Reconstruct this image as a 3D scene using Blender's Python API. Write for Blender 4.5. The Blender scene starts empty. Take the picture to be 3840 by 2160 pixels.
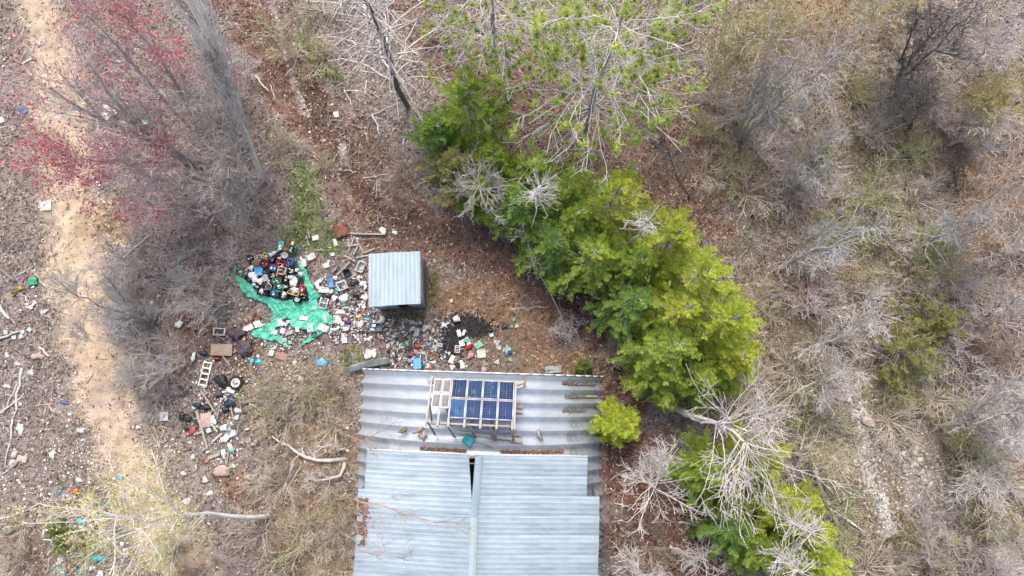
import bpy, math, random
import numpy as np
from mathutils import Matrix, Vector, Euler

rng = np.random.default_rng(7)
random.seed(7)
R = math.radians
sc = bpy.context.scene
COL = sc.collection

# ------------------------------------------------------------------ camera
H = 34.0                      # flying height of the drone (m)
FPX = 2566.0                  # focal length in pixels of the 3840 px wide frame
TILT = math.atan(320.0 / FPX)
cam_d = bpy.data.cameras.new('camera')
cam_d.sensor_width = 36.0
cam_d.lens = 36.0 * FPX / 3840.0
cam_d.clip_start = 0.1
cam_d.clip_end = 2000.0
cam = bpy.data.objects.new('camera', cam_d)
cam.location = (0, 0, H)
cam.rotation_euler = (TILT, 0, 0)
COL.objects.link(cam)
sc.camera = cam

# ------------------------------------------------------------------ sky, sun, exposure
SUN_EL, SUN_AZ = R(54), R(-10)          # sun stands towards +Y (top of the picture), a little to +X
w = bpy.data.worlds.new('World')
sc.world = w
w.use_nodes = True
wn = w.node_tree.nodes
bg = wn['Background']
sky = wn.new('ShaderNodeTexSky')
sky.sky_type = 'NISHITA'
sky.sun_disc = False
sky.sun_elevation = SUN_EL
sky.sun_rotation = SUN_AZ
sky.altitude = 300
sky.air_density = 0.7
sky.dust_density = 8.0
sky.ozone_density = 0.3
w.node_tree.links.new(sky.outputs[0], bg.inputs[0])
bg.inputs[1].default_value = 0.15
sun_d = bpy.data.lights.new('sun', 'SUN')
sun_d.energy = 0.95
sun_d.angle = R(24)
sun_d.color = (1.0, 0.97, 0.93)
sun = bpy.data.objects.new('sun', sun_d)
sdir = Vector((math.sin(SUN_AZ) * math.cos(SUN_EL), math.cos(SUN_AZ) * math.cos(SUN_EL), math.sin(SUN_EL)))
sun.rotation_euler = sdir.to_track_quat('Z', 'Y').to_euler()
sun.location = (0, 0, 60)
COL.objects.link(sun)
sc.view_settings.view_transform = 'Standard'
sc.view_settings.look = 'None'
sc.view_settings.gamma = 1.0
sc.view_settings.use_curve_mapping = False
sc.view_settings.exposure = 0.92
sc.cycles.use_denoising = True
sc.cycles.denoiser = 'OPENIMAGEDENOISE'
sc.cycles.denoising_input_passes = 'RGB_ALBEDO_NORMAL'
sc.cycles.denoising_prefilter = 'NONE'
sc.cycles.max_bounces = 6
sc.cycles.diffuse_bounces = 3
sc.cycles.glossy_bounces = 2
sc.cycles.transparent_max_bounces = 4
sc.cycles.caustics_reflective = False
sc.cycles.caustics_refractive = False

# ------------------------------------------------------------------ helpers
CT, ST = math.cos(TILT), math.sin(TILT)
def ray(px, py):
    x = (px - 1920.0) / FPX; y = -(py - 1080.0) / FPX
    return x, y * CT + ST, y * ST - CT
def gz(x, y):
    x = np.asarray(x, float); y = np.asarray(y, float)
    return (0.09 * np.sin(.31 * x + 1) * np.cos(.27 * y + .4) + 0.05 * np.sin(.83 * x + .5 * y)
            + 0.03 * np.sin(1.9 * x - 1.3 * y + 2) + 0.018 * np.sin(4.1 * x + 3.3 * y))
def P(px, py, z=None):
    """world point of a photograph pixel at height z above the datum (None: on the ground)"""
    dx, dy, dz = ray(px, py)
    zz = 0.0 if z is None else z
    for _ in range(3 if z is None else 1):
        t = (zz - H) / dz
        X, Y = dx * t, dy * t
        if z is None: zz = float(gz(X, Y))
    return np.array([X, Y, zz])
def PX(x, y):
    """pixel coordinates of ground points, arrays (used to lay out ground zones in metres)"""
    d = np.sqrt(x * 0 + 1)
    cx = x; cy = y * CT - (-H) * -ST * -1; cz = -(y * ST) + (-H) * CT
    cy = y * CT + (-H) * ST; cz = -y * ST + (-H) * CT
    return 1920 + FPX * cx / -cz, 1080 - FPX * cy / -cz

def lattice(ix, iy, seed):
    h = (ix.astype(np.int64) * 374761393 + iy.astype(np.int64) * 668265263 + seed * 974634) & 0x7fffffff
    h = ((h ^ (h >> 13)) * 1274126177) & 0x7fffffff
    h = h ^ (h >> 16)
    return (h & 0xffff) / 65535.0
def vnoise(x, y, s, seed=0):
    x = np.asarray(x, float) / s; y = np.asarray(y, float) / s
    ix = np.floor(x).astype(np.int64); iy = np.floor(y).astype(np.int64)
    fx = x - ix; fy = y - iy
    fx = fx * fx * (3 - 2 * fx); fy = fy * fy * (3 - 2 * fy)
    a = lattice(ix, iy, seed); b = lattice(ix + 1, iy, seed)
    c = lattice(ix, iy + 1, seed); d = lattice(ix + 1, iy + 1, seed)
    return (a * (1 - fx) + b * fx) * (1 - fy) + (c * (1 - fx) + d * fx) * fy
def fbm(x, y, s, seed=0, n=3):
    v = 0; a = 1; t = 0
    for i in range(n):
        v = v + a * vnoise(x, y, s / 2 ** i, seed + i * 17); t += a; a *= .5
    return v / t
LANDS = []; USED = set()
def where_label(prefix, px, py, fallback):
    """label that says where a small thing lies, by the nearest things one can find"""
    for nm, lx, ly in sorted(LANDS, key=lambda q: (q[1] - px) ** 2 + (q[2] - py) ** 2)[:7]:
        a = math.degrees(math.atan2(ly - py, px - lx)) % 360
        d = ['right of', 'upper right of', 'above', 'upper left of', 'left of', 'lower left of', 'below', 'lower right of'][int((a + 22.5) // 45) % 8]
        t = '%s %s the %s' % (prefix, d, nm)
        if t not in USED: USED.add(t); return t
    return fallback
def norm(v):
    return v / np.maximum(np.linalg.norm(v, axis=-1, keepdims=True), 1e-9)

# ------------------------------------------------------------------ materials (all procedural)
MATS = {}
def newmat(name):
    m = bpy.data.materials.new(name); m.use_nodes = True
    MATS[name] = m
    return m, m.node_tree.nodes, m.node_tree.links, m.node_tree.nodes['Principled BSDF']
def M(name, col, rough=.7, metal=0., var=.25, scale=6., bump=.25, col2=None, stretch=None, bscale=None, spec=.4, detail=6, orand=0.):
    if name in MATS: return MATS[name]
    m, n, l, b = newmat(name)
    tc = n.new('ShaderNodeTexCoord')
    mp = n.new('ShaderNodeMapping'); l.new(tc.outputs['Object'], mp.inputs[0])
    if stretch: mp.inputs['Scale'].default_value = stretch
    nz = n.new('ShaderNodeTexNoise'); nz.inputs['Scale'].default_value = scale; nz.inputs['Detail'].default_value = detail
    nz.inputs['Roughness'].default_value = .65
    l.new(mp.outputs[0], nz.inputs['Vector'])
    cr = n.new('ShaderNodeValToRGB')
    lo = [c * (1 - var) for c in col]; hi = list(col2) if col2 else [min(1, c * (1 + var)) for c in col]
    cr.color_ramp.elements[0].position = .3; cr.color_ramp.elements[1].position = .7
    cr.color_ramp.elements[0].color = (*lo, 1); cr.color_ramp.elements[1].color = (*hi, 1)
    l.new(nz.outputs[0], cr.inputs[0]); out = cr.outputs[0]
    if orand:
        oi = n.new('ShaderNodeObjectInfo'); mr = n.new('ShaderNodeMapRange'); mr.inputs[3].default_value = 1 - orand; mr.inputs[4].default_value = 1 + orand
        l.new(oi.outputs['Random'], mr.inputs[0]); vm = n.new('ShaderNodeVectorMath'); vm.operation = 'SCALE'
        l.new(out, vm.inputs[0]); l.new(mr.outputs[0], vm.inputs['Scale']); out = vm.outputs[0]
    l.new(out, b.inputs['Base Color'])
    b.inputs['Roughness'].default_value = rough; b.inputs['Metallic'].default_value = metal
    b.inputs['Specular IOR Level'].default_value = spec
    if bump:
        bp = n.new('ShaderNodeBump'); bp.inputs['Strength'].default_value = bump; bp.inputs['Distance'].default_value = .02
        n2 = n.new('ShaderNodeTexNoise'); n2.inputs['Scale'].default_value = bscale or scale * 3; n2.inputs['Detail'].default_value = 3
        l.new(mp.outputs[0], n2.inputs['Vector']); l.new(n2.outputs[0], bp.inputs['Height']); l.new(bp.outputs[0], b.inputs['Normal'])
    return m
def MA(name, rough=.9, trans=0., fine=60., amp=.35, bump=.0):
    """colour from the mesh's own colour attribute (the thing's real colour), with fine grain"""
    if name in MATS: return MATS[name]
    m, n, l, b = newmat(name)
    at = n.new('ShaderNodeAttribute'); at.attribute_name = 'Col'
    src = at.outputs['Color']
    if amp:
        tc = n.new('ShaderNodeTexCoord')
        nz = n.new('ShaderNodeTexNoise'); nz.inputs['Scale'].default_value = fine; nz.inputs['Detail'].default_value = 5; nz.inputs['Roughness'].default_value = .75
        l.new(tc.outputs['Object'], nz.inputs['Vector'])
        mr = n.new('ShaderNodeMapRange'); mr.inputs[1].default_value = .3; mr.inputs[2].default_value = .7
        mr.inputs[3].default_value = 1 - amp; mr.inputs[4].default_value = 1 + amp
        l.new(nz.outputs[0], mr.inputs[0])
        mx = n.new('ShaderNodeVectorMath'); mx.operation = 'SCALE'
        l.new(src, mx.inputs[0]); l.new(mr.outputs[0], mx.inputs['Scale']); src = mx.outputs[0]
        if bump:
            bp = n.new('ShaderNodeBump'); bp.inputs['Strength'].default_value = bump; bp.inputs['Distance'].default_value = .05
            l.new(nz.outputs[0], bp.inputs['Height']); l.new(bp.outputs[0], b.inputs['Normal'])
    l.new(src, b.inputs['Base Color'])
    b.inputs['Roughness'].default_value = rough
    b.inputs['Specular IOR Level'].default_value = .2
    if trans:
        tr = n.new('ShaderNodeBsdfTranslucent'); l.new(src, tr.inputs[0])
        ms = n.new('ShaderNodeMixShader'); ms.inputs[0].default_value = trans
        l.new(b.outputs[0], ms.inputs[1]); l.new(tr.outputs[0], ms.inputs[2])
        l.new(ms.outputs[0], n['Material Output'].inputs['Surface'])
    return m

# ------------------------------------------------------------------ objects
def tag(o, label=None, cat=None, group=None, kind=None):
    if label: o['label'] = label
    if cat: o['category'] = cat
    if group: o['group'] = group
    if kind: o['kind'] = kind
    return o
def thing(name, loc, rz=0., label=None, cat=None, group=None, rot=None):
    o = bpy.data.objects.new(name, None); o.empty_display_size = .2
    COL.objects.link(o); o.location = [float(c) for c in loc]
    o.rotation_euler = rot if rot is not None else (0, 0, rz)
    return tag(o, label, cat, group)
def npmesh(name, V, F, col=None, smooth=False):
    """V (n,3); F list of int arrays (m,3) / (m,4)"""
    me = bpy.data.meshes.new(name)
    if not isinstance(F, (list, tuple)): F = [F]
    F = [np.asarray(f, np.int64) for f in F if len(f)]
    loops = np.concatenate([f.ravel() for f in F]).astype(np.int32)
    tot = np.concatenate([np.full(len(f), f.shape[1]) for f in F]).astype(np.int32)
    st = np.concatenate([[0], np.cumsum(tot)[:-1]]).astype(np.int32)
    me.vertices.add(len(V)); me.vertices.foreach_set('co', np.asarray(V, np.float32).ravel())
    me.loops.add(len(loops)); me.loops.foreach_set('vertex_index', loops)
    me.polygons.add(len(tot)); me.polygons.foreach_set('loop_start', st); me.polygons.foreach_set('loop_total', tot)
    if smooth: me.polygons.foreach_set('use_smooth', np.ones(len(tot), bool))
    if col is not None:
        a = me.color_attributes.new('Col', 'FLOAT_COLOR', 'POINT')
        c4 = np.ones((len(V), 4), np.float32); c4[:, :3] = col
        a.data.foreach_set('color', c4.ravel())
    me.update(calc_edges=True)
    return me
def obj(name, me, mat=None, parent=None, loc=None, rot=None):
    o = bpy.data.objects.new(name, me); COL.objects.link(o)
    if mat is not None and len(me.materials) == 0: me.materials.append(mat)
    if parent is not None: o.parent = parent
    if loc is not None: o.location = [float(c) for c in loc]
    if rot is not None: o.rotation_euler = rot
    return o
class MB:
    def __init__(s): s.V = []; s.F = []; s.n = 0
    def add(s, V, F):
        V = np.asarray(V, float)
        s.V.append(V)
        for f in (F if isinstance(F, list) else [F]):
            s.F.append(np.asarray(f, int) + s.n)
        s.n += len(V); return s
    def box(s, c, d, rot=None):
        x, y, z = [k / 2 for k in d]
        V = np.array([[-x,-y,-z],[x,-y,-z],[x,y,-z],[-x,y,-z],[-x,-y,z],[x,-y,z],[x,y,z],[-x,y,z]])
        if rot is not None: V = V @ np.array(Euler(rot).to_matrix()).T
        return s.add(V + np.asarray(c, float), np.array([[0,3,2,1],[4,5,6,7],[0,1,5,4],[1,2,6,5],[2,3,7,6],[3,0,4,7]]))
    def bar(s, a, b, wd, hg):
        """rectangular bar from a to b"""
        a = np.asarray(a, float); b = np.asarray(b, float); d = b - a; L = np.linalg.norm(d)
        q = Vector(d).to_track_quat('X', 'Z').to_euler()
        return s.box((a + b) / 2, (L, wd, hg), q)
    def tube(s, pts, r, k=8, cap=True):
        pts = np.asarray(pts, float)[None]; rr = np.broadcast_to(np.asarray(r, float), (pts.shape[1],))[None]
        V, F = tubes(pts, rr, k)
        s.add(V, F)
        if cap:
            n = pts.shape[1]
            for base, rev in ((0, True), ((n - 1) * k, False)):
                idx = list(range(base, base + k)); idx = idx[::-1] if rev else idx
                s.F.append(np.array([[idx[0], idx[i], idx[i + 1]] for i in range(1, k - 1)]) + s.n - len(V))
        return s
    def loft(s, rings, cap0=True, cap1=True):
        k = len(rings[0]); V = np.concatenate(rings); F = []
        for i in range(len(rings) - 1):
            for j in range(k):
                F.append((i*k+j, i*k+(j+1)%k, (i+1)*k+(j+1)%k, (i+1)*k+j))
        fs = [np.array(F)]
        for flag, base, rev in ((cap0, 0, True), (cap1, (len(rings)-1)*k, False)):
            if flag:
                ii = [base + j for j in range(k)]; ii = ii[::-1] if rev else ii
                fs.append(np.array([[ii[0], ii[j], ii[j+1]] for j in range(1, k-1)]))
        return s.add(V, fs)
    def lathe(s, prof, k=16, cap0=False, cap1=False):
        a = np.arange(k) * 2 * math.pi / k
        return s.loft([np.stack([r*np.cos(a), r*np.sin(a), a*0+z], 1) for r, z in prof], cap0, cap1)
    def mesh(s, name='m', smooth=False, col=None):
        return npmesh(name, np.concatenate(s.V), s.F, smooth=smooth, col=col)
    def build(s, name, mat, parent=None, smooth=False, bevel=0, loc=None, rot=None):
        o = obj(name, s.mesh(name, smooth), mat, parent, loc, rot)
        if bevel:
            m = o.modifiers.new('bevel', 'BEVEL'); m.width = bevel; m.segments = 2; m.limit_method = 'ANGLE'
        return o
def tubes(pts, rad, k=3):
    """pts (N,n,3), rad (N,n) -> verts, quads"""
    N, n, _ = pts.shape
    T = np.empty_like(pts); T[:, 1:-1] = pts[:, 2:] - pts[:, :-2] if n > 2 else 0
    T[:, 0] = pts[:, 1] - pts[:, 0]; T[:, -1] = pts[:, -1] - pts[:, -2]
    T = norm(T)
    ref = np.tile(np.array([0.31, 0.17, 0.93]), (N, n, 1))
    bad = np.abs((T * ref).sum(-1)) > .93; ref[bad] = (1, .1, 0)
    A = norm(np.cross(T, ref)); B = np.cross(T, A)
    ang = np.arange(k) * 2 * math.pi / k
    V = pts[:, :, None] + rad[:, :, None, None] * (np.cos(ang)[None, None, :, None] * A[:, :, None] + np.sin(ang)[None, None, :, None] * B[:, :, None])
    V = V.reshape(-1, 3)
    base = (np.arange(N) * n * k)[:, None, None] + (np.arange(n - 1) * k)[None, :, None]
    j = np.arange(k); j2 = (j + 1) % k
    F = np.stack([base + j, base + j2, base + k + j2, base + k + j], -1).reshape(-1, 4)
    return V, F
def rrect(wd, ln, r, z, seg=4):
    pts = []
    for cx, cy, a0 in ((wd/2-r, ln/2-r, 0), (-wd/2+r, ln/2-r, 90), (-wd/2+r, -ln/2+r, 180), (wd/2-r, -ln/2+r, 270)):
        for i in range(seg + 1):
            a = R(a0 + 90 * i / seg); pts.append((cx + r*math.cos(a), cy + r*math.sin(a), z))
    return np.array(pts)
def quads(C, U, W):
    """flat quads with centre C, half axes U and W (n,3)"""
    V = np.stack([C - U - W, C + U - W, C + U + W, C - U + W], 1).reshape(-1, 3)
    return V, np.arange(len(C) * 4).reshape(-1, 4)
def rnd_unit(n, up=0.):
    v = rng.normal(size=(n, 3)); v[:, 2] += up
    return norm(v)
# ------------------------------------------------------------------ ground
# real soil colours by place: (polyline in photo pixels, half width px, colour, strength)
SAND = (.43, .345, .25); LITTER = (.215, .180, .160); REDB = (.155, .088, .064); DARK = (.085, .052, .040)
TAN = (.235, .150, .090); GREY = (.225, .188, .168); ROCK = (.42, .39, .365); ASH = (.018, .018, .020)
GREEN = (.13, .17, .055); OLIVE = (.19, .165, .09); ORNG = (.27, .155, .06); PINK = (.235, .165, .15)
ZONES = [
 ([(2700, 0), (3100, 600), (3300, 1200), (3500, 2200)], 620, OLIVE, .55),
 ([(3840, 300), (3800, 1200), (3850, 2200)], 260, PINK, .7),
 ([(2900, 600), (3100, 820), (3000, 1000)], 170, PINK, .6),
 ([(0, 0), (20, 700), (60, 1300), (90, 1800), (180, 2300)], 150, GREY, .9),
 ([(1000, 1500), (1180, 1600), (1200, 2200)], 190, (.25, .19, .125), .8),
 ([(880, -60), (1000, 150), (1180, 400), (1260, 560), (1350, 690), (1500, 860), (1750, 930), (1950, 1020), (2100, 1150)], 120, REDB, .9),
 ([(1190, 330), (1230, 480), (1330, 660), (1420, 790), (1560, 860), (1680, 880)], 45, DARK, .75),
 ([(1650, 60), (1950, 350), (2050, 450), (2450, 620), (2600, 800)], 190, REDB, .8),
 ([(2200, 1130), (2350, 1380), (2320, 1750), (2400, 1900), (2600, 2100)], 150, (.14, .072, .055), .95),
 ([(1640, 1120), (1850, 1180), (2000, 1280), (2150, 1370)], 105, TAN, .85),
 ([(760, 1280), (900, 1300), (880, 1450), (760, 1560)], 85, (.125, .075, .058), .75),
 ([(130, -100), (190, 200), (235, 500), (255, 800), (300, 1050), (340, 1250), (400, 1500), (480, 1750), (600, 2000), (760, 2250), (800, 2500)], 122, SAND, 1.),
 ([(330, 1120), (390, 1300), (420, 1420)], 60, (.43, .32, .21), .6),
 ([(650, 300), (500, 120), (300, 20)], 75, (.33, .25, .17), .6),
 ([(300, 840), (420, 820), (460, 860)], 60, (.33, .23, .11), .6),
 ([(1020, 10), (1075, 230), (1110, 330), (1150, 430)], 13, (.34, .30, .28), .6),
 ([(1285, 545), (1290, 600)], 16, ROCK, .6),
 ([(2985, 120), (2985, 480)], 28, (.40, .33, .30), .75),
 ([(3120, 360), (3160, 520)], 26, ROCK, .6),
 ([(3050, 650), (3120, 640), (3100, 720)], 45, (.36, .31, .30), .6),
 ([(3160, 1420), (3225, 1560), (3250, 1720), (3290, 1850), (3330, 1980)], 30, (.48, .48, .45), 1.),
 ([(3370, 1660), (3440, 1780), (3520, 1950)], 100, (.30, .265, .25), .7),
 ([(3790, 1480), (3850, 1650)], 70, (.42, .41, .40), .8),
 ([(3740, 2020), (3780, 2130)], 40, ROCK, .7),
 ([(3080, 1080), (3180, 1040)], 60, (.25, .19, .05), .7),
 ([(2990, 130), (3050, 60)], 150, ORNG, .4),
 ([(3700, 800), (3780, 850)], 110, ORNG, .6),
 ([(3020, 1110), (3000, 1140)], 45, (.24, .105, .065), .8),
 ([(1130, 640), (1150, 760), (1120, 860), (1230, 900)], 62, GREEN, .8),
 ([(1130, 150), (1160, 210), (1260, 290)], 35, GREEN, .75),
 ([(1370, 1345), (1320, 1340)], 45, GREEN, .5),
 ([(1620, 1120), (1640, 1030)], 26, (.10, .13, .05), .7),
 ([(1490, 1200), (1560, 1190)], 30, (.15, .17, .05), .7),
 ([(1240, 1190), (1450, 1240), (1650, 1260), (1880, 1330)], 85, (.17, .125, .10), .7),
 ([(1690, 1300), (1690, 1240), (1720, 1215), (1800, 1225)], 40, ASH, 1.),
 ([(880, 1820), (930, 1870)], 60, (.20, .10, .05), .6),
 ([(30, 2030), (150, 2120)], 90, (.20, .125, .09), .7),
]
def seg_dist(x, y, pl):
    d = np.full(x.shape, 1e9)
    for (ax, ay), (bx, by) in zip(pl[:-1], pl[1:]):
        vx, vy = bx - ax, by - ay; L = vx * vx + vy * vy
        t = np.clip(((x - ax) * vx + (y - ay) * vy) / L, 0, 1)
        d = np.minimum(d, np.hypot(x - ax - t * vx, y - ay - t * vy))
    return d
def soil(x, y):
    """soil colour at ground points"""
    px, py = PX(x, y)
    n1 = fbm(x, y, 1.6, 3); n2 = fbm(x, y, .5, 9); n3 = fbm(x, y, 5., 21)
    c = np.empty(x.shape + (3,)); c[:] = LITTER
    c += (n3[..., None] - .5) * np.array([.06, .05, .03])
    for pl, hw, colr, st in ZONES:
        d = seg_dist(px, py, pl)
        d = d + (n1 - .5) * hw * (1.5 if colr != SAND else .8) + (n2 - .5) * hw * (1.1 if colr != SAND else .5)
        a = np.clip((hw * 1.2 - d) / (hw * .7), 0, 1); a = a * a * (3 - 2 * a) * st
        c = c * (1 - a[..., None]) + np.array(colr) * a[..., None]
    c = c * (0.60 + .80 * fbm(x, y, .28, 33, 2))[..., None]
    c = c * .9 + .1 * c.mean(-1, keepdims=True)
    return np.clip(c, .008, .8)
xs = np.concatenate([-np.geomspace(600, 31, 24), np.arange(-30.5, 30.6, .13), np.geomspace(31, 600, 24)])
ys = np.concatenate([-np.geomspace(600, 15, 24), np.arange(-14.6, 22.1, .13), np.geomspace(22.6, 600, 24)])
gx, gy = np.meshgrid(xs, ys)
inner = (np.abs(gx) < 31) & (gy > -15) & (gy < 22.5)
zz = gz(gx, gy) + np.where(inner, (fbm(gx, gy, .45, 5) - .5) * .10, 0)
far = np.maximum(np.hypot(gx, gy) - 45, 0)
zz = np.where(far > 0, zz * np.exp(-far / 60), zz)
sc_ = soil(gx, gy)
ny, nx = gx.shape
idx = np.arange(nx * ny).reshape(ny, nx)
F = np.stack([idx[:-1, :-1], idx[:-1, 1:], idx[1:, 1:], idx[1:, :-1]], -1).reshape(-1, 4)
ground = obj('ground', npmesh('ground', np.stack([gx, gy, zz], -1).reshape(-1, 3), F, col=sc_.reshape(-1, 3), smooth=True), MA('soil', .95, 0, 22., .4, .6))
tag(ground, kind='structure')

# ---- what lies on the ground in masses nobody could count
def scatter(n, keep):
    x = rng.uniform(-27.5, 27.5, n); y = rng.uniform(-11.5, 20.5, n)
    px, py = PX(x, y)
    k = keep(px, py, x, y) > rng.random(n)
    return x[k], y[k]
def on_track(px, py): return np.clip(1.4 - seg_dist(px, py, ZONES[11][0]) / 95., 0, 1)
def rect(px, py, a, b, c, d): return (px > a) & (px < c) & (py > b) & (py < d)
HUTR = lambda px, py: rect(px, py, 1390, 1430, 2220, 2300) | (seg_dist(px, py, [(1690, 1300), (1690, 1240), (1720, 1215), (1800, 1225)]) < 42)
def leaf_keep(px, py, x, y):
    return np.where(HUTR(px, py), 0, (1 - .9 * on_track(px, py)) * (.45 + .75 * fbm(x, y, 1.1, 71)))
x, y = scatter(190000, leaf_keep); n = len(x)
Cc = np.stack([x, y, gz(x, y) + (fbm(x, y, .45, 5) - .5) * .1 + .012 + rng.random(n) * .02], 1)
nrm = rnd_unit(n, 2.2); U = norm(np.cross(nrm, rnd_unit(n))); W = np.cross(nrm, U)
s = rng.uniform(.02, .058, n)[:, None]
V, F = quads(Cc, U * s * rng.uniform(.9, 1.7, (n, 1)), W * s * .62)
base = soil(x, y); f = rng.choice([.35, .6, .9, 1.2, 1.6, 2.3], n, p=[.22, .2, .16, .16, .16, .10])[:, None]
lc = np.clip(base * f + rng.normal(0, .012, (n, 3)), .01, .62)
gl = rng.random(n) < .12; lc[gl] = np.array([.47, .44, .42]) * rng.uniform(.6, 1.05, (gl.sum(), 1))
o = obj('leaf_litter', npmesh('leaf_litter', V, F, col=np.repeat(lc, 4, 0)), MA('litter', .9, 0, 60, 0))
tag(o, 'brown and grey dead leaves and chips covering the forest floor', 'leaf litter', kind='stuff')

def lines(x, y, L, r, lift, bend=.25, k=3, npt=4, vert=.15):
    n = len(x)
    a = rng.uniform(0, 2 * math.pi, n); d = np.stack([np.cos(a), np.sin(a), rng.normal(0, vert, n)], 1)
    p = np.stack([x, y, gz(x, y) + lift], 1); pts = [p]
    for i in range(npt - 1):
        d = norm(d + rng.normal(0, bend, (n, 3)) * np.array([1, 1, .3])); p = p + d * (L / (npt - 1))[:, None]
        p[:, 2] = np.maximum(p[:, 2], gz(p[:, 0], p[:, 1]) + .01); pts.append(p)
    pts = np.stack(pts, 1)
    rad = r[:, None] * np.linspace(1, .5, npt)[None]
    return tubes(pts, rad, k)
def stick_keep(px, py, x, y):
    d = .35 + .9 * fbm(x, y, 2.2, 88)
    d = d * (1 - .85 * on_track(px, py))
    d = np.where(rect(px, py, 1200, 250, 1600, 700), d * 2.2, d)
    d = np.where((px < 230) & (py > 300), d * 1.5, d)
    return np.where(HUTR(px, py), 0, d * .6)
x, y = scatter(52000, stick_keep); n = len(x)
L = rng.gamma(2., .17, n) + .1; r = rng.uniform(.006, .014, n)
V, F = lines(x, y, L, r, .03, npt=3)
wc = np.where(rng.random((n, 1)) < .5, np.array([[.47, .44, .42]]), np.array([[.22, .18, .16]])) * rng.uniform(.6, 1.25, (n, 1))
o = obj('fallen_twigs', npmesh('fallen_twigs', V, F, col=np.repeat(wc, 9, 0)), MA('twigs', .9, 0, 40, .2))
tag(o, 'grey and brown fallen twigs strewn over the forest floor', 'twigs', kind='stuff')

def big_keep(px, py, x, y):
    a = rect(px, py, 1230, 200, 1590, 690) * .85 * (vnoise(x, y, 1., 3) > .35); b = ((px < 200) & (py > 850)) * .5 + ((px < 130) & (py <= 850)) * .12 + rect(px, py, 180, 1900, 520, 2160) * .25
    c = rect(px, py, 2300, 1400, 2700, 2160) * .12 + (px > 2700) * .07 + rect(px, py, 560, 900, 1000, 1400) * .12 + rect(px, py, 1600, 100, 2600, 800) * .12
    return np.where(HUTR(px, py), 0, a + b + c)
x, y = scatter(11000, big_keep); n = len(x)
V, F = lines(x, y, rng.gamma(2.2, .22, n) + .15, rng.uniform(.009, .024, n), .04, .2, 4, 4)
wc = np.array([[.50, .47, .445]]) * rng.uniform(.5, 1.15, (n, 1))
o = obj('fallen_sticks', npmesh('fallen_sticks', V, F, col=np.repeat(wc, 16, 0)), MA('twigs'))
tag(o, 'pale broken sticks and wood debris heaped on the ground', 'sticks', kind='stuff')
def dry_keep(px, py, x, y):
    a = np.clip(1.3 - seg_dist(px, py, [(1640, 1120), (1850, 1180), (2000, 1280), (2150, 1380)]) / 130., 0, 1)
    b = np.clip(1.2 - seg_dist(px, py, [(1050, 1420), (1230, 1560), (1180, 2160)]) / 190., 0, 1) * .7
    c = np.clip(1.2 - seg_dist(px, py, [(2900, 700), (3250, 1000), (3400, 1400), (3650, 1900)]) / 420., 0, 1) * .55 * fbm(x, y, 1.5, 4)
    d = np.clip(1.2 - seg_dist(px, py, [(3200, 100), (3400, 400), (2700, 300)]) / 260., 0, 1) * .4
    e = np.clip(1.2 - seg_dist(px, py, [(30, 2000), (200, 2100)]) / 120., 0, 1) * .6
    return np.where(HUTR(px, py), 0, np.maximum.reduce([a, b, c, d, e]))
x, y = scatter(70000, dry_keep); n = len(x)
V, F = lines(x, y, rng.uniform(.25, .75, n), rng.uniform(.006, .011, n), .05, .45, vert=.3, npt=3)
wc = np.where((x > -8)[:, None] & (x < 4)[:, None], np.array([[.37, .26, .15]]), np.array([[.42, .35, .24]])) * rng.uniform(.55, 1.35, (n, 1)) + rng.normal(0, .015, (n, 3))
o = obj('dry_grass', npmesh('dry_grass', V, F, col=np.repeat(np.clip(wc, .02, 1), 9, 0)), MA('twigs'))
tag(o, 'matted tan dry grass and bramble stems on the ground', 'dry grass', kind='stuff')

def green_keep(px, py, x, y):
    g = [((1130, 640), (1150, 760), (1120, 860), (1230, 900)), ((1130, 150), (1160, 210)), ((1240, 270), (1265, 300)),
         ((1370, 1345), (1320, 1340)), ((1620, 1130), (1640, 1000)), ((1470, 1180), (1560, 1190)), ((240, 1790), (260, 1810)),
         ((2440, 1370), (2460, 1390)), ((3210, 500), (3215, 540)), ((3450, 950), (3460, 980)), ((3600, 1700), (3650, 1960)), ((3700, 1000), (3730, 1080))]
    wd = [62, 24, 30, 45, 24, 30, 32, 36, 22, 60, 80, 50]
    d = np.zeros(px.shape)
    for pl, hw in zip(g, wd): d = np.maximum(d, np.clip(1.3 - seg_dist(px, py, pl) / hw, 0, 1))
    weak = (px > 2500) * .10 * fbm(x, y, 1.3, 5) ** 2 * 3 + rect(px, py, 0, 650, 260, 1000) * .05
    return np.where(HUTR(px, py), 0, np.maximum(d, weak))
x, y = scatter(150000, green_keep); n = len(x)
Cc = np.stack([x, y, gz(x, y) + rng.uniform(.03, .14, n)], 1)
nrm = rnd_unit(n, .8); U = norm(np.cross(nrm, rnd_unit(n))); W = np.cross(nrm, U); s = rng.uniform(.015, .04, n)[:, None]
V, F = quads(Cc, U * s * 1.7, W * s * .6)
gc = np.array([[.16, .24, .05]]) * rng.uniform(.5, 1.5, (n, 1)) * np.array([1, 1, 1]) + rng.random((n, 1)) * np.array([[.06, .03, 0]])
o = obj('green_ground_cover', npmesh('green_ground_cover', V, F, col=np.repeat(gc, 4, 0)), MA('leaf', .7, .4, 40, 0))
tag(o, 'fresh green weeds and grass growing in patches', 'weeds', kind='stuff')
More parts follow.
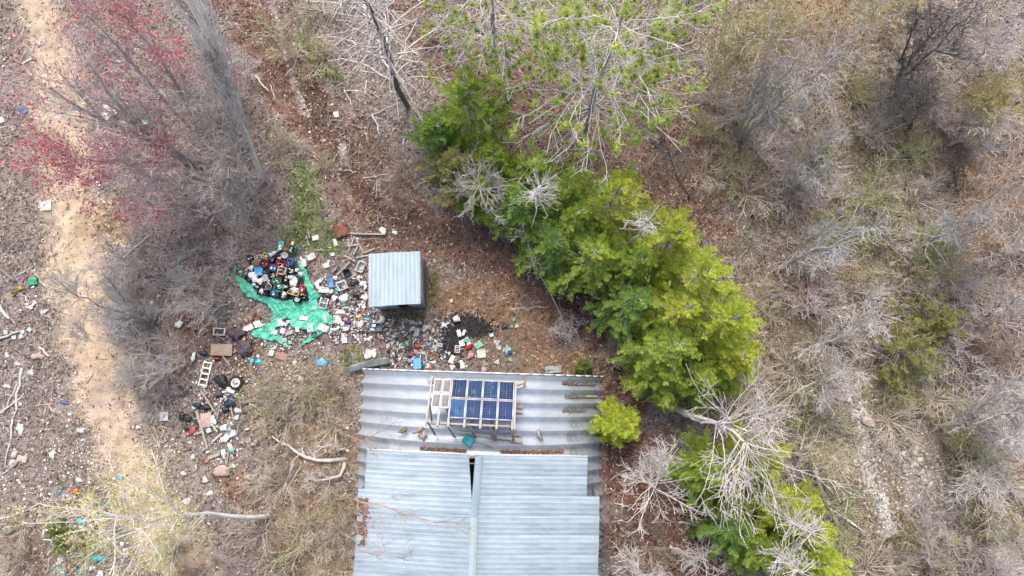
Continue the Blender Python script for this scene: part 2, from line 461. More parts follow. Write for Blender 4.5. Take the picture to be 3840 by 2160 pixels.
# ------------------------------------------------------------------ building materials
galv = M('galvanised', (.42, .475, .54), .40, .3, .15, 2.2, .05, bscale=14, stretch=(1, 1.6, 1), spec=.5)
galv_old = M('galvanised_old', (.29, .33, .365), .45, .2, .3, 3.5, .08, bscale=20)
bluemetal = M('roof_sheet_metal', (.235, .32, .385), .5, .2, .22, .8, .06, detail=9, orand=.07, bscale=10, stretch=(.6, 1.6, 1), col2=(.40, .49, .555))
bluemetal2 = M('shed_sheet_metal', (.25, .335, .40), .5, .15, .12, 2.0, .05, orand=.03, stretch=(2, .4, 1))
capmetal = M('ridge_cap_metal', (.42, .52, .52), .45, .4, .1, 3, .1)
whitem = M('white_metal', (.66, .67, .68), .5, .1, .1, 4, .1)
greywood = M('grey_wood', (.33, .305, .28), .85, 0, .3, 3, .5, stretch=(1, 9, 9), bscale=20)
palewood = M('pale_wood', (.46, .44, .41), .85, 0, .2, 3, .4, stretch=(1, 9, 9), bscale=20)
brownwood = M('brown_wood', (.24, .165, .115), .85, 0, .35, 4, .5, stretch=(1, 7, 7))
barnwood = M('tan_wood', (.36, .29, .215), .85, 0, .35, 3, .5, stretch=(1, 8, 8))
darkm = M('dark_interior', (.03, .032, .036), .9)
foil = M('wall_foil', (.24, .31, .37), .42, .35, .5, 3.5, .5, col2=(.45, .54, .61), stretch=(1, 1, 2.2))

# ------------------------------------------------------------------ arched steel hut
HR, HC = 7.30, 3.2 - 7.30
TM = math.asin(6.03 / HR)
hut_o = P(1812, 1400, 0.0); HRZ = R(-1.8)
hut = thing('steel_hut', hut_o, HRZ, 'large arched ribbed steel hut with blue metal sheets laid over its near half', 'building')
ch, sh_ = math.cos(HRZ), math.sin(HRZ)
def hut_w(x, y, z): return np.array([hut_o[0] + ch * x - sh_ * y, hut_o[1] + sh_ * x + ch * y, z])
def hut_l(p):
    dx, dy = p[0] - hut_o[0], p[1] - hut_o[1]
    return ch * dx + sh_ * dy, -sh_ * dx + ch * dy
def arch_z(lx): return HC + math.sqrt(max(HR ** 2 - lx * lx, 1))
PROF = [(0, 0), (-.04, 0), (-.19, -.185), (-.42, -.185), (-.62, 0)]
def arch_piece(t0, t1, nseg, lift, wob):
    th = np.linspace(t0, t1, nseg + 1); V = []
    for i, t in enumerate(th):
        for y, d in PROF:
            r = HR + d + lift + wob * math.sin(i * 2.1 + y * 9)
            V.append((r * math.sin(t), y, HC + r * math.cos(t)))
    k = len(PROF); F = []
    for i in range(nseg):
        for j in range(k - 1):
            F.append((i*k+j, i*k+j+1, (i+1)*k+j+1, (i+1)*k+j))
    return npmesh('arch_panel', np.array(V), np.array(F))
side_l = [arch_piece(-TM, -.60 - .02 * a, 7, .004, .003) for a in range(2)]
side_r = [arch_piece(.60 + .03 * a, TM, 7, .004, .003) for a in range(2)]
mid = [arch_piece(-.65, .66, 16, 0, .0025 + .001 * a) for a in range(2)]
for i in range(24):
    y = -.62 * i
    for lst, m in ((side_l, galv_old if i > 4 else galv), (side_r, galv_old)):
        me = lst[i % 2]
        o = obj('arch_panel', me, None, hut, (0, y, 0))
        if not me.materials: me.materials.append(galv)
        o.material_slots[0].link = 'OBJECT'; o.material_slots[0].material = m
    if i < 6:
        obj('arch_panel', mid[i % 2], galv, hut, (0, y, 0))
# end wall (far end) and concrete footing strips
th = np.linspace(-TM + .01, TM - .01, 24)
top = np.array([((HR - .2) * math.sin(t), -.12, HC + (HR - .2) * math.cos(t)) for t in th])
bot = top.copy(); bot[:, 2] = -.1
n = len(th); V = np.concatenate([top, bot]); F = np.array([[i, i+1, n+i+1, n+i] for i in range(n-1)])
obj('end_wall', npmesh('end_wall', V, F), foil, hut)
edge = MB()
for t0, t1 in zip(np.linspace(-TM, TM, 25)[:-1], np.linspace(-TM, TM, 25)[1:]):
    a = ((HR+.03)*math.sin(t0), .03, HC+(HR+.03)*math.cos(t0)); b = ((HR+.03)*math.sin(t1), .03, HC+(HR+.03)*math.cos(t1))
    edge.bar(a, b, .06, .03)
edge.build('edge_flashing', whitem, hut)
# blue sheets laid as a low gable over the near half
def sheet(x_in0, x_in1, x_out, wd, sgn, seed, curl=0.):
    nr = 4; yy = []; hh = []
    for r_ in range(nr):
        for a, b in ((0, 0), (.085, 0), (.094, .0025), (.108, .0025), (.117, 0)):
            yy.append(-(r_ + a / .208) * wd / nr); hh.append(b)
    yy.append(-wd); hh.append(0)
    nxs = 14; V = []; r2 = random.Random(seed)
    ph = r2.uniform(0, 6)
    for i in range(nxs + 1):
        for y_, h_ in zip(yy, hh):
            t = -y_ / wd; xin = x_in0 * (1 - t) + x_in1 * t
            x_ = xin + (x_out - xin) * i / nxs
            u = i / nxs
            z_ = 3.60 - .12 * abs(x_) + h_ + .006 * math.sin(u * 9 + ph) + curl * max(0, 1 - u * 7) ** 2 * (1 - t)
            V.append((sgn * x_, y_ + .010 * math.sin(u * 7 + ph), z_))
    k = len(yy); F = []
    for i in range(nxs):
        for j in range(k - 1):
            q = (i*k+j, i*k+j+1, (i+1)*k+j+1, (i+1)*k+j)
            F.append(q if sgn < 0 else q[::-1])
    return npmesh('roof_sheet', np.array(V), np.array(F))
Y0 = -3.55
for i in range(14):
    out = 4.9 if i < 2 else 5.45
    g0 = [.34, .26, .17, .10][i] if i < 4 else .06
    g1 = [.26, .17, .10, .06][i] if i < 4 else .06
    for sgn in (-1, 1):
        me = sheet(g0 if sgn < 0 else .02, g1 if sgn < 0 else .02, out - (.25 if sgn < 0 and i > 1 else 0) + random.uniform(-.03, .03), .832, sgn, i * 2 + sgn, .10 if (sgn < 0 and i == 0) else 0)
        o = obj('roof_sheet', me, bluemetal, hut, (0, Y0 - .83 * i, .004 * (i % 2)))
def ridge_cap(y0, y1, xa, xb, m, zadd):
    b = MB(); ns = 6; V = []
    for i in range(ns + 1):
        t = i / ns; y_ = y0 + (y1 - y0) * t; c = xa + (xb - xa) * t
        for dx, dz in ((-.16, -.035), (-.02, .03), (.02, .03), (.16, -.035)):
            V.append((c + dx, y_, 3.655 + zadd + dz))
    F = [(i*4+j, i*4+j+1, (i+1)*4+j+1, (i+1)*4+j) for i in range(ns) for j in range(3)]
    b.add(V, np.array(F)); return b.build('ridge_cap', m, hut)
ridge_cap(Y0 - .03, Y0 - 2.7, .10, -.02, bluemetal2, .0)
ridge_cap(Y0 - 2.6, Y0 - 11.6, -.02, .0, capmetal, .008)
tr = MB()
for sgn, x0 in ((-1, .36), (1, .03)):
    tr.bar((sgn * x0, Y0 + .045, 3.58 - .12 * x0), (sgn * 4.9, Y0 + .045, 3.58 - .12 * 4.9), .07, .07)
tr.build('eave_trim', whitem, hut)
tr = MB(); tr.box((-.12, Y0 + .06, 3.56), (.42, .22, .03), (.1, 0, .2)); tr.build('ridge_flashing', whitem, hut)
pr = MB()
for k in range(9):
    yk = Y0 - .35 - k * 1.3
    for sgn in (-1, 1):
        pr.bar((sgn * .05, yk, 3.50), (sgn * (4.8 if k < 1 else 5.1), yk, 3.51 - .12 * (4.8 if k < 1 else 5.1)), .05, .14)
pr.build('rafters', brownwood, hut)
for sgn in (-1, 1):
    for k, (xo, ya, yb) in enumerate(((4.85, Y0 - .05, Y0 - 1.64), (5.4 if sgn > 0 else 5.15, Y0 - 1.70, Y0 - 11.6))):
        b = MB(); zt = 3.57 - .12 * xo; zb = max(arch_z(xo) - .3, 0)
        b.box((sgn * xo, (ya + yb) / 2, (zt + zb) / 2), (.04, ya - yb, zt - zb)); b.build('side_skirt', galv_old, hut)

# ------------------------------------------------------------------ small shed
shed_o = P(1478, 1044, 2.6); shed_o[2] = gz(shed_o[0], shed_o[1])
shed = thing('metal_shed', shed_o, R(2.6), 'small square shed with a pale blue ribbed metal roof and open doorway', 'shed')
WZ = lambda y_: 2.55 - .14 * y_
def wall(name, a, b, z0a, z0b, za, zb, m=foil, t=.05):
    a = np.array([*a, 0.]); b = np.array([*b, 0.]); d = norm(b - a); nn = np.array([-d[1], d[0], 0]) * t
    k = 6; V = []
    for s_ in (0, 1):
        for i in range(k + 1):
            u = i / k; p = a + (b - a) * u + nn * s_
            V.append(p + [0, 0, z0a + (z0b - z0a) * u]); V.append(p + [0, 0, za + (zb - za) * u])
    F = []; o1 = 2 * (k + 1)
    for i in range(k):
        F.append((2*i, 2*i+2, 2*i+3, 2*i+1)); F.append((o1+2*i, o1+2*i+1, o1+2*i+3, o1+2*i+2))
        F.append((2*i+1, 2*i+3, o1+2*i+3, o1+2*i+1)); F.append((2*i, o1+2*i, o1+2*i+2, 2*i+2))
    F += [(0, 1, o1+1, o1), (2*k, o1+2*k, o1+2*k+1, 2*k+1)]
    return obj(name, npmesh(name, np.array(V), np.array(F)), m, shed)
hw, hl = 1.165, 1.18
wall('wall', (hw, -hl), (hw, hl), 0, 0, WZ(-hl), WZ(hl))
wall('wall', (-hw, hl), (-hw, -hl), 0, 0, WZ(hl), WZ(-hl))
wall('wall', (hw - .01, hl), (-hw + .01, hl), 0, 0, WZ(hl), WZ(hl))
wall('front_panel', (-hw + .01, -hl), (-.05, -hl), 0, .0, WZ(-hl), WZ(-hl))
wall('front_panel', (.52, -hl), (hw - .01, -hl), .0, 0, WZ(-hl), WZ(-hl))
wall('door_header', (-.05, -hl), (.52, -hl), 2.4, 2.4, WZ(-hl), WZ(-hl), brownwood)
b = MB(); b.box((.235, -hl - .06, .05), (.6, .1, .1)); b.build('door_sill', brownwood, shed)
b = MB(); b.box((0, 0, .03), (2.1, 2.1, .06)); b.build('floor', darkm, shed)
for i in range(3):
    nr = 4; wd = .80; xx = []; hh = []
    for r_ in range(nr):
        for a_, b_ in ((0, 0), (.165, 0), (.172, .005), (.184, .005), (.191, 0)):
            xx.append((r_ + a_ / .2) * wd / nr); hh.append(b_)
    xx.append(wd); hh.append(0)
    V = []; ns = 6; rag = [random.uniform(-.02, .02) for _ in range(2)]
    for k in range(ns + 1):
        y_ = 1.27 + rag[0] - (2.53 + rag[1]) * k / ns
        for a_, h_ in zip(xx, hh): V.append((-1.2 + i * wd + a_ + .004 * math.sin(k * 2 + i), y_, WZ(y_) + .035 + h_ + (.03 * max(0, y_ - 1.0) * math.sin(a_ * 6 + i))))
    kk = len(xx); F = [(k*kk+j, (k+1)*kk+j, (k+1)*kk+j+1, k*kk+j+1) for k in range(ns) for j in range(kk-1)]
    obj('roof_sheet', npmesh('roof_sheet', np.array(V), np.array(F)), bluemetal2, shed, (0, 0, .004 * (i % 2)))
b = MB()
for s_ in (-1, 1): b.bar((s_ * 1.19, 1.25, WZ(1.25) + .0), (s_ * 1.19, -1.25, WZ(-1.25) + .0), .03, .07)
b.build('roof_trim', M('trim', (.45, .43, .40), .7), shed)

# ------------------------------------------------------------------ solar array on the hut
A = P(1697, 1421, 3.62); B_ = P(1930, 1432, 3.60); D_ = P(1679, 1566, 4.72)
u = norm(B_ - A); v = D_ - A; v = norm(v - u * (v @ u)); nn = np.cross(u, -v)
mat4 = Matrix([[u[0], -v[0], nn[0], A[0]], [u[1], -v[1], nn[1], A[1]], [u[2], -v[2], nn[2], A[2]], [0, 0, 0, 1]])
arr = thing('solar_array', A, 0, 'wooden rack of solar panels standing on the ribbed steel hut roof', 'solar panels')
arr.rotation_euler = mat4.to_euler()
inv = np.array(mat4.inverted())
loc4 = lambda p: (inv @ np.array([*p, 1.]))[:3]
PWD = np.linalg.norm(B_ - A) / 4; PLN = (D_ - A) @ v / 2
pframe = M('panel_frame', (.58, .59, .61), .4, .3, .06, 5, .05)
cells_m = [M('solar_cell_%s' % nme, c, .22, .1, .22, 9, 0, spec=.6) for nme, c in (
    ('navy', (.008, .014, .085)), ('teal', (.008, .035, .11)), ('light', (.03, .10, .25)), ('royal', (.006, .022, .12)))]
back_m = M('panel_backing', (.09, .17, .30), .3, .0, .1, 8, 0)
cell_w, cell_l = (PWD - .10) / 4, (PLN - .10) / 9
cm = MB(); cm.box((0, 0, 0), (cell_w * .88, cell_l * .84, .004)); cell_mesh = cm.mesh('cell'); cell_mesh.materials.append(cells_m[0])
pick = [0, 1, 1, 0, 2, 1, 3, 3]
for r_ in range(2):
    for c_ in range(4):
        k = r_ * 4 + c_
        cx, cy = (c_ + .5) * PWD, -(r_ + .5) * PLN - (.02 if r_ else 0)
        pn = obj('solar_panel', (lambda b: b.mesh('backing'))(MB().box((0, 0, 0), (PWD - .05, PLN - .05, .03))), back_m, arr, (cx, cy, 0))
        fr = MB()
        for s_ in (-1, 1):
            fr.box((s_ * (PWD / 2 - .027), 0, .008), (.034, PLN - .02, .05)); fr.box((0, s_ * (PLN / 2 - .027), .008), (PWD - .09, .034, .05))
        fr.build('panel_frame', pframe, pn)
        for i in range(4):
            for j in range(9):
                ce = obj('cell', cell_mesh, None, pn, ((i - 1.5) * cell_w, (j - 4) * cell_l, .018))
                ce.material_slots[0].link = 'OBJECT'; ce.material_slots[0].material = cells_m[pick[k] if random.random() > .12 else (pick[k] + 1) % 4]
wpm = M('white_panel', (.60, .60, .60), .45, 0, .05, 5, 0); slm = M('slat_grey', (.10, .105, .12), .4)
for c_ in range(2):
    for r_ in range(2):
        cx, cy = -.60 + .385 * c_ + .0, -.385 - .755 * r_
        b = MB(); b.loft([rrect(.372, .735, .04, -.015), rrect(.372, .735, .04, .02)])
        pn = b.build('small_panel', wpm, arr, loc=(cx, cy, 0.0))
        for j in range(15):
            sm = MB(); sm.box((0, (j - 7) * .039, .0225), (.28, .026, .005)); sm.build('slat', slm, pn)
Xl, Xr = -.90, 4 * PWD + .06
zr = -.075
b = MB(); b.bar((Xl, .06, -.02), (Xl, -2 * PLN - .42, -.02), .07, .09); b.build('side_rail', palewood, arr)
b = MB(); b.bar((Xr, .06, -.02), (Xr, -2 * PLN - .42, -.02), .07, .09); b.build('side_rail', palewood, arr)
for k, xr in enumerate((-.42, .02, PWD * 1.02, PWD * 2, PWD * 3, PWD * 4 - .03)):
    b = MB(); b.bar((xr, 0, zr), (xr, -2 * PLN - .40, zr), .10, .09); b.build('rafter', palewood, arr)
for yk in (-.12, -PLN, -2 * PLN - .20):
    b = MB(); b.bar((Xl - .03, yk, zr - .09), (Xr + .03, yk, zr - .09), .09, .07); b.build('cross_bar', greywood, arr)
feet = [(1630, 1632, Xl + .08), (1706, 1640, -.1), (1783, 1639, PWD * 1.3), (1860, 1650, PWD * 2.6), (1925, 1655, Xr - .06)]
for fx, fy, xt in feet:
    f0 = P(fx, fy, 3.1); lx, ly = hut_l(f0); f0[2] = arch_z(lx) - .02
    b = MB(); b.bar((xt, -2 * PLN - .20, zr - .13), loc4(f0), .07, .07); b.build('leg', greywood, arr)
    f1 = P(fx - 12, fy - 42, 3.1); lx, ly = hut_l(f1); f1[2] = arch_z(lx) - .05
    b = MB(); b.bar((xt - .05, -PLN - .3, zr - .13), loc4(f1), .06, .06); b.build('leg', greywood, arr)
for xt in (Xl + .1, PWD, PWD * 2.5, Xr - .1):
    top_w = np.array(mat4) @ np.array([xt, -.12, zr - .13, 1]); f0 = top_w[:3].copy(); lx, ly = hut_l(f0); f0[2] = arch_z(lx) - .19
    b = MB(); b.bar((xt, -.12, zr - .12), loc4(f0), .08, .08); b.build('leg', greywood, arr)

# ------------------------------------------------------------------ things lying on the hut
def roof_pt(px, py, up=.0):
    p = P(px, py, 3.15); lx, ly = hut_l(p); p = P(px, py, arch_z(lx) + up); return p
def plank_on_roof(a, b_, wd, th_, m, label):
    p, q = roof_pt(*a, .03), roof_pt(*b_, .03); c = (p + q) / 2
    o = MB().bar(p - c, q - c, wd, th_).build('board', m, None, bevel=.004, loc=c)
    return tag(o, label, 'board', 'loose boards on the hut roof')
plank_on_roof((1712, 1619), (1850, 1638), .12, .05, palewood, 'pale board lying under the left half of the solar rack legs')
plank_on_roof((1865, 1638), (1955, 1650), .15, .05, palewood, 'pale board right of the terracotta pot on the hut roof')
plank_on_roof((1895, 1634), (1952, 1629), .09, .05, greywood, 'short grey board at the upper edge of the heap right of solar legs')
plank_on_roof((1915, 1652), (1960, 1662), .10, .05, greywood, 'short grey board at the lower edge of the heap right of solar legs')
plank_on_roof((1936, 1620), (1958, 1642), .10, .04, greywood, 'short tilted grey board crossing the heap right of solar legs')
plank_on_roof((1612, 1412), (1642, 1420), .12, .06, greywood, 'short grey block by the top left corner of the solar rack')
plank_on_roof((1598, 1425), (1630, 1432), .08, .05, greywood, 'thin grey offcut left of the small white panels')
plank_on_roof((1932, 1437), (1965, 1431), .10, .06, palewood, 'pale bracing board at the top right corner of solar rack')
plank_on_roof((1936, 1455), (1962, 1447), .10, .06, palewood, 'second pale bracing board right of the solar rack, below the first')
plank_on_roof((1930, 1525), (1962, 1524), .16, .05, greywood, 'wide grey board tucked under the right side rail')
plank_on_roof((1930, 1540), (1962, 1546), .10, .05, palewood, 'narrow pale board tucked under the right side rail')
plank_on_roof((1966, 1405), (1968, 1450), .07, .05, brownwood, 'rusty brown upright strip at the top right of solar rack')
plank_on_roof((1604, 1520), (1608, 1548), .06, .05, greywood, 'small grey strip left of the left solar rail')
def wedge(px, py, rz, pts, m, label, h=.07):
    p = roof_pt(px, py, .0); b = MB(); pts = np.array(pts, float)
    lo = np.c_[pts, np.zeros(len(pts))]; hi = np.c_[pts * .94, np.full(len(pts), h)]
    b.loft([lo, hi]); return tag(b.build('wood_scrap', m, None, loc=p, rot=(0, 0, rz)), label, 'wood scrap', 'wood scraps on the hut roof')
wedge(1509, 1616, .3, [(-.24, 0), (-.02, -.13), (.17, -.06), (.2, .16), (.03, .06)], brownwood, 'small pointed weathered wood scrap left of the brown heap on roof')
wedge(2022, 1632, 0, [(-.1, .22), (-.13, .02), (.02, -.15), (.2, -.27), (.05, .05), (0, .3)], greywood, 'small triangular grey wood scrap alone on the right half of the roof')
heap = thing('broken_box', roof_pt(1578, 1626), .4, 'collapsed brown wooden box left of the solar rack legs', 'box')
for k in range(7):
    b = MB(); a = random.uniform(-.5, .5); b.box((random.uniform(-.14, .14), random.uniform(-.16, .16), .03 + k * .012), (random.uniform(.3, .46), .09, .025), (0, random.uniform(-.1, .1), a + (1.57 if k % 3 == 0 else 0)))
    b.build('slat', brownwood if k % 2 else greywood, heap)
# teal snow shovel
sp, sq = roof_pt(1756, 1650, .06), roof_pt(1851, 1674, .05)
sv = thing('snow_shovel', sp, 0, 'teal snow shovel lying on the hut roof below the solar panels', 'shovel')
ang = math.atan2(sq[1] - sp[1], sq[0] - sp[0]); sv.rotation_euler = (0, 0, ang)
teal = M('teal_plastic', (.02, .30, .36), .4, 0, .2, 8, .1)
b = MB(); V = []; F = []
for i in range(7):
    for j in range(7):
        uu, vv = i / 6 - .5, j / 6 - .5
        V.append((uu * .46, vv * .44, .02 + .16 * uu * uu + .012 * math.sin(j * 3)))
F = [(i*7+j, (i+1)*7+j, (i+1)*7+j+1, i*7+j+1) for i in range(6) for j in range(6)]
b.add(V, np.array(F)); o = b.build('blade', teal, sv); o.rotation_euler = (0, 0, -.35)
sd = o.modifiers.new('thickness', 'SOLIDIFY'); sd.thickness = .015
Ls = float(np.linalg.norm((sq - sp)[:2]))
MB().tube([(.15, 0, .06), (Ls * .6, 0, .03), (Ls, 0, .03)], .017, 8).build('handle', greywood, sv, smooth=True)
MB().tube([(Ls, 0, .03), (Ls + .09, .07, .03), (Ls + .11, -.07, .03), (Ls, 0, .03)], .014, 6).build('grip', M('grip_grey', (.45, .45, .46), .5), sv)
# terracotta pot
pp = roof_pt(1851, 1637, 0)
pot = thing('clay_pot', pp, 0, 'small terracotta pot standing beside the right solar rack legs', 'pot')
MB().lathe([(.07, 0), (.09, .16), (.115, .16), (.115, .2), (.09, .2), (.07, .04)], 16, True, True).build('body', M('terracotta', (.42, .16, .06), .8), pot, smooth=False)
# leaf dirt caught in the valleys
def valley_dirt(lx0, lx1, rib, n, name_label):
    x_ = rng.uniform(lx0, lx1, n); y_ = -.62 * rib - .33 + rng.normal(0, .035, n)
    z_ = np.array([arch_z(a) for a in x_]) - .17 + .015
    W_ = np.stack([hut_o[0] + ch * x_ - sh_ * y_, hut_o[1] + sh_ * x_ + ch * y_, z_], 1)
    nr = rnd_unit(n, 2.5); U_ = norm(np.cross(nr, rnd_unit(n))); s_ = rng.uniform(.015, .05, n)[:, None]
    V, F = quads(W_, U_ * s_, np.cross(nr, U_) * s_ * .6)
    c = np.array([[.17, .12, .095] if lx0 < 2 else [.155, .14, .13]]) * rng.uniform(.5, 1.7, (n, 1))
    tag(obj('roof_dirt', npmesh('roof_dirt', V, F, col=np.repeat(c, 4, 0)), MATS['litter']), name_label, 'leaf litter', kind='stuff')
valley_dirt(-2.6, -.5, 5, 700, 'brown leaf dirt in the rib valley above the left blue sheets')
valley_dirt(1.0, 3.9, 5, 800, 'brown leaf dirt in the rib valley above the right blue sheets')
n = 900; x_ = rng.normal(-4.95, .13, n); y_ = rng.uniform(-7.6, -5.6, n); k = vnoise(x_, y_, .25, 4) > .42; x_, y_ = x_[k], y_[k]; n = len(x_)
W_ = np.stack([hut_o[0] + ch * x_ - sh_ * y_, hut_o[1] + sh_ * x_ + ch * y_, 3.60 - .12 * np.abs(x_) + .02], 1)
nr = rnd_unit(n, 2.5); U_ = norm(np.cross(nr, rnd_unit(n))); s_ = rng.uniform(.015, .045, n)[:, None]; V, F = quads(W_, U_ * s_, np.cross(nr, U_) * s_ * .6)
tag(obj('roof_dirt', npmesh('roof_dirt', V, F, col=np.repeat(np.array([[.20, .12, .085]]) * rng.uniform(.5, 1.7, (n, 1)), 4, 0)), MATS['litter']), 'brown leaves caught on the left edge of the blue sheets', 'leaf litter', kind='stuff')
valley_dirt(3.9, 5.4, 0, 380, 'dark dirt in the topmost rib valley at the right end')
valley_dirt(3.9, 5.0, 1, 200, 'grey dirt in the second rib valley at the right end')
valley_dirt(3.8, 5.0, 2, 200, 'grey brown dirt in the third rib valley at the right end')
def rust_strip(lx0, lx1, rib, wd, m, label, nm):
    n_ = 8; V = []
    for i in range(n_ + 1):
        lx = lx0 + (lx1 - lx0) * i / n_; t = math.asin(lx / HR)
        for dy in (-wd / 2, wd / 2):
            for dz in (.012, .035):
                r_ = HR - .17 + dz; V.append((r_ * math.sin(t), -.62 * rib - .33 + dy + .01 * math.sin(i * 1.7), HC + r_ * math.cos(t)))
    V = np.array([hut_w(*p) for p in V]); F = []
    for i in range(n_):
        a = i * 4; b_ = a + 4
        F += [(a, a+1, b_+1, b_), (a+2, b_+2, b_+3, a+3), (a+1, a+3, b_+3, b_+1), (a, b_, b_+2, a+2)]
    c = V.mean(0)
    tag(obj(nm, npmesh(nm, V - c, np.array(F)), m, None, c), label, 'metal strip')
rust_strip(4.75, 5.6, 0, .10, M('rust_orange', (.42, .13, .03), .8, 0, .4, 8, .3), 'rusty orange strip in the topmost valley at the right end of hut', 'metal_strip')
rust_strip(3.85, 4.7, 0, .16, M('dirty_purple', (.14, .11, .12), .8, 0, .4, 8, .3), 'dirty dark strip in the topmost valley, left of the orange one', 'metal_strip')
rust_strip(4.6, 5.7, 1, .14, M('moss_yellow', (.40, .36, .20), .8, 0, .3, 8, .3), 'yellowish strip in the second valley at the right end of hut', 'metal_strip')
# ------------------------------------------------------------------ trees and shrubs
UP = np.array([0, 0, 1.])
def bark(name, c, var=.3): return M('bark_' + name, c, .9, 0, var, 3, .4, stretch=(1, 1, .4), bscale=12)
B_PALE = bark('pale', (.51, .49, .47)); B_GREY = bark('grey', (.45, .425, .405)); B_DARK = bark('dark', (.17, .16, .16))
B_BLUE = bark('blue', (.42, .425, .435)); B_TAN = bark('tan', (.54, .485, .41)); B_BROWN = bark('brown', (.33, .265, .22)); B_WHITE = bark('white', (.54, .52, .495))
B_PURP = bark('purple', (.55, .505, .50)); B_OLIVE = bark('olive', (.46, .45, .30))
def chain(p0, d, L, npt, jit, curve):
    N = len(p0); p = p0; pts = [p]; d = norm(d)
    for i in range(npt - 1):
        d = norm(d + rng.normal(0, jit, (N, 3)) + UP * np.broadcast_to(curve, (N,))[:, None])
        p = p + d * (L / (npt - 1))[:, None]; pts.append(p)
    return np.stack(pts, 1)
def sprout(Pp, Rp, n, L, npt=4, ang=(35, 65), up=.1, jit=.12, curve=0., t=(.25, 1.), taper=.5, rmul=.6, rmin=.006, tip=.35, flat=0.):
    """n children in all over parent chains Pp (M,k,3)"""
    Mn, k, _ = Pp.shape
    pi = rng.integers(0, Mn, n); tt = rng.uniform(*t, n)
    f = tt * (k - 1); i0 = np.minimum(f.astype(int), k - 2); fr = (f - i0)[:, None]
    a = Pp[pi, i0]; b = Pp[pi, i0 + 1]; p0 = a * (1 - fr) + b * fr; T = norm(b - a)
    r = Rp[pi, i0] * (1 - fr[:, 0]) + Rp[pi, i0 + 1] * fr[:, 0]
    q = rng.normal(size=(n, 3)); q[:, 2] *= (1 - flat); q = q - T * (q * T).sum(1, keepdims=True); q = norm(q)
    an = np.radians(rng.uniform(*ang, n))[:, None]
    d = T * np.cos(an) + q * np.sin(an) + UP * up
    Ln = L * rng.uniform(.55, 1.2, n) * (1 - taper * tt)
    C = chain(p0, d, Ln, npt, jit, curve)
    r0 = np.clip(r * rmul, rmin, None) * rng.uniform(.75, 1.1, n)
    return C, np.maximum(r0[:, None] * np.linspace(1, tip, npt)[None], rmin * .6)
class Veg:
    def __init__(s, base): s.base = np.asarray(base, float); s.W = []; s.L = []
    def wood(s, C, Rr, k): s.W.append((C, Rr, k))
    def wood_mesh(s, which, name):
        VV = []; FF = []; n = 0
        for i in which:
            C, Rr, k = s.W[i]; V, F = tubes(C, Rr, k); VV.append(V); FF.append(F + n); n += len(V)
        V = np.concatenate(VV) - s.base
        return npmesh(name, V, FF, smooth=True)
def trunk_pts(pl, n=9, wob=.06):
    pts = np.array([P(a, b, None if i == 0 else z) for i, (a, b, z) in enumerate(pl)])
    pts[0, 2] -= .12
    t = np.linspace(0, len(pts) - 1, n); i0 = np.minimum(t.astype(int), len(pts) - 2); f = (t - i0)[:, None]
    o = pts[i0] * (1 - f) + pts[i0 + 1] * f
    if len(pts) > 2: o[1:-1] = .25 * o[:-2] + .5 * o[1:-1] + .25 * o[2:]
    o[1:-1] += rng.normal(0, wob, (n - 2, 3)); return o
def auto_top(px, py, h): k = H / (H - h); return (1920 + (px - 1920) * k, 1400 + (py - 1400) * k, h)
def auto_base(px, py, h): k = (H - h) / H; return (1920 + (px - 1920) * k, 1400 + (py - 1400) * k, 0)
def leaves(Cc, size, colfn, asp=.6, up=.6):
    n = len(Cc); nr = rnd_unit(n, up); U = norm(np.cross(nr, rnd_unit(n))); s_ = (size * rng.uniform(.6, 1.3, n))[:, None]
    V, F = quads(Cc, U * s_, np.cross(nr, U) * s_ * asp)
    return V, F, np.repeat(colfn(n), 4, 0)
def tipsof(C, per, spread, lo=.4):
    N, k, _ = C.shape; idx_ = np.repeat(np.arange(N), per); t = rng.uniform(lo, 1, len(idx_)) * (k - 1)
    i0 = np.minimum(t.astype(int), k - 2); f = (t - i0)[:, None]
    return C[idx_, i0] * (1 - f) + C[idx_, i0 + 1] * f + rng.normal(0, spread, (len(idx_), 3))
def ramp(c1, c2, c3=None, p3=0., lo=.7, hi=1.25):
    c1, c2 = np.array(c1), np.array(c2)
    def f(n):
        t = rng.random((n, 1)); c = c1 * (1 - t) + c2 * t
        if c3 is not None: m = rng.random(n) < p3; c[m] = c3
        return np.clip(c * rng.uniform(lo, hi, (n, 1)), .005, .95)
    return f
LEAF = MA('leaf')
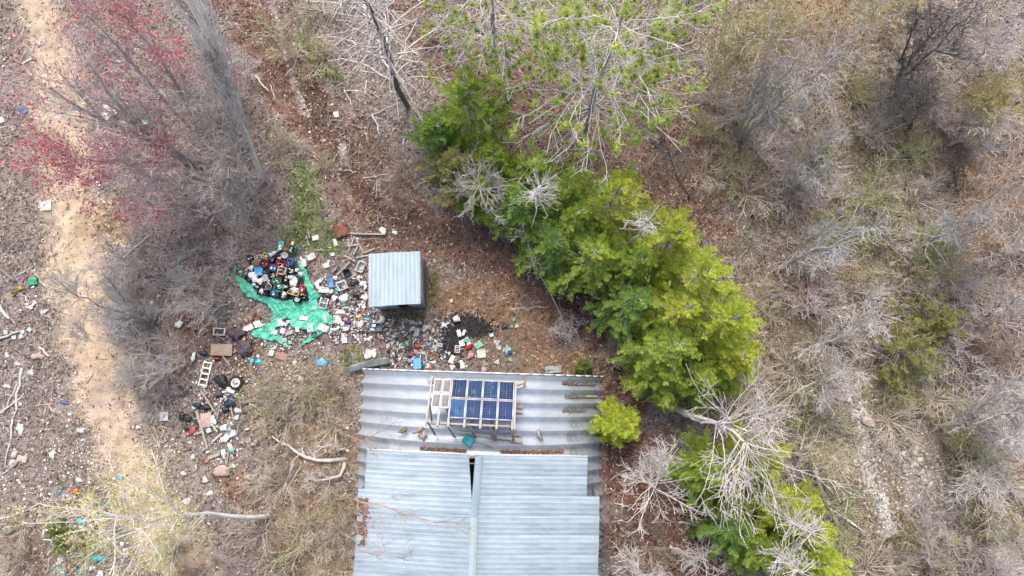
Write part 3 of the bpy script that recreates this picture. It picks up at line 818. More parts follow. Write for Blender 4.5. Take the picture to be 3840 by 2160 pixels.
def bare_tree(name, label, cat, trunks, r0, bk, n1=16, L1=2.4, n2=110, L2=1.1, n3=420, L3=.5, ang=(35, 65), up=.12, curve=.05, t1=(.25, 1.),
              jit=.12, buds=None, group=None, bk2=None, n1pt=6, rfine=.0075, taper=.5, ang2=(30, 60), rm1=.018, rm2=.0125):
    rfine *= 1.35
    Tk = np.stack([trunk_pts(t_) for t_ in trunks]); base = Tk[0, 0].copy(); base[2] += .12
    v = Veg(base); Rt = r0 * np.linspace(1, .3, Tk.shape[1])[None].repeat(len(trunks), 0) * rng.uniform(.8, 1.05, (len(trunks), 1))
    v.wood(Tk, Rt, 8)
    C1, R1 = sprout(Tk, Rt, n1 * len(trunks), L1, n1pt, ang, up, jit, curve, t1, taper, .5, rm1)
    C2, R2 = sprout(C1, R1, n2 * len(trunks), L2, 4, ang2, up * .6, jit, curve, (.2, 1), .4, .6, rm2)
    C3, R3 = sprout(C2, R2, n3 * len(trunks), L3, 3, ang2, up * .5, jit, curve, (.15, 1), .3, .65, rfine)
    v.wood(C1, R1, 5); v.wood(C2, R2, 3); v.wood(C3, R3, 3)
    root = thing(name, base, 0, label, cat, group)
    obj('trunk', v.wood_mesh([0], 'trunk'), bk, root)
    obj('branches', v.wood_mesh([1, 2, 3], 'branches'), bk2 or bk, root)
    if buds:
        nm, fn, per, size, spread, zone = buds
        Cc = tipsof(C3, per, spread)
        Cc = Cc[rng.random(len(Cc)) < zone(Cc, base)]
        V, F, c = leaves(Cc, size, fn); tag(obj(nm, npmesh(nm, V - base, F, col=c), LEAF, root), kind='stuff')
    return root
ALL = lambda C, b: np.ones(len(C))
outer = lambda C, b: np.clip((np.hypot(C[:, 0] - b[0], C[:, 1] - b[1]) - .8) / 5.0, .03, 1)
red = ramp((.54, .075, .125), (.64, .27, .31), lo=.75, hi=1.2)
maple = dict(bk=B_GREY, bk2=B_PURP, n1=22, L1=3.6, n2=130, L2=1.6, n3=520, L3=.85, ang=(18, 52), up=.2, t1=(.12, 1.), jit=.07, rfine=.008,
             buds=('blossom', red, 18, .038, .11, outer))
bare_tree('red_maple', 'bare grey maple with red blossom reaching over the sandy track', 'tree',
          [[(712, 620, 0), (560, 520, 4), (330, 430, 7.5), (190, 330, 9.5)], [(705, 628, 0), (500, 600, 4.), (260, 600, 7.5)], [(720, 612, 0), (480, 450, 6), (330, 240, 9)]], .13, **maple)
bare_tree('red_maple', 'red blossoming maple at the top left, its crown cut by the upper edge', 'tree',
          [[(730, 505, 0), (610, 370, 4.), (480, 220, 7), (330, 60, 9.5)], [(736, 500, 0), (640, 260, 5), (470, 60, 8.)]], .13, **maple)
m2 = dict(maple); m2.update(n1=18, L1=2.6, L2=1.2)
bare_tree('red_maple', 'low red budded maple tangle left of the crate pile, below the other red trees', 'tree',
          [[(790, 800, 0), (660, 770, 3), (540, 760, 5)], [(800, 790, 0), (660, 690, 4), (500, 640, 5.5)]], .09, **m2)
g1 = dict(bk=B_GREY, n1=22, L1=2.6, n2=160, L2=1.2, n3=620, L3=.6, ang=(20, 55), up=.2, t1=(.1, 1), rfine=.008)
bare_tree('grey_tree', 'dense leafless grey tree between the red maples and the brown path', 'tree', [[(900, 540, 0), (800, 440, 4), (690, 330, 7)], [(905, 550, 0), (850, 380, 5), (800, 250, 7)]], .10, **g1)
bare_tree('grey_tree', 'leafless grey thicket tree right above the crate pile tarp', 'tree', [[(960, 800, 0), (880, 760, 2.5), (790, 700, 4.5)], [(965, 790, 0), (930, 700, 3), (860, 590, 5)]], .08, **g1)
bare_tree('grey_tree', 'leafless grey tree at the top edge left of the broom shaped tree', 'tree', [[(860, 260, 0), (770, 100, 5), (690, -20, 7)]], .09, **g1)
# broom shaped poplar
bare_tree('poplar_tree', 'pale grey poplar with upswept broom of branches leaning to the top edge', 'tree',
          [[(985, 672, 0), (905, 440, 3.6), (850, 300, 6), (745, -20, 10)], [(975, 660, 0), (890, 400, 4), (800, 120, 8)]], .12, bark('poplar', (.78, .765, .74), .15), n1=40, L1=4.8, n2=60, L2=2.2, n3=60, L3=1.0, ang=(6, 20), up=.28, jit=.05, t1=(.25, .9), ang2=(8, 24), taper=.35, rfine=.0095, rm1=.030, rm2=.018)
# dead white tree
def dead_tree(name, label, trunks, r0, bk, n1, L1, n2, L2, n3, L3, t1=(.3, 1), ang=(60, 95), up=-.05, curve=-.04, bkt=None, **kw):
    return bare_tree(name, label, 'dead tree', trunks, r0, bkt or bk, n1, L1, n2, L2, n3, L3, ang, up, curve, t1, bk2=bk, **kw)
dead_tree('dead_tree', 'dead tree with long bare whitish boughs and dark trunk at the top edge', [[(1530, 400, 0), (1445, 170, 5.6), (1380, 10, 9), (1320, -140, 12)]], .17, B_PALE, 105, 3.5, 260, 1.0, 220, .5, bkt=B_DARK, t1=(.12, 1), rfine=.014, jit=.17, curve=-.05, ang=(50, 90), rm1=.034, rm2=.024)
# pines with sparse needle tufts
needle = ramp((.36, .48, .13), (.58, .65, .19), lo=.8, hi=1.2)
def needles(C, n_per, Ln, tips):
    n = len(tips) * n_per; c = np.repeat(tips, n_per, 0); d = rnd_unit(n, .25); L = Ln * rng.uniform(.6, 1.15, n)[:, None]
    s_ = norm(np.cross(d, rnd_unit(n))) * .017
    V = np.stack([c - s_, c + s_, c + d * L], 1).reshape(-1, 3); return V, np.arange(n * 3).reshape(-1, 3)
def pine(label, trunk, r0, n1, L1, ntuft):
    Tk = trunk_pts(trunk)[None]; base = Tk[0, 0].copy(); base[2] += .12; v = Veg(base)
    Rt = r0 * np.linspace(1, .25, Tk.shape[1])[None]; v.wood(Tk, Rt, 8)
    C1, R1 = sprout(Tk, Rt, n1, L1, 7, (55, 95), .02, .15, -.02, (.25, .98), .45, .32, .024)
    C2, R2 = sprout(C1, R1, n1 * 5, 1.15, 4, (30, 60), .0, .12, .0, (.3, 1), .3, .6, .016, flat=.5)
    C3, R3 = sprout(C2, R2, n1 * 8, .5, 3, (30, 60), .05, .12, .0, (.2, 1), .3, .6, .010)
    v.wood(C1, R1, 5); v.wood(C2, R2, 4); v.wood(C3, R3, 3)
    root = thing('pine_tree', base, 0, label, 'pine tree')
    obj('trunk', v.wood_mesh([0], 'trunk'), B_BLUE, root); obj('branches', v.wood_mesh([1, 2, 3], 'branches'), B_PALE, root)
    ends = np.concatenate([C2[:, -1], C3[:, -1]]); pick_ = rng.choice(len(ends), min(ntuft, len(ends)), False)
    V, F = needles(None, 70, .29, ends[pick_]); c = np.repeat(np.repeat(needle(ntuft), 70, 0) * rng.uniform(.8, 1.2, (ntuft * 70, 1)), 3, 0)
    tag(obj('needles', npmesh('needles', V - base, F, col=c), LEAF, root), kind='stuff')
pine('sparse pine at the top edge with few needle tufts, left of the fuller pine', [(1862, 300, 0), (1850, 60, 6), (1836, -150, 11)], .15, 85, 4.4, 190)
pine('large sparse pine with bright needle tufts on pale boughs above the cedars', [(2182, 535, 0), (2240, 330, 5.5), (2330, 70, 11)], .17, 115, 5.6, 520)
# big dead leafless tree right of the hut
dead_tree('dead_tree', 'pale dead tree with bent thick trunk and spreading bare crown right of hut',
          [[(2505, 1528, 0), (2560, 1536, 1.8), (2650, 1590, 3.8), (2750, 1585, 5.6)], [(2507, 1532, 0), (2600, 1560, 2.9), (2740, 1600, 5.4), (2820, 1700, 6)]], .17, B_WHITE, 17, 3.4, 95, 1.6, 330, .75, t1=(.78, 1), ang=(35, 85), up=.12, curve=.02, rfine=.010, taper=.1)
dead_tree('dead_tree', 'small pale dead tree with star shaped bare crown by the hut corner sheet', [[(2385, 1765, 0), (2420, 1800, 2.6), (2458, 1832, 4.6)]], .10, B_WHITE, 24, 2.1, 130, 1.0, 420, .5, t1=(.55, 1), ang=(50, 95), up=.05, rfine=.010, taper=.1)
dead_tree('dead_tree', 'spiky grey dead conifer top poking out of the cedars below the pine', [[(2006, 850, 0), (2020, 760, 4.5), (2030, 690, 8)]], .09, B_PALE, 46, 1.5, 70, .5, 60, .3, t1=(.55, 1), ang=(50, 85), rfine=.012)
dead_tree('dead_tree', 'small spiky dead conifer top in the middle of the cedar row', [[(2300, 980, 0), (2370, 900, 5), (2438, 822, 9)]], .08, B_PALE, 30, 1.15, 40, .4, 40, .25, t1=(.72, 1), ang=(40, 80), rfine=.012)
dead_tree('dead_tree', 'dead conifer with dense pale side branches over the lower right cedars', [[(2790, 1850, 0), (2920, 1930, 4.5), (3050, 2000, 8)]], .10, B_PALE, 60, 1.5, 90, .6, 80, .3, t1=(.6, 1), ang=(50, 85), rfine=.012)
dead_tree('dead_tree', 'dead conifer with drooping pale branches cut by the lower right edge', [[(2760, 1960, 0), (2900, 2070, 5), (3010, 2150, 8)]], .10, B_PALE, 50, 1.4, 80, .6, 80, .3, t1=(.6, 1), ang=(50, 85), rfine=.012)
dead_tree('dead_tree', 'wide bare grey bush of stiff branches in front of the upper cedars', [[(1815, 800, 0), (1806, 745, 2.5), (1798, 690, 4.8)]], .07, B_GREY, 30, 2.3, 150, 1.0, 360, .5, t1=(.5, 1), ang=(40, 85), up=.1, rfine=.009)
dead_tree('dead_tree', 'pale dead tree with dark upright stub at the bottom edge right of the hut', [[(2560, 2150, 0), (2640, 2060, 1.5), (2650, 2160, 3.5)]], .10, B_GREY, 16, 1.7, 70, .8, 160, .4, t1=(.4, 1), rfine=.010)
dead_tree('dead_tree', 'bare whitish tree at the bottom edge touching the hut right side', [[(2350, 2190, 0), (2380, 2180, 2.5), (2410, 2150, 4.5)]], .09, B_WHITE, 26, 2.0, 120, 1.0, 340, .5, t1=(.35, 1), ang=(40, 85), up=.1, rfine=.010)
bare_tree('leaning_sapling', 'slender bent grey sapling leaning along the cedar row edge', 'sapling', [[(2155, 1300, 0), (2105, 1190, .8), (2045, 1080, 1.8), (1990, 960, 2.8), (1960, 850, 3.6)]], .042, B_GREY, 10, 1.0, 30, .6, 60, .3, t1=(.3, 1), rfine=.008)
bare_tree('grey_shrub', 'small bare broom of grey stems lying by the leaning sapling', 'shrub', [[(2140, 1150, 0), (2120, 1190, .5), (2085, 1240, .9)], [(2140, 1150, 0), (2140, 1200, .5), (2150, 1250, .8)]], .03, B_GREY, 12, 1.1, 40, .6, 90, .4, ang=(10, 40), rfine=.008)
bare_tree('grey_shrub', 'dark bare shrub over the half buried tyre near the hut corner', 'shrub', [[(2290, 1330, 0), (2292, 1318, 1.0)], [(2290, 1330, 0), (2300, 1310, .9)]], .035, B_BROWN, 20, 1.4, 80, .8, 170, .4, ang=(40, 85), t1=(.3, 1), rfine=.008)
# birch over the track
birch_l = ramp((.50, .50, .18), (.62, .60, .27), lo=.8, hi=1.15)
bare_tree('birch_tree', 'white leaning birch with pale yellow new leaves over the sandy track', 'tree',
          [[(1010, 1937, 0), (860, 1932, 2.2), (700, 1925, 4.6), (560, 1945, 6.6), (400, 1935, 8.4)]], .125, bark('birch', (.68, .66, .635), .2), n1=20, L1=4.2, n2=90, L2=1.9, n3=420, L3=.9, ang=(25, 65), up=.0, jit=.12, t1=(.33, 1.), rfine=.009, bk2=MATS['bark_birch'], taper=.3, rm1=.028, rm2=.016,
          buds=('leaves', birch_l, 14, .034, .14, ALL))
# dark shrub over the track and its kin
sb = dict(n1=18, L1=1.7, n2=110, L2=.9, n3=360, L3=.45, ang=(20, 60), up=.12, t1=(.15, 1), rfine=.0085)
bare_tree('dark_shrub', 'dark bare shrub whose long stems reach over the sandy track', 'shrub', [[(610, 1225, 0), (480, 1140, 1.5), (385, 1025, 3)], [(600, 1230, 0), (430, 1160, 1.6), (310, 1125, 2.6), (225, 1062, 3.4)], [(605, 1235, 0), (500, 1190, 1.5), (380, 1210, 2.6)]], .05, B_DARK, bk2=B_BLUE, **sb)
bare_tree('dark_shrub', 'low dark shrub left of the white ladder', 'shrub', [[(700, 1360, 0), (560, 1330, 1.5), (430, 1310, 2.4), (320, 1265, 3)], [(700, 1365, 0), (600, 1400, 1.5), (470, 1420, 2.2)]], .045, B_GREY, **sb)
bare_tree('grey_shrub', 'tangled grey shrub between the tarp and the dark track shrub', 'shrub', [[(860, 1130, 0), (790, 1100, 1.2), (700, 1060, 2)], [(860, 1135, 0), (800, 1160, 1.2), (720, 1170, 2)]], .04, B_GREY, **sb)
bare_tree('fallen_birch', 'white fallen birch limb with forks lying left of the hut', 'fallen tree', [[(1300, 1722, 0), (1240, 1732, .12), (1140, 1722, .2), (1070, 1680, .3), (1020, 1635, .3)], [(1290, 1730, 0), (1285, 1780, .2), (1230, 1800, .3), (1160, 1795, .3)], [(1310, 1690, 0), (1270, 1678, .2), (1190, 1672, .3)]], .12, B_WHITE, 8, 1.1, 30, .5, 50, .3, t1=(.35, 1), up=.0, rfine=.009)
twg = dict(n1=10, L1=1.5, n2=34, L2=.8, n3=90, L3=.4, ang=(20, 50), up=.0, t1=(.35, 1), rfine=.005, taper=.2, curve=0, rm1=.012, rm2=.008)
bare_tree('roadside_tree', 'slender brown tree whose bare twigs hang over the left blue sheets', 'tree', [[(1270, 1880, 0), (1300, 1865, 3.4), (1420, 1895, 4.9), (1600, 1945, 5.2), (1690, 1950, 5.3)]], .05, B_BROWN, **twg)
bare_tree('roadside_tree', 'twiggy brown tree over the lower left corner of the blue sheets', 'tree', [[(1260, 2070, 0), (1270, 2050, 3.2), (1400, 2080, 4.6), (1500, 2090, 4.9)], [(1260, 2070, 0), (1280, 1990, 3.2), (1380, 1980, 4.6)]], .03, B_BROWN, **twg)
bare_tree('roadside_tree', 'twiggy grey tree over the left end of the exposed hut ribs', 'tree', [[(1225, 1700, 0), (1260, 1690, 2.8), (1390, 1650, 3.8), (1460, 1600, 4.)]], .03, B_BROWN, **twg)
# ---- right hand woodland
rt = dict(n1=20, L1=2.0, n2=130, L2=1.0, n3=480, L3=.5, ang=(25, 60), up=.1, t1=(.2, 1), rfine=.0085)
orange = ramp((.36, .19, .06), (.42, .24, .08), lo=.7, hi=1.2); yel = ramp((.36, .33, .05), (.46, .40, .08)); olv = ramp((.29, .33, .09), (.42, .42, .15)); grn = ramp((.24, .34, .10), (.37, .44, .17))
bare_tree('forked_tree', 'dark forked tree with orange buds at the top right', 'tree', [[(2770, 525, 0), (2850, 400, 3), (2990, 220, 6.6)], [(2775, 525, 0), (2890, 420, 3), (3050, 300, 5.8), (3120, 200, 7)], [(2772, 520, 0), (2840, 290, 4.5), (2900, 120, 7)]], .09, B_BLUE, buds=('buds', orange, 13, .034, .16, outer), **dict(rt, L1=2.9, L2=1.5, L3=.8))
bare_tree('forked_tree', 'orange budded tree at the right edge above mid height', 'tree', [[(3600, 900, 0), (3700, 850, 3), (3790, 790, 5)], [(3600, 900, 0), (3690, 760, 4), (3760, 700, 5.5)]], .07, B_GREY, buds=('buds', orange, 11, .034, .15, outer), **dict(rt, L1=2.6, L2=1.4, L3=.7))
RT = [
 ('blue grey leafless tree leaning right beside the cedar row, mid height', [[(2930, 1005, 0), (3000, 960, 2.2), (3130, 925, 4.5), (3260, 850, 6.5)]], .09, B_BLUE, None),
 ('pale leafless tree leaning right of the lowest bright cedar tip', [[(2965, 1328, 0), (3080, 1300, 3), (3180, 1250, 5), (3300, 1160, 7)]], .08, B_PALE, None),
 ('dark multi stemmed tree near the top right corner', [[(3362, 305, 0), (3400, 170, 3.5), (3440, 60, 6)], [(3366, 300, 0), (3440, 180, 3.5), (3560, 60, 6)], [(3370, 300, 0), (3470, 220, 3), (3640, 60, 6.2)]], .08, B_DARK, None),
 ('small dark tree below the dark multi stemmed tree', [[(3420, 475, 0), (3445, 410, 2), (3480, 330, 4)], [(3425, 480, 0), (3370, 400, 2), (3320, 345, 3)]], .07, B_DARK, None),
 ('pale fallen looking tree by the yellow shrub at right', [[(3558, 545, 0), (3620, 510, 1.6), (3720, 455, 3.6)]], .08, B_PALE, None),
 ('grey tree with wide pale crown at the lower right edge', [[(3515, 1602, 0), (3620, 1580, 2), (3700, 1500, 4), (3770, 1440, 5.5)], [(3520, 1605, 0), (3640, 1585, 2.4), (3790, 1640, 4)], [(3640, 1580, 2), (3760, 1560, 3.5), (3900, 1500, 5)]], .11, B_PALE, None),
 ('long pale trunk slanting down along the upper right edge', [[(3835, 390, 0), (3770, 260, 2), (3720, 130, 4), (3690, 40, 5.5)]], .11, B_PALE, None),
 ('grey blue tree between the green stemmed shrub and the right edge', [[(3455, 935, 0), (3530, 890, 2.5), (3640, 815, 5)]], .09, B_BLUE, None),
 ('slender dark tree leaning left against the right flank of pine', [[(2592, 745, 0), (2530, 640, 2.5), (2462, 425, 6)]], .06, B_DARK, None),
 ('dark straight trunk at the top edge right of the large pine', [[(2545, 80, 0), (2580, 10, 2.5), (2640, -120, 7)]], .08, B_DARK, None),
 ('pale brush tree in the middle of the right hand woodland, above pink leaves', [[(2935, 725, 0), (2990, 640, 2), (3080, 560, 4)], [(2940, 725, 0), (3010, 670, 2), (3130, 620, 4)]], .06, B_PALE, None),
 ('pale tree with fine twigs right of the big dead crown', [[(2990, 1500, 0), (3070, 1440, 2), (3180, 1400, 4.4)]], .06, B_WHITE, None),
 ('grey leafless tree near the top edge between orange and dark trees', [[(3180, 330, 0), (3230, 180, 4), (3290, 20, 7)]], .07, B_GREY, ('buds', olv, 3, .028, .1, ALL)),
 ('olive budded tree beside the pine at the top', [[(2640, 330, 0), (2690, 200, 3), (2740, 60, 6)], [(2645, 330, 0), (2740, 260, 3), (2800, 170, 5)]], .07, B_TAN, ('buds', olv, 4, .028, .1, ALL)),
 ('yellow budded shrub tree near the right edge, upper part', [[(3610, 460, 0), (3660, 440, 2), (3720, 410, 3.4)], [(3610, 460, 0), (3680, 390, 2.5), (3740, 350, 4)]], .05, B_TAN, ('buds', yel, 3, .034, .1, ALL)),
 ('yellow budded tree at the top edge near the right corner', [[(3300, 150, 0), (3360, 60, 3), (3400, -20, 5)]], .05, B_TAN, ('buds', yel, 3, .034, .1, ALL)),
 ('purple grey tree beneath the pale slanting trunk at right', [[(3560, 330, 0), (3640, 250, 3), (3700, 180, 5)]], .06, B_PURP, None),
 ('grey tree at the right edge level with the big shed', [[(3690, 1180, 0), (3770, 1140, 3), (3860, 1090, 5)]], .07, B_GREY, None),
 ('tan stemmed tree left of the long pale rock strip', [[(3000, 1680, 0), (3060, 1690, 2), (3120, 1720, 3.4)]], .045, B_TAN, ('buds', olv, 2, .028, .1, ALL)),
 ('grey tree in the lower right corner', [[(3700, 2010, 0), (3790, 2060, 3), (3880, 2110, 5)]], .06, B_GREY, None),
 ('pale leafless tree right of the gravel patch', [[(3560, 1790, 0), (3640, 1800, 2.4), (3740, 1830, 4.4)]], .06, B_PALE, None),
]
for lb, tr_, r_, bk_, bd in RT:
    bare_tree('woodland_tree', lb, 'tree', tr_, r_, bk_, buds=bd, group='leafless trees of the right hand woodland', **rt)
bare_tree('sapling_clump', 'fan of slim grey saplings rising from the lower right edge', 'sapling', [[(3508, 2185, 0), (3480, 2060, 2), (3455, 1815, 5)], [(3505, 2180, 0), (3450, 2010, 2.4), (3340, 1860, 4.6)], [(3510, 2180, 0), (3465, 1960, 3.4), (3400, 1840, 5)], [(3512, 2180, 0), (3480, 1950, 3.4), (3440, 1800, 5)]], .04, B_PALE, n1=6, L1=1.6, n2=16, L2=.8, n3=30, L3=.4, ang=(8, 28), up=.2, rfine=.008)
# ---- cedars
def cedar(label, tx, ty, h, Rr, pal, nb=115, group='cedars in the row right of the shed'):
    bp = auto_base(tx, ty, h); base = P(bp[0], bp[1]); Rr = Rr * 1.12; apex = base + UP * h
    Tk = np.linspace(base - UP * .12, apex - UP * .15, 8)[None] + 0.; Tk[0, 1:-1] += rng.normal(0, .04, (6, 3)); Rt = (.05 + .012 * h) * np.linspace(1, .2, 8)[None]
    v = Veg(base); v.wood(Tk, Rt, 7)
    # boughs
    t = np.concatenate([rng.beta(1.2, 1.0, nb) * .88 + .10, rng.uniform(.8, 1, 10)]); nbt = len(t)
    az = rng.uniform(0, 2 * math.pi, nbt); lump = .72 + .38 * np.sin(az * 3 + rng.uniform(0, 6)) * np.sin(az * 2 + rng.uniform(0, 6)) + rng.uniform(-.12, .25, nbt)
    L = Rr * np.clip(np.minimum((1.02 - t) * 1.55, .70 + .5 * np.minimum(t, .5)), .10, 1.1) * lump + .12
    f = t * 7; i0 = np.minimum(f.astype(int), 6); p0 = Tk[0, i0] * (1 - (f - i0))[:, None] + Tk[0, i0 + 1] * (f - i0)[:, None]
    d = np.stack([np.cos(az), np.sin(az), rng.uniform(-.05, .35, nbt) + .5 * (t > .85)], 1)
    C1 = chain(p0, d, L, 6, .06, .06); R1 = np.full((nbt, 6), .022) * np.linspace(1, .35, 6); v.wood(C1, R1, 4)
    # fronds on the boughs
    wts = L / L.sum(); nf = int(nbt * 17); pi = rng.choice(nbt, nf, p=wts); tt = rng.uniform(.16, 1.0, nf) ** .8
    ff = tt * 5; j0 = np.minimum(ff.astype(int), 4); fr = (ff - j0)[:, None]
    q0 = C1[pi, j0] * (1 - fr) + C1[pi, j0 + 1] * fr; T = norm(C1[pi, j0 + 1] - C1[pi, j0])
    side = norm(np.cross(T, UP)) * rng.choice([-1, 1], (nf, 1))
    fd = norm(T * rng.uniform(.5, 1., (nf, 1)) + side * rng.uniform(.2, 1., (nf, 1)) + UP * rng.uniform(-.25, .45, (nf, 1)))
    fl = rng.uniform(.13, .34, nf)
    nl = 10; s_ = np.linspace(.05, 1, nl); ax = norm(np.cross(fd, UP + rng.normal(0, .45, (nf, 3)))); nrmf = np.cross(ax, fd)
    sg = np.where(np.arange(nl) % 2, 1, -1); spread = .10 * (1 - s_ * .75)
    Cc = q0[:, None] + fd[:, None] * (fl[:, None] * s_)[:, :, None] + ax[:, None] * (sg * spread)[None, :, None] * (fl[:, None, None] / .3) - UP * (.10 * fl[:, None] * s_ ** 2)[:, :, None]
    U = norm(fd[:, None] * .75 + ax[:, None] * sg[None, :, None] * .8); U = U + rng.normal(0, .12, U.shape); Wv = np.cross(nrmf[:, None] + rng.normal(0, .25, U.shape), U)
    Wv = norm(Wv); sz = (.039 * rng.uniform(.7, 1.2, (nf, nl)))[:, :, None]
    V, F = quads(Cc.reshape(-1, 3), (U * sz).reshape(-1, 3), (Wv * sz * .36).reshape(-1, 3))
    c1, c2 = np.array(pal[0]), np.array(pal[1]); k = np.clip(rng.normal(.5, .16, (nbt, 1)), 0, 1)[pi] + rng.normal(0, .16, (nf, 1))
    tipk = np.clip(k[:, None] * .75 + .35 * s_[None, :, None] * rng.uniform(.4, 1, (nf, 1, 1)), 0, 1)
    c = (c1 * (1 - tipk) + c2 * tipk) * rng.uniform(.8, 1.18, (nf, nl, 1))
    brown = rng.random(nf) < .02; c[brown] = np.array([.24, .19, .09])
    root = thing('cedar_tree', base, 0, label, 'cedar', group)
    obj('trunk', v.wood_mesh([0], 'trunk'), B_BROWN, root); obj('boughs', v.wood_mesh([1], 'boughs'), B_GREY, root)
    tag(obj('foliage', npmesh('foliage', V - base, F, col=np.repeat(c.reshape(-1, 3), 4, 0)), LEAF, root), kind='stuff')
LIME = ((.27, .37, .05), (.54, .58, .085)); MIDG = ((.20, .34, .055), (.43, .53, .085)); DEEP = ((.14, .28, .06), (.31, .45, .10)); OLV = ((.20, .22, .075), (.36, .36, .13)); YEL = ((.28, .39, .05), (.55, .61, .085))
CED = [
 ('bright green cedar directly below the dead white tree, uppermost of the row', 1735, 290, 6.4, 2.2, MIDG),
 ('low cedar skirt left of the uppermost cedar', 1640, 450, 4.2, 1.6, DEEP),
 ('olive green cedar behind the wide bare bush', 1700, 590, 4.2, 1.8, OLV),
 ('deep green cedar just right of the wide bare bush', 1945, 740, 5.2, 2.0, DEEP),
 ('small mid green cedar between uppermost cedar and spiky dead top', 1850, 560, 4.4, 1.5, MIDG),
 ('tall yellow green cedar under the large pine', 2330, 690, 7.6, 2.2, LIME),
 ('dark cedar at the inner edge of the row above the open brown ground', 2090, 900, 5., 1.9, DEEP),
 ('mid green cedar in the heart of the row, left of the small dead top', 2240, 940, 6.2, 2.1, MIDG),
 ('yellow green cedar on the outer edge beside the forked tree', 2560, 860, 7.2, 1.9, LIME),
 ('broad lime cedar in the outer middle of the row', 2665, 1010, 7.4, 2.1, YEL),
 ('dark cedar filling the inner bend of the row', 2400, 1120, 5., 2.0, DEEP),
 ('brightest yellow green cedar at the right end of the row', 2775, 1190, 7.6, 2.1, YEL),
 ('mid green cedar below the brightest cedar', 2560, 1290, 6., 2.1, MIDG),
 ('lime cedar tip behind the big dead crown', 2800, 1330, 6.4, 1.7, LIME),
 ('lowest green cedar of the row, near the bent dead trunk', 2520, 1395, 4.6, 1.5, MIDG),
 ('mid green cedar at the inner right foot of the row', 2650, 1420, 5., 1.6, MIDG),
 ('mid green filler cedar between spiky top and tall yellow one', 2180, 780, 5.8, 1.8, MIDG),
 ('green cedar between the tall yellow cedar and the dark inner ones', 2420, 960, 6., 1.8, MIDG),
 ('mid green cedar under the left boughs of the large pine', 2010, 610, 4.6, 1.7, MIDG),
 ('green cedar between spiky dead top and the yellow tall cedar', 2130, 690, 5.4, 1.8, MIDG),
 ('lime cedar on the outer side below the yellow green one', 2600, 1150, 6.6, 2.0, LIME),
 ('green cedar joining the bare bush and the inner dark cedar', 1800, 690, 3.8, 1.6, MIDG),
 ('yellow green cedar at the lower right beyond the dead conifer', 3060, 2010, 5.6, 1.6, LIME),
 ('small round lime cedar standing alone at the right wall of the hut', 2345, 1612, 3.6, 1.05, YEL),
 ('green cedar under the lower branches of big dead tree', 2700, 1790, 4.6, 1.6, MIDG),
 ('lime cedar right below the big dead crown', 2890, 1760, 6., 1.7, LIME),
 ('yellow green cedar in the lower right group beside the fallen poles', 2960, 1920, 6., 1.8, YEL),
 ('dark cedar at the bottom edge in the lower right group', 2790, 2010, 4.6, 1.6, DEEP),
 ('lime cedar at the bottom edge, rightmost of its group', 3110, 2120, 6.2, 1.8, YEL),
 ('green cedar at the bottom edge under the dead conifer', 2920, 2110, 5.6, 1.8, MIDG),
 ('olive evergreen bush alone in the right hand woodland, upper lobe', 3560, 1190, 2.6, 1.3, OLV, 40),
 ('olive evergreen bush alone in the right hand woodland, larger lower lobe', 3450, 1320, 2.8, 1.9, OLV, 45),
 ('olive evergreen bush at the bright cedar outer side near mid right', 3100, 560, 2.2, 1.1, OLV, 30),
]
for c in CED: cedar(*c)
LANDS += [('dark forked tree', 2770, 520), ('blue grey leaning tree', 2930, 1000), ('pale tree beside cedar tip', 2965, 1330), ('dark multi stemmed tree', 3365, 300), ('small dark tree', 3420, 480), ('pale fallen looking tree', 3600, 520),
 ('wide pale crowned tree', 3640, 1580), ('pale slanting trunk', 3770, 260), ('green stemmed clump', 3450, 960), ('olive evergreen bush', 3480, 1280), ('pale rock strip', 3230, 1600), ('gravel patch', 3440, 1780), ('sapling fan', 3470, 2000), ('pale poles', 3130, 1900),
 ('orange budded edge tree', 3690, 850), ('white pole', 3110, 1130), ('yellow moss patch', 3130, 1060), ('red brown patch', 3010, 1120), ('pale brush tree', 3000, 650), ('pale horizontal branch', 3380, 600), ('pale rock hump', 2985, 470), ('olive budded tree', 2690, 230), ('straight dark trunk', 2560, 50), ('angular pale rock', 3255, 1580), ('narrow grey stone', 3630, 2035), ('yellow budded shrub', 3660, 430),
 ('red maple trunks', 700, 600), ('upper maple trunks', 730, 500), ('poplar foot', 980, 670), ('green bag', 525, 435), ('large white crumpled sheet', 415, 425), ('low red maple', 790, 800), ('pale straight pole', 520, 910), ('dark track shrub', 600, 1220), ('white ladder', 770, 1400), ('white square panel', 617, 1560), ('crate pile', 1040, 1050), ('tarp foot', 960, 1240), ('wooden slab', 837, 1312), ('car tyre', 889, 1435),
 ('fallen white birch', 1200, 1725), ('boulder', 837, 1765), ('left end of hut ribs', 1345, 1500), ('left edge of blue sheets', 1330, 1900), ('weathered plank like log', 1080, 1800), ('birch foot', 1010, 1937), ('hut far left corner', 1350, 1390), ('lone lime cedar', 2345, 1610), ('bent dead trunk', 2510, 1530), ('star crowned dead tree', 2385, 1765), ('grey log stub', 2550, 2060), ('green seedling', 2602, 2005),
 ('dead white tree foot', 1530, 400), ('green weeds by the path', 1150, 190), ('pale rock strip by the path', 1080, 230), ('white folded sheet', 1262, 432), ('grassy patch', 1140, 760), ('rusty sheet', 1282, 866), ('small shed', 1480, 1050), ('pine sapling', 250, 2030), ('long weathered poles', 390, 2000), ('concrete lumps', 55, 1720), ('chair frame', 190, 2003), ('upright logs', 70, 1480), ('olive buckets', 75, 1090), ('white plates', 118, 1145), ('jeans', 90, 415)]
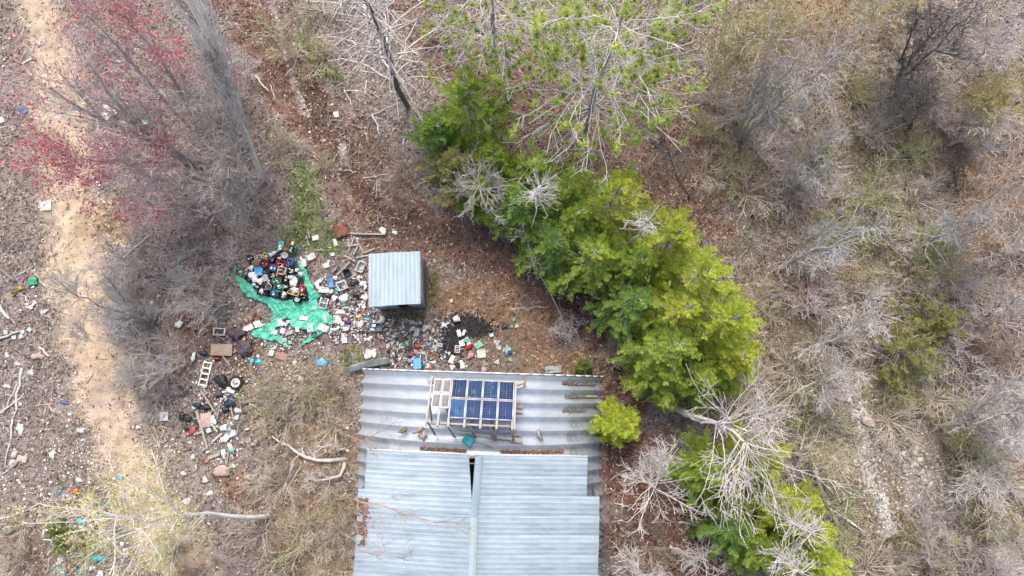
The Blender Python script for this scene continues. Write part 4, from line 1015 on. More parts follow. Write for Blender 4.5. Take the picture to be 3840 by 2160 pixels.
# ---- shrubs without a trunk: one build per look, then copies
def shrub_proto(bk, stems, h, Rr, buds=None, fine=.0105):
    az = rng.uniform(0, 2 * math.pi, stems); el = rng.uniform(.35, 1.3, stems)
    d = np.stack([np.cos(az) * np.cos(el), np.sin(az) * np.cos(el), np.sin(el)], 1)
    C0 = chain(np.zeros((stems, 3)) + np.c_[rng.normal(0, .08, (stems, 2)), np.full(stems, -.06)], d, rng.uniform(.6, 1.1, stems) * h, 6, .09, -.03)
    R0 = np.full((stems, 6), .018) * np.linspace(1, .5, 6)
    C1, R1 = sprout(C0, R0, stems * 6, h * .5, 4, (20, 55), .05, .1, 0, (.25, 1), .4, .65, .0125)
    C2, R2 = sprout(C1, R1, stems * 16, h * .25, 3, (20, 60), .05, .12, 0, (.2, 1), .3, .7, fine)
    v = Veg((0, 0, 0)); v.wood(C0, R0, 4); v.wood(C1, R1, 3); v.wood(C2, R2, 3)
    me = v.wood_mesh([0, 1, 2], 'stems'); me.materials.append(bk); bm = None
    if buds:
        fn, per, size, spread = buds; V, F, c = leaves(tipsof(C2, per, spread), size, fn); bm = npmesh('leaves', V, F, col=c); bm.materials.append(LEAF)
    return me, bm
PR = {'grey': shrub_proto(B_GREY, 14, 1.8, 1), 'pale': shrub_proto(B_PALE, 12, 1.9, 1), 'tan': shrub_proto(B_TAN, 16, 1.5, 1),
      'purple': shrub_proto(B_PURP, 16, 1.6, 1), 'olive': shrub_proto(B_TAN, 14, 1.7, 1, (olv, 3, .03, .09)), 'green': shrub_proto(B_OLIVE, 16, 1.7, 1, (grn, 3, .03, .08)),
      'bramble': shrub_proto(B_BROWN, 18, 1.3, 1), 'yellow': shrub_proto(B_TAN, 12, 1.6, 1, (yel, 2, .028, .07))}
def shrubs(kinds, n, region, label, group, scale=(.7, 1.3), mind=55):
    pts = []; tries = 0
    while len(pts) < n and tries < 4000:
        tries += 1
        (x0, y0, x1, y1) = region[int(rng.integers(len(region)))]
        q = (rng.uniform(x0, x1), rng.uniform(y0, y1))
        if 1330 < q[0] < 2290 and q[1] > 1385: continue
        if seg_dist(np.array([q[0] / 1.]), np.array([q[1] / 1.]), [(3150, 1420), (3230, 1600), (3330, 1980)])[0] < 85 or (q[0] - 3440) ** 2 + (q[1] - 1790) ** 2 < 130 ** 2: continue
        if all((q[0] - a) ** 2 + (q[1] - b) ** 2 > mind ** 2 for a, b in pts): pts.append(q)
    for q in pts:
        kd = kinds[int(rng.integers(len(kinds)))]; me, bm = PR[kd]
        root = thing('shrub', P(*q), rng.uniform(0, 6.28), where_label(words[kd] + ' shrub', *q, label[kd]), 'shrub', group + ', ' + kd)
        s_ = rng.uniform(*scale); root.scale = (s_, s_, s_ * rng.uniform(.8, 1.2))
        obj('stems', me, None, root)
        if bm: tag(obj('leaves', bm, None, root), kind='stuff')
words = {'grey': 'grey leafless', 'pale': 'pale leafless', 'tan': 'tan leafless', 'purple': 'purplish leafless', 'olive': 'olive budding', 'green': 'light green leafing', 'bramble': 'brown bramble like', 'yellow': 'yellow budding'}
def lab(where): return {k: w_ + ' shrub ' + where for k, w_ in words.items()}
RREG = [(2620, 40, 3830, 700), (2800, 700, 3830, 1400), (2960, 1400, 3830, 2150)]
shrubs(['grey', 'grey', 'olive', 'green', 'purple', 'tan', 'pale', 'bramble', 'tan', 'purple', 'green'], 120, RREG, lab('in the woodland right of the cedars'), 'shrubs in the right hand woodland', (.7, 1.35), 65)
shrubs(['grey', 'purple', 'grey'], 22, [(560, 180, 960, 900), (480, 840, 880, 1130)], lab('under the red maples at left'), 'shrubs under the red maples', (.7, 1.2))
shrubs(['grey', 'grey', 'pale'], 9, [(420, 1130, 720, 1560)], lab('between the track and the white ladder'), 'shrubs by the ladder', (.6, .9))
shrubs(['tan', 'tan', 'olive', 'grey', 'bramble'], 22, [(960, 1450, 1290, 2150)], lab('in the scrub left of the hut'), 'scrub left of the hut', (.6, 1.05))
shrubs(['bramble', 'grey', 'tan'], 6, [(2300, 1880, 2560, 2150)], lab('in the scrub at the lower right of hut'), 'scrub right of the hut', (.6, 1.))
shrubs(['bramble', 'grey'], 4, [(2300, 1480, 2480, 1850)], lab('on brown leaves between hut and dead tree'), 'scrub beside the hut wall', (.4, .75))
shrubs(['tan', 'olive', 'purple'], 10, [(1000, 20, 1300, 300), (1560, 20, 1750, 200)], lab('near the top edge around the dead white tree'), 'shrubs near the top edge', (.6, 1.))
shrubs(['green', 'olive', 'yellow'], 7, [(1030, 520, 1230, 880)], lab('beside the grassy patch above the tarp'), 'shrubs by the grassy patch', (.35, .6))
shrubs(['bramble', 'tan'], 10, [(20, 1900, 330, 2150), (620, 1960, 1000, 2150)], lab('in the lower left litter ground'), 'shrubs lower left', (.6, 1.))
shrubs(['bramble'], 7, [(1450, 620, 1800, 900)], lab('on dark leaves above the small shed'), 'shrubs above the shed', (.4, .8))
shrubs(['olive', 'green'], 6, [(3380, 900, 3520, 1060)], lab('in the bright clump right of the leaning blue trunk'), 'green clump at right', (.7, 1.1), 40)
# small green conifers
def fir_sapling(label, p0, p1, L, n1):
    Tk = np.stack([np.linspace(P(*p0), P(p1[0], p1[1], p1[2]), 7)]); base = Tk[0, 0].copy(); v = Veg(base); Rt = .03 * np.linspace(1, .3, 7)[None]; v.wood(Tk, Rt, 5)
    C1, R1 = sprout(Tk, Rt, n1, L, 5, (50, 80), .1, .08, .03, (.08, 1), .6, .5, .008); C2, R2 = sprout(C1, R1, n1 * 5, L * .4, 3, (30, 60), .1, .1, 0, (.2, 1), .3, .6, .006)
    v.wood(C1, R1, 4); v.wood(C2, R2, 3); root = thing('fir_sapling', base, 0, label, 'sapling')
    obj('stem', v.wood_mesh([0], 'stem'), B_GREY, root); obj('branches', v.wood_mesh([1, 2], 'branches'), B_TAN, root)
    tp = np.concatenate([tipsof(C2, 3, .01), tipsof(C1, 4, .01)]); V, F = needles(None, 16, .10, tp); c = np.repeat(ramp((.17, .24, .07), (.30, .36, .11))(len(V) // 3), 3, 0)
    tag(obj('needles', npmesh('needles', V - base, F, col=c), LEAF, root), kind='stuff')
fir_sapling('small light green pine sapling near the lower left corner', (300, 2090), (222, 1962, 2.2), .95, 34)
fir_sapling('small green pine seedling at the far edge of the hut, right part', (2190, 1378), (2176, 1372, 1.0), .62, 26)
fir_sapling('tiny green seedling on brown leaves right of the hut', (2602, 2005), (2602, 2003, .6), .35, 14)
# ---- fallen logs and branches that can be told apart
def log(a, b_, r0, bk, label, za=.08, zb=.08, name='fallen_log', cat='log', n=7, k=8, grp=None):
    p, q = P(*a), P(*b_); p[2] += za; q[2] += zb; t = np.linspace(0, 1, n)[:, None]
    C = (p * (1 - t) + q * t)[None]; C[0, 1:-1] += rng.normal(0, .035, (n - 2, 3)) * np.array([1, 1, .3]); Rr = r0 * np.linspace(1, .6, n)
    c = C[0].mean(0); b = MB().tube(C[0] - c, Rr, k)
    return tag(b.build(name, bk, None, smooth=False, loc=c), label, cat, grp)
LOGS = [
 ((-30, 985), (62, 1058), .12, B_DARK, 'dark thick log entering from the left edge above the olive buckets'),
 ((0, 1150), (40, 1198), .10, B_PALE, 'short pale log at the left edge below the olive buckets'),
 ((-20, 1275), (80, 1243), .07, B_GREY, 'dark straight pole at the left edge among pale blue squares'),
 ((86, 1380), (52, 1570), .075, B_PALE, 'pale upright log, left of two crossing logs near left edge'),
 ((0, 1556), (92, 1476), .055, B_PALE, 'pale thin log crossing the upright logs at the left edge'),
 ((68, 1440), (10, 1560), .05, B_GREY, 'grey thin log running beside the pale upright log'),
 ((52, 1565), (22, 1760), .05, B_PALE, 'long pale pole continuing down from the crossing logs'),
 ((126, 1372), (70, 1440), .035, B_PALE, 'short pale branch leaning on the top of the upright log'),
 ((150, 1302), (188, 1336), .055, B_WHITE, 'short whitish split log on the left bank beside the track'),
 ((58, 1034), (116, 1008), .03, B_WHITE, 'thin white stick above the green bag at left'),
 ((134, 1028), (174, 1082), .03, B_WHITE, 'thin white stick right of the green bag at left'),
 ((82, 1103), (112, 1132), .05, B_PALE, 'short pale log piece above the white plates'),
 ((150, 1178), (168, 1130), .02, B_PALE, 'thin bent pale twig right of the white plates'),
 ((305, 1872), (468, 2090), .055, B_TAN, 'long straight weathered pole, upper of two parallel ones lower left'),
 ((378, 2010), (448, 2150), .050, B_GREY, 'straight weathered pole, lower of two parallel ones lower left'),
 ((150, 1830), (245, 2000), .022, B_GREY, 'thin straight grey stem crossing the pine sapling'),
 ((60, 1940), (200, 1965), .035, B_BROWN, 'bent brown branch left of the pine sapling'),
 ((0, 1940), (75, 1930), .05, B_GREY, 'short grey log at the left edge low down'),
 ((0, 1785), (55, 1742), .028, B_WHITE, 'white forked branch at the left edge beside concrete lumps'),
 ((8, 1785), (48, 1822), .026, B_WHITE, 'white branch bending down at the left edge below concrete lumps'),
 ((467, 966), (590, 860), .05, B_PALE, 'pale straight pole below the red maples beside the track'),
 ((610, 962), (735, 938), .03, B_PALE, 'pale bent stick left of the tarp beside blue scraps'),
 ((1100, 1740), (1060, 1860), .09, B_GREY, 'weathered grey plank like log below the fallen white birch'),
 ((1130, 1750), (1040, 1900), .05, B_GREY, 'thin grey pole beside the weathered plank like log'),
 ((985, 1560), (1000, 1500), .03, B_PALE, 'thin pale stick right of the trash heap with the white bucket'),
 ((2650, 1870), (2800, 1905), .07, B_WHITE, 'curved white log in the lower right cedars'),
 ((3025, 1808), (3240, 2000), .05, B_PALE, 'long pale pole, upper of two, right of the lower cedars'),
 ((3075, 1885), (3250, 2000), .045, B_PALE, 'pale pole, lower of two, right of the lower cedars'),
 ((3045, 1750), (3145, 2000), .13, B_GREY, 'thick weathered grey log beside the two pale poles'),
 ((3040, 1160), (3180, 1100), .035, B_WHITE, 'straight white pole on the reddish ground right of the cedars'),
 ((3310, 600), (3440, 598), .04, B_PALE, 'pale horizontal branch on the floor of the upper right woodland'),
 ((2510, 2045), (2600, 2090), .10, B_GREY, 'thick grey log stub at the bottom right of the hut'),
 ((2545, 1960), (2660, 1975), .06, B_GREY, 'grey log on brown leaves right of the hut'),
 ((2290, 1800), (2400, 1730), .05, B_BROWN, 'brown branch lying against the hut wall by the lone cedar'),
 ((2330, 2010), (2370, 2030), .05, B_WHITE, 'short white stick in the scrub right of the blue sheets'),
 ((960, 290), (1008, 345), .06, B_WHITE, 'short whitish log on the ground between poplar and rock strip'),
 ((1015, 320), (1032, 375), .03, B_PALE, 'thin pale stick right of the short whitish log'),
 ((1395, 430), (1430, 510), .05, B_PALE, 'pale broken bough below the dead white tree, upright part'),
 ((1400, 430), (1500, 385), .04, B_PALE, 'pale broken bough below the dead white tree, slanting part'),
 ((1290, 335), (1320, 400), .035, B_PALE, 'pale bent bough left below the dead white tree'),
 ((1300, 340), (1490, 345), .035, B_PALE, 'long pale bough lying across under the dead white tree'),
 ((1360, 670), (1455, 652), .035, B_PALE, 'pale curved stick on the dark path above the shed'),
 ((1375, 300), (1345, 580), .03, B_PALE, 'long thin pale pole below the dead white tree'),
 ((1515, 520), (1512, 670), .03, B_PALE, 'thin pale stick left of the low cedar skirt'),
 ((1290, 640), (1340, 645), .035, B_PALE, 'short pale stick at the pale rock above the shed'),
 ((1300, 900), (1420, 895), .02, B_GREY, 'thin grey pole above the small shed'),
 ((1910, 1160), (2060, 1150), .03, B_PALE, 'pale thin branch on tan grass right of the small shed'),
 ((590, 1500), (640, 1590), .03, B_GREY, 'thin grey pole beside the white square panel'),
]
for a, b_, r_, bk_, lb in LOGS: log(a, b_, r_, bk_, lb, grp='fallen poles and logs', za=r_ * .8, zb=r_ * .8)
# ------------------------------------------------------------------ dumped things
def pl(name, c, rough=.5, var=.18, bump=.2): return M('plastic_' + name, c, rough, 0, var, 7, bump)
WHITE = pl('white', (.70, .70, .69)); OFFW = pl('offwhite', (.62, .61, .58)); BLACK = pl('black', (.022, .023, .027), .45, .4); REDP = pl('red', (.42, .025, .03))
DRED = pl('dark_red', (.20, .03, .035)); BLUEP = pl('blue', (.04, .17, .48)); LBLUE = pl('light_blue', (.10, .36, .68)); NAVY = pl('navy', (.022, .034, .07)); SLATE = pl('slate', (.10, .155, .23))
TARPG = M('tarp_green', (.05, .42, .28), .42, 0, .18, 2.2, .35, col2=(.12, .54, .39), bscale=9); GREENP = pl('green', (.03, .30, .15)); DGREEN = pl('dark_green', (.04, .17, .10)); YELP = pl('yellow', (.62, .55, .16))
OLIVEP = pl('olive', (.15, .14, .085)); GREYP = pl('grey', (.33, .34, .35)); LGREY = pl('light_grey', (.52, .53, .53)); CLEAR = pl('clear_grey', (.50, .53, .54), .3)
TEALP = pl('aqua', (.02, .52, .62)); ORANGEP = pl('orange', (.60, .17, .03)); RUST = M('rust', (.19, .085, .055), .85, 0, .4, 5, .5); PINKP = pl('pink', (.55, .22, .24)); CREAM = pl('cream', (.66, .58, .42))
PALEBL = pl('pale_blue', (.50, .60, .66)); TYRE = M('rubber', (.022, .022, .024), .8, 0, .3, 10, .4); PURPC = M('dark_cloth', (.085, .068, .085), .9, 0, .4, 6, .6); DENIM = M('denim', (.10, .14, .24), .9, 0, .35, 6, .6)
ROCKM = M('rock', (.40, .345, .315), .9, 0, .25, 5, .6); ROCKP = M('rock_pink', (.40, .31, .275), .9, 0, .25, 5, .6); CONC = M('concrete', (.42, .385, .36), .9, 0, .2, 6, .5); BROWNP = pl('brown', (.30, .12, .05))
CX, CY = 820, 840
def c1(x, y): return (CX + x / 2.898, CY + y / 2.898)           # measured on an enlarged crop of the pile
def c2(x, y): return (1220 + x / 2.898, 840 + y / 2.898)
def c3(x, y): return (1460 + x / 4.770, 1120 + y / 4.770)
def c4(x, y): return (500 + x / 2.415, 1200 + y / 2.415)
K1 = 1 / 2.898 / 75.5
# ---- green tarp under the crates
pile_c = P(*c1(640, 590))
def mound(x, y):
    return .30 * np.exp(-(((x - pile_c[0]) / 1.25) ** 2 + ((y - pile_c[1]) / 1.05) ** 2))
TP = [[(190, 455), (215, 470), (200, 550), (300, 600), (420, 690), (520, 780), (700, 830), (900, 820), (985, 830), (960, 700), (900, 540), (865, 410), (905, 395), (960, 500), (1010, 620), (1060, 720), (1112, 790), (1080, 830),
       (1100, 900), (1190, 935), (1215, 990), (1252, 1030), (1250, 1085), (1210, 1110), (1180, 1085), (1130, 1105), (1150, 1180), (1060, 1250), (960, 1300), (870, 1362), (905, 1300), (985, 1220), (1000, 1160), (900, 1150),
       (800, 1130), (760, 1030), (690, 1050), (650, 1100), (640, 1170), (700, 1230), (750, 1290), (800, 1360), (720, 1330), (630, 1270), (590, 1290), (480, 1250), (385, 1240), (352, 1200), (375, 1155), (480, 1110), (590, 1050), (600, 970),
       (540, 880), (455, 850), (310, 790), (240, 700), (195, 600), (162, 520)],
      [(640, 190), (680, 172), (722, 200), (728, 245), (690, 300), (640, 330), (560, 330), (520, 350), (480, 350), (560, 305), (630, 290), (660, 250)]]
def tarp(poly, label, seed, amp=.085):
    q = np.array([P(*c1(*p))[:2] for p in poly]); lo = q.min(0) - .05; hi = q.max(0) + .05
    st = .035; X, Y = np.meshgrid(np.arange(lo[0], hi[0], st), np.arange(lo[1], hi[1], st))
    ins = np.zeros(X.shape, bool); j = len(q) - 1
    Xw = X + (vnoise(X, Y, .12, 5) - .5) * .06; Yw = Y + (vnoise(X, Y, .12, 6) - .5) * .06
    for i in range(len(q)):
        c = ((q[i, 1] > Yw) != (q[j, 1] > Yw)) & (Xw < (q[j, 0] - q[i, 0]) * (Yw - q[i, 1]) / (q[j, 1] - q[i, 1] + 1e-12) + q[i, 0]); ins ^= c; j = i
    rx = X * .8 + Y * .6; ry = -X * .6 + Y * .8
    rid = 1 - np.abs(2 * vnoise(rx * 1., ry * .33, .20, seed) - 1); rid2 = 1 - np.abs(2 * vnoise(rx * .4, ry, .13, seed + 3) - 1)
    Z = gz(X, Y) + .03 + (fbm(X, Y, .45, 5) - .5) * .1 + amp * (rid ** 2 + .7 * rid2 ** 3 + .4 * vnoise(X, Y, .07, seed + 9)) + mound(X, Y)
    idm = -np.ones(X.shape, int); idm[ins] = np.arange(ins.sum()); V = np.stack([X, Y, Z], -1)[ins]
    a, b_, c, d = idm[:-1, :-1], idm[:-1, 1:], idm[1:, 1:], idm[1:, :-1]; ok = (a >= 0) & (b_ >= 0) & (c >= 0) & (d >= 0)
    F = np.stack([a, b_, c, d], -1)[ok]; ctr = V.mean(0); ctr[2] = gz(ctr[0], ctr[1])
    o = obj('tarp', npmesh('tarp', V - ctr, F, smooth=True), TARPG, None, ctr); m = o.modifiers.new('thickness', 'SOLIDIFY'); m.thickness = .006
    return tag(o, label, 'tarp')
tarp(TP[0], 'large crumpled sea green tarp spread under and below the crate pile', 3)
tarp(TP[1], 'small green tarp end bunched above the crate pile', 8, .10)
TARP_MOUND = lambda p: float(mound(p[0], p[1]))
def put(px, py, up=0.):
    p = P(px, py); p[2] += TARP_MOUND(p) + up; return p
# ---- crates
def crate(pos, w_, l_, h_, rz, m, label, up=.06, tilt=(0, 0), grp='crates in the pile on the tarp', cat='crate', name='crate'):
    p = put(*pos, up); r_ = thing(name, p, 0, label, cat, grp, rot=(tilt[0], tilt[1], rz)); t = .018
    MB().box((0, 0, .012), (w_ - .02, l_ - .02, .02)).build('bottom', m, r_)
    for ax, s_ in ((0, -1), (0, 1), (1, -1), (1, 1)):
        b = MB(); ln = (l_ if ax == 0 else w_ - 2 * t); 
        def add(u0, u1, z0, z1):
            c, d = (u0 + u1) / 2 * ln, (u1 - u0) * ln
            if ax == 0: b.box((s_ * (w_ / 2 - t / 2), c, (z0 + z1) / 2), (t, d, z1 - z0))
            else: b.box((c, s_ * (l_ / 2 - t / 2), (z0 + z1) / 2), (d, t, z1 - z0))
        add(-.5, .5, 0, h_ * .62); add(-.5, -.18, h_ * .62, h_ * .85); add(.18, .5, h_ * .62, h_ * .85); add(-.5, .5, h_ * .85, h_)
        b.build('side', m, r_)
    b = MB(); rw = .038
    for s_ in (-1, 1):
        b.box((s_ * (w_ / 2 + .004 - rw / 2), 0, h_ + .006), (rw, l_ + .008, .014)); b.box((0, s_ * (l_ / 2 + .004 - rw / 2), h_ + .006), (w_ - 2 * rw + .006, rw, .014))
    b.build('rim', m, r_); return r_
def lumps(pos, w_, l_, z0, n, cols, label, rz=0, hgt=.09, size=(.03, .09)):
    """scraps heaped in a crate: real angular pieces with their own colours"""
    p = put(*pos, z0); VV = []; FF = []; cc = []; k = 0
    for i in range(n):
        V, F = lump_mesh(int(rng.integers(6))); s_ = rng.uniform(*size); sc3 = np.array([s_, s_ * rng.uniform(.5, 1.2), s_ * rng.uniform(.3, .8)])
        Rm = np.array(Euler((rng.uniform(-.6, .6), rng.uniform(-.6, .6), rng.uniform(0, 6.28))).to_matrix())
        W_ = (V * sc3) @ Rm.T + np.array([rng.uniform(-.5, .5) * w_, rng.uniform(-.5, .5) * l_, rng.uniform(0, hgt)])
        VV.append(W_); FF.append(F + k); k += len(V); c = np.array(cols[int(rng.integers(len(cols)))]) * rng.uniform(.75, 1.1); cc.append(np.tile(c, (len(V), 1)))
    o = obj('scraps', npmesh('scraps', np.concatenate(VV), FF, col=np.concatenate(cc)), MA('scrap_col', .6, 0, 30, .12), None, p, (0, 0, rz))
    return tag(o, label, 'scraps', kind='stuff')
_lm = {}
def lump_mesh(i):
    if i not in _lm:
        b = MB(); k = 7; r_ = np.random.default_rng(100 + i); a = np.sort(r_.uniform(0, 6.28, k)) * .3 + np.arange(k) * 6.283 / k * .7
        rad = r_.uniform(.5, 1, k); ring = lambda s_, z: np.stack([np.cos(a) * rad * s_, np.sin(a) * rad * s_, np.full(k, z) + r_.uniform(-.12, .12, k)], 1)
        b.loft([ring(.8, -.5), ring(1, 0), ring(.6, .55)]); _lm[i] = (np.concatenate(b.V), np.concatenate([np.c_[f, f[:, 2]] if f.shape[1] == 3 else f for f in b.F]))
        V, F = _lm[i]; tri = np.concatenate([F[:, [0, 1, 2]], F[:, [0, 2, 3]]]); tri = tri[(tri[:, 0] != tri[:, 2]) & (tri[:, 1] != tri[:, 2])]; _lm[i] = (V, tri)
    return _lm[i]
WC = [(.78, .78, .77), (.70, .70, .70), (.45, .46, .47), (.12, .12, .13), (.06, .06, .07)]
WD = [(.78, .78, .77), (.20, .20, .22), (.05, .05, .06), (.10, .10, .12)]
CR = [  # crop position, w, l (crop px), height, rotation, material, label, contents
 (365, 382, 62, 62, .24, .2, BLACK, 'small black crate at the upper left rim of the pile', WD),
 (458, 380, 80, 62, .22, -.3, OFFW, 'dirty beige crate right of the small black crate at the upper rim', WC),
 (537, 366, 72, 60, .24, .5, YELP, 'pale yellow crate at the upper rim of the pile', WC),
 (604, 395, 74, 70, .24, .1, BLACK, 'black crate above the two red crates, below white jugs', WD),
 (690, 385, 66, 60, .24, -.2, BLACK, 'black crate left of the white bucket in the pile', WC),
 (537, 447, 84, 76, .30, .05, REDP, 'red crate in the left half of the pile with pale scraps', WC),
 (708, 452, 92, 76, .32, .22, REDP, 'red crate in the middle of the pile, larger and turned', WC),
 (632, 492, 74, 66, .26, .2, BLUEP, 'thin rimmed blue crate between the two red crates', WC),
 (806, 432, 58, 74, .30, .2, BLUEP, 'bright blue bin at the right rim of the pile', WD),
 (780, 470, 50, 50, .22, .1, BLACK, 'small black crate tucked beside the bright blue bin', WD),
 (728, 532, 86, 82, .36, .18, CREAM, 'yellow rimmed crate with dark scraps in the middle of the pile', WD),
 (815, 518, 84, 72, .26, .05, BLACK, 'black crate right of the yellow rimmed crate', WC),
 (690, 575, 74, 50, .24, .1, DRED, 'dark red crate peeking out under the yellow rimmed crate', WD),
 (625, 572, 84, 78, .26, .1, BLACK, 'black crate full of white chips in the middle left of pile', WC),
 (555, 530, 70, 60, .22, .3, BLACK, 'black crate right of the light blue lid', WD),
 (675, 638, 92, 66, .28, .12, GREENP, 'green crate, upper of two in the pile', WC),
 (690, 710, 98, 80, .28, .12, GREENP, 'green crate with pale jars, lower of two in the pile', WC),
 (758, 612, 70, 60, .24, 0, BLACK, 'black crate between upper green crate and white cloth', WD),
 (768, 682, 74, 66, .24, .2, BLACK, 'black crate right of the lower green crate', WC),
 (510, 742, 108, 74, .26, .05, BLACK, 'wide black crate at the lower left rim of the pile', WD),
 (590, 640, 66, 60, .24, -.1, BLACK, 'black crate above the round metal tub', WD),
 (645, 758, 74, 66, .24, .25, BLUEP, 'dark blue crate at the lower rim of the pile', WC),
 (740, 784, 80, 66, .24, .1, BLACK, 'black crate with a pale bag at the lower rim of the pile', WC),
 (845, 745, 128, 80, .24, .3, YELP, 'long yellow tray of grey scraps at the lower right rim', WC),
 (930, 715, 52, 78, .30, .1, REDP, 'red bin at the right lower corner of the pile', WD),
 (875, 828, 78, 68, .26, .15, BLACK, 'black crate holding a round white bowl, lowest in the pile', WD),
 (937, 788, 82, 70, .24, .15, BLACK, 'black crate at the lower right corner beside the red bin', WC),
 (440, 500, 60, 60, .2, .1, BLACK, 'black crate under the white bags at the left of the pile', WD),
 (350, 600, 70, 62, .2, .5, BLACK, 'black crate at the far left of the pile beside the tarp', WD),
 (440, 690, 66, 56, .2, .3, BLACK, 'black crate at the lower left beside the wide black one', WC),
 (870, 600, 64, 60, .26, .2, DGREEN, 'dark green crate at the right under the white cloth', WC),
 (818, 288, 86, 66, .22, .2, DGREEN, 'green mesh basket at the top of the pile beside a brown bag', WC),
]
for x, y, w_, l_, h_, rz, m, lb, cont in CR:
    w2, l2 = w_ * K1, l_ * K1
    crate(c1(x, y), w2, l2, h_, -rz, m, lb, tilt=(random.uniform(-.08, .08), random.uniform(-.08, .08)))
    lumps(c1(x, y), w2 * .68, l2 * .68, h_ * .62 + .06, 12, cont, 'broken scraps filling the ' + lb.split(' in ')[0].split(' at ')[0].split(' with ')[0], -rz)
# ---- generic builders
def crumple_mesh(w_, l_, amp, seed, n=7, th=.012, round_=False):
    r_ = np.random.default_rng(seed); u_ = np.linspace(-.5, .5, n); X, Y = np.meshgrid(u_, u_)
    if round_:
        rr = np.maximum(np.abs(X), np.abs(Y)) * 2; an = np.arctan2(Y, X); er = 1 + .25 * np.sin(an * 3 + seed) + .12 * np.sin(an * 5 + seed * 2); X, Y = .5 * rr * np.cos(an) * er, .5 * rr * np.sin(an) * er
    else:
        X = X + r_.normal(0, .03, X.shape) * 1.2; Y = Y + r_.normal(0, .03, Y.shape) * 1.2
    Z = amp * (r_.random(X.shape) + .5 * r_.random(X.shape)); Z -= Z.min()
    top = np.stack([X * w_, Y * l_, Z + th], -1).reshape(-1, 3); bot = top - [0, 0, th]; idx_ = np.arange(n * n).reshape(n, n)
    f = np.stack([idx_[:-1, :-1], idx_[:-1, 1:], idx_[1:, 1:], idx_[1:, :-1]], -1).reshape(-1, 4); per = np.concatenate([idx_[0, :-1], idx_[:-1, -1], idx_[-1, :0:-1], idx_[:0:-1, 0]])
    side = np.stack([per, np.roll(per, -1), np.roll(per, -1) + n * n, per + n * n], -1)[:, ::-1]
    return npmesh('sheet', np.concatenate([top, bot]), [f, f[:, ::-1] + n * n, side])
def sheet_item(pos, w_, l_, rz, m, label, amp=.05, name='plastic_sheet', cat='sheet', seed=None, up=.05, rnd=False, grp=None, n=7):
    return tag(obj(name, crumple_mesh(w_, l_, amp, seed if seed is not None else int(rng.integers(1e6)), n, round_=rnd), m, None, put(*pos, up), (0, 0, rz)), label, cat, grp)
def bag(pos, sx, sy, sz, m, label, name='plastic_bag', cat='bag', up=.0, seed=None, rz=0., grp=None, rough=.28):
    r_ = np.random.default_rng(seed if seed is not None else int(rng.integers(1e6))); nu, nv = 18, 11; V = []; kf = r_.uniform(0, 6.28, 6)
    for j in range(nv):
        ph = (j / (nv - 1)) * math.pi * .98 + .01
        for i in range(nu):
            th_ = i * 2 * math.pi / nu; rr = 1 + rough * math.sin(ph) * (r_.normal(0, .38) + .55 * math.sin(2 * th_ + kf[0]) + .5 * math.sin(3 * th_ + kf[1] + 2 * ph) + .45 * math.sin(5 * th_ + kf[2] - 3 * ph))
            V.append((sx * rr * math.cos(th_) * math.sin(ph), sy * rr * math.sin(th_) * math.sin(ph), sz * (.9 + rr * math.cos(ph) * .9 if math.cos(ph) > 0 else .9 + .9 * math.cos(ph))))
    V = np.array(V); F = np.array([(j*nu+i, (j+1)*nu+i, (j+1)*nu+(i+1)%nu, j*nu+(i+1)%nu) for j in range(nv-1) for i in range(nu)])
    return tag(obj(name, npmesh(name, V, F, smooth=False), m, None, put(*pos, up), (0, 0, rz)), label, cat, grp)
def panel(pos, w_, l_, th, rz, m, label, name='panel', cat='panel', up=.05, tilt=(0, 0), bev=.008, grp=None):
    o = MB().box((0, 0, th / 2), (w_, l_, th)).build(name, m, None, bevel=bev, loc=put(*pos, up), rot=(tilt[0], tilt[1], rz)); return tag(o, label, cat, grp)
def bucket(pos, r_, h_, m, label, lying=None, name='bucket', cat='bucket', up=.04, inner=None, grp=None):
    p = put(*pos, up); rt_ = thing(name, p, 0, label, cat, grp)
    if lying is not None: p[2] += r_; rt_.location = p; rt_.rotation_euler = (R(78), 0, lying)
    MB().lathe([(r_ * .82, 0), (r_, h_), (r_ * .93, h_), (r_ * .77, .02)], 20, True, True).build('body', m, rt_, smooth=False)
    MB().lathe([(r_ * 1.0, h_ - .03), (r_ * 1.06, h_ - .03), (r_ * 1.06, h_ + .01), (r_ * .94, h_ + .01)], 20).build('rim', m, rt_)
    if inner: MB().lathe([(r_ * .05, h_ * .8), (r_ * .9, h_ * .82)], 14).build('contents', inner, rt_)
    return rt_
def tote(pos, w_, l_, h_, rz, m, label, up=.04, tilt=(0, 0), inner=None, name='storage_tote', cat='tote'):
    r_ = thing(name, put(*pos, up), 0, label, cat, rot=(tilt[0], tilt[1], rz)); t = .02
    MB().loft([rrect(w_ * .86, l_ * .88, .05, 0), rrect(w_, l_, .06, h_), rrect(w_ - 2 * t, l_ - 2 * t, .05, h_), rrect(w_ * .84, l_ * .86, .045, .03)]).build('body', m, r_)
    MB().loft([rrect(w_ + .01, l_ + .01, .06, h_ - .03), rrect(w_ + .06, l_ + .06, .07, h_ - .025), rrect(w_ + .06, l_ + .06, .07, h_ + .012), rrect(w_ - .035, l_ - .035, .05, h_ + .012)], False, False).build('rim', m, r_)
    for s_ in (-1, 1): MB().box((0, s_ * (l_ / 2 + .035), h_ - .03), (w_ * .4, .03, .03)).build('handle', m, r_)
    return r_
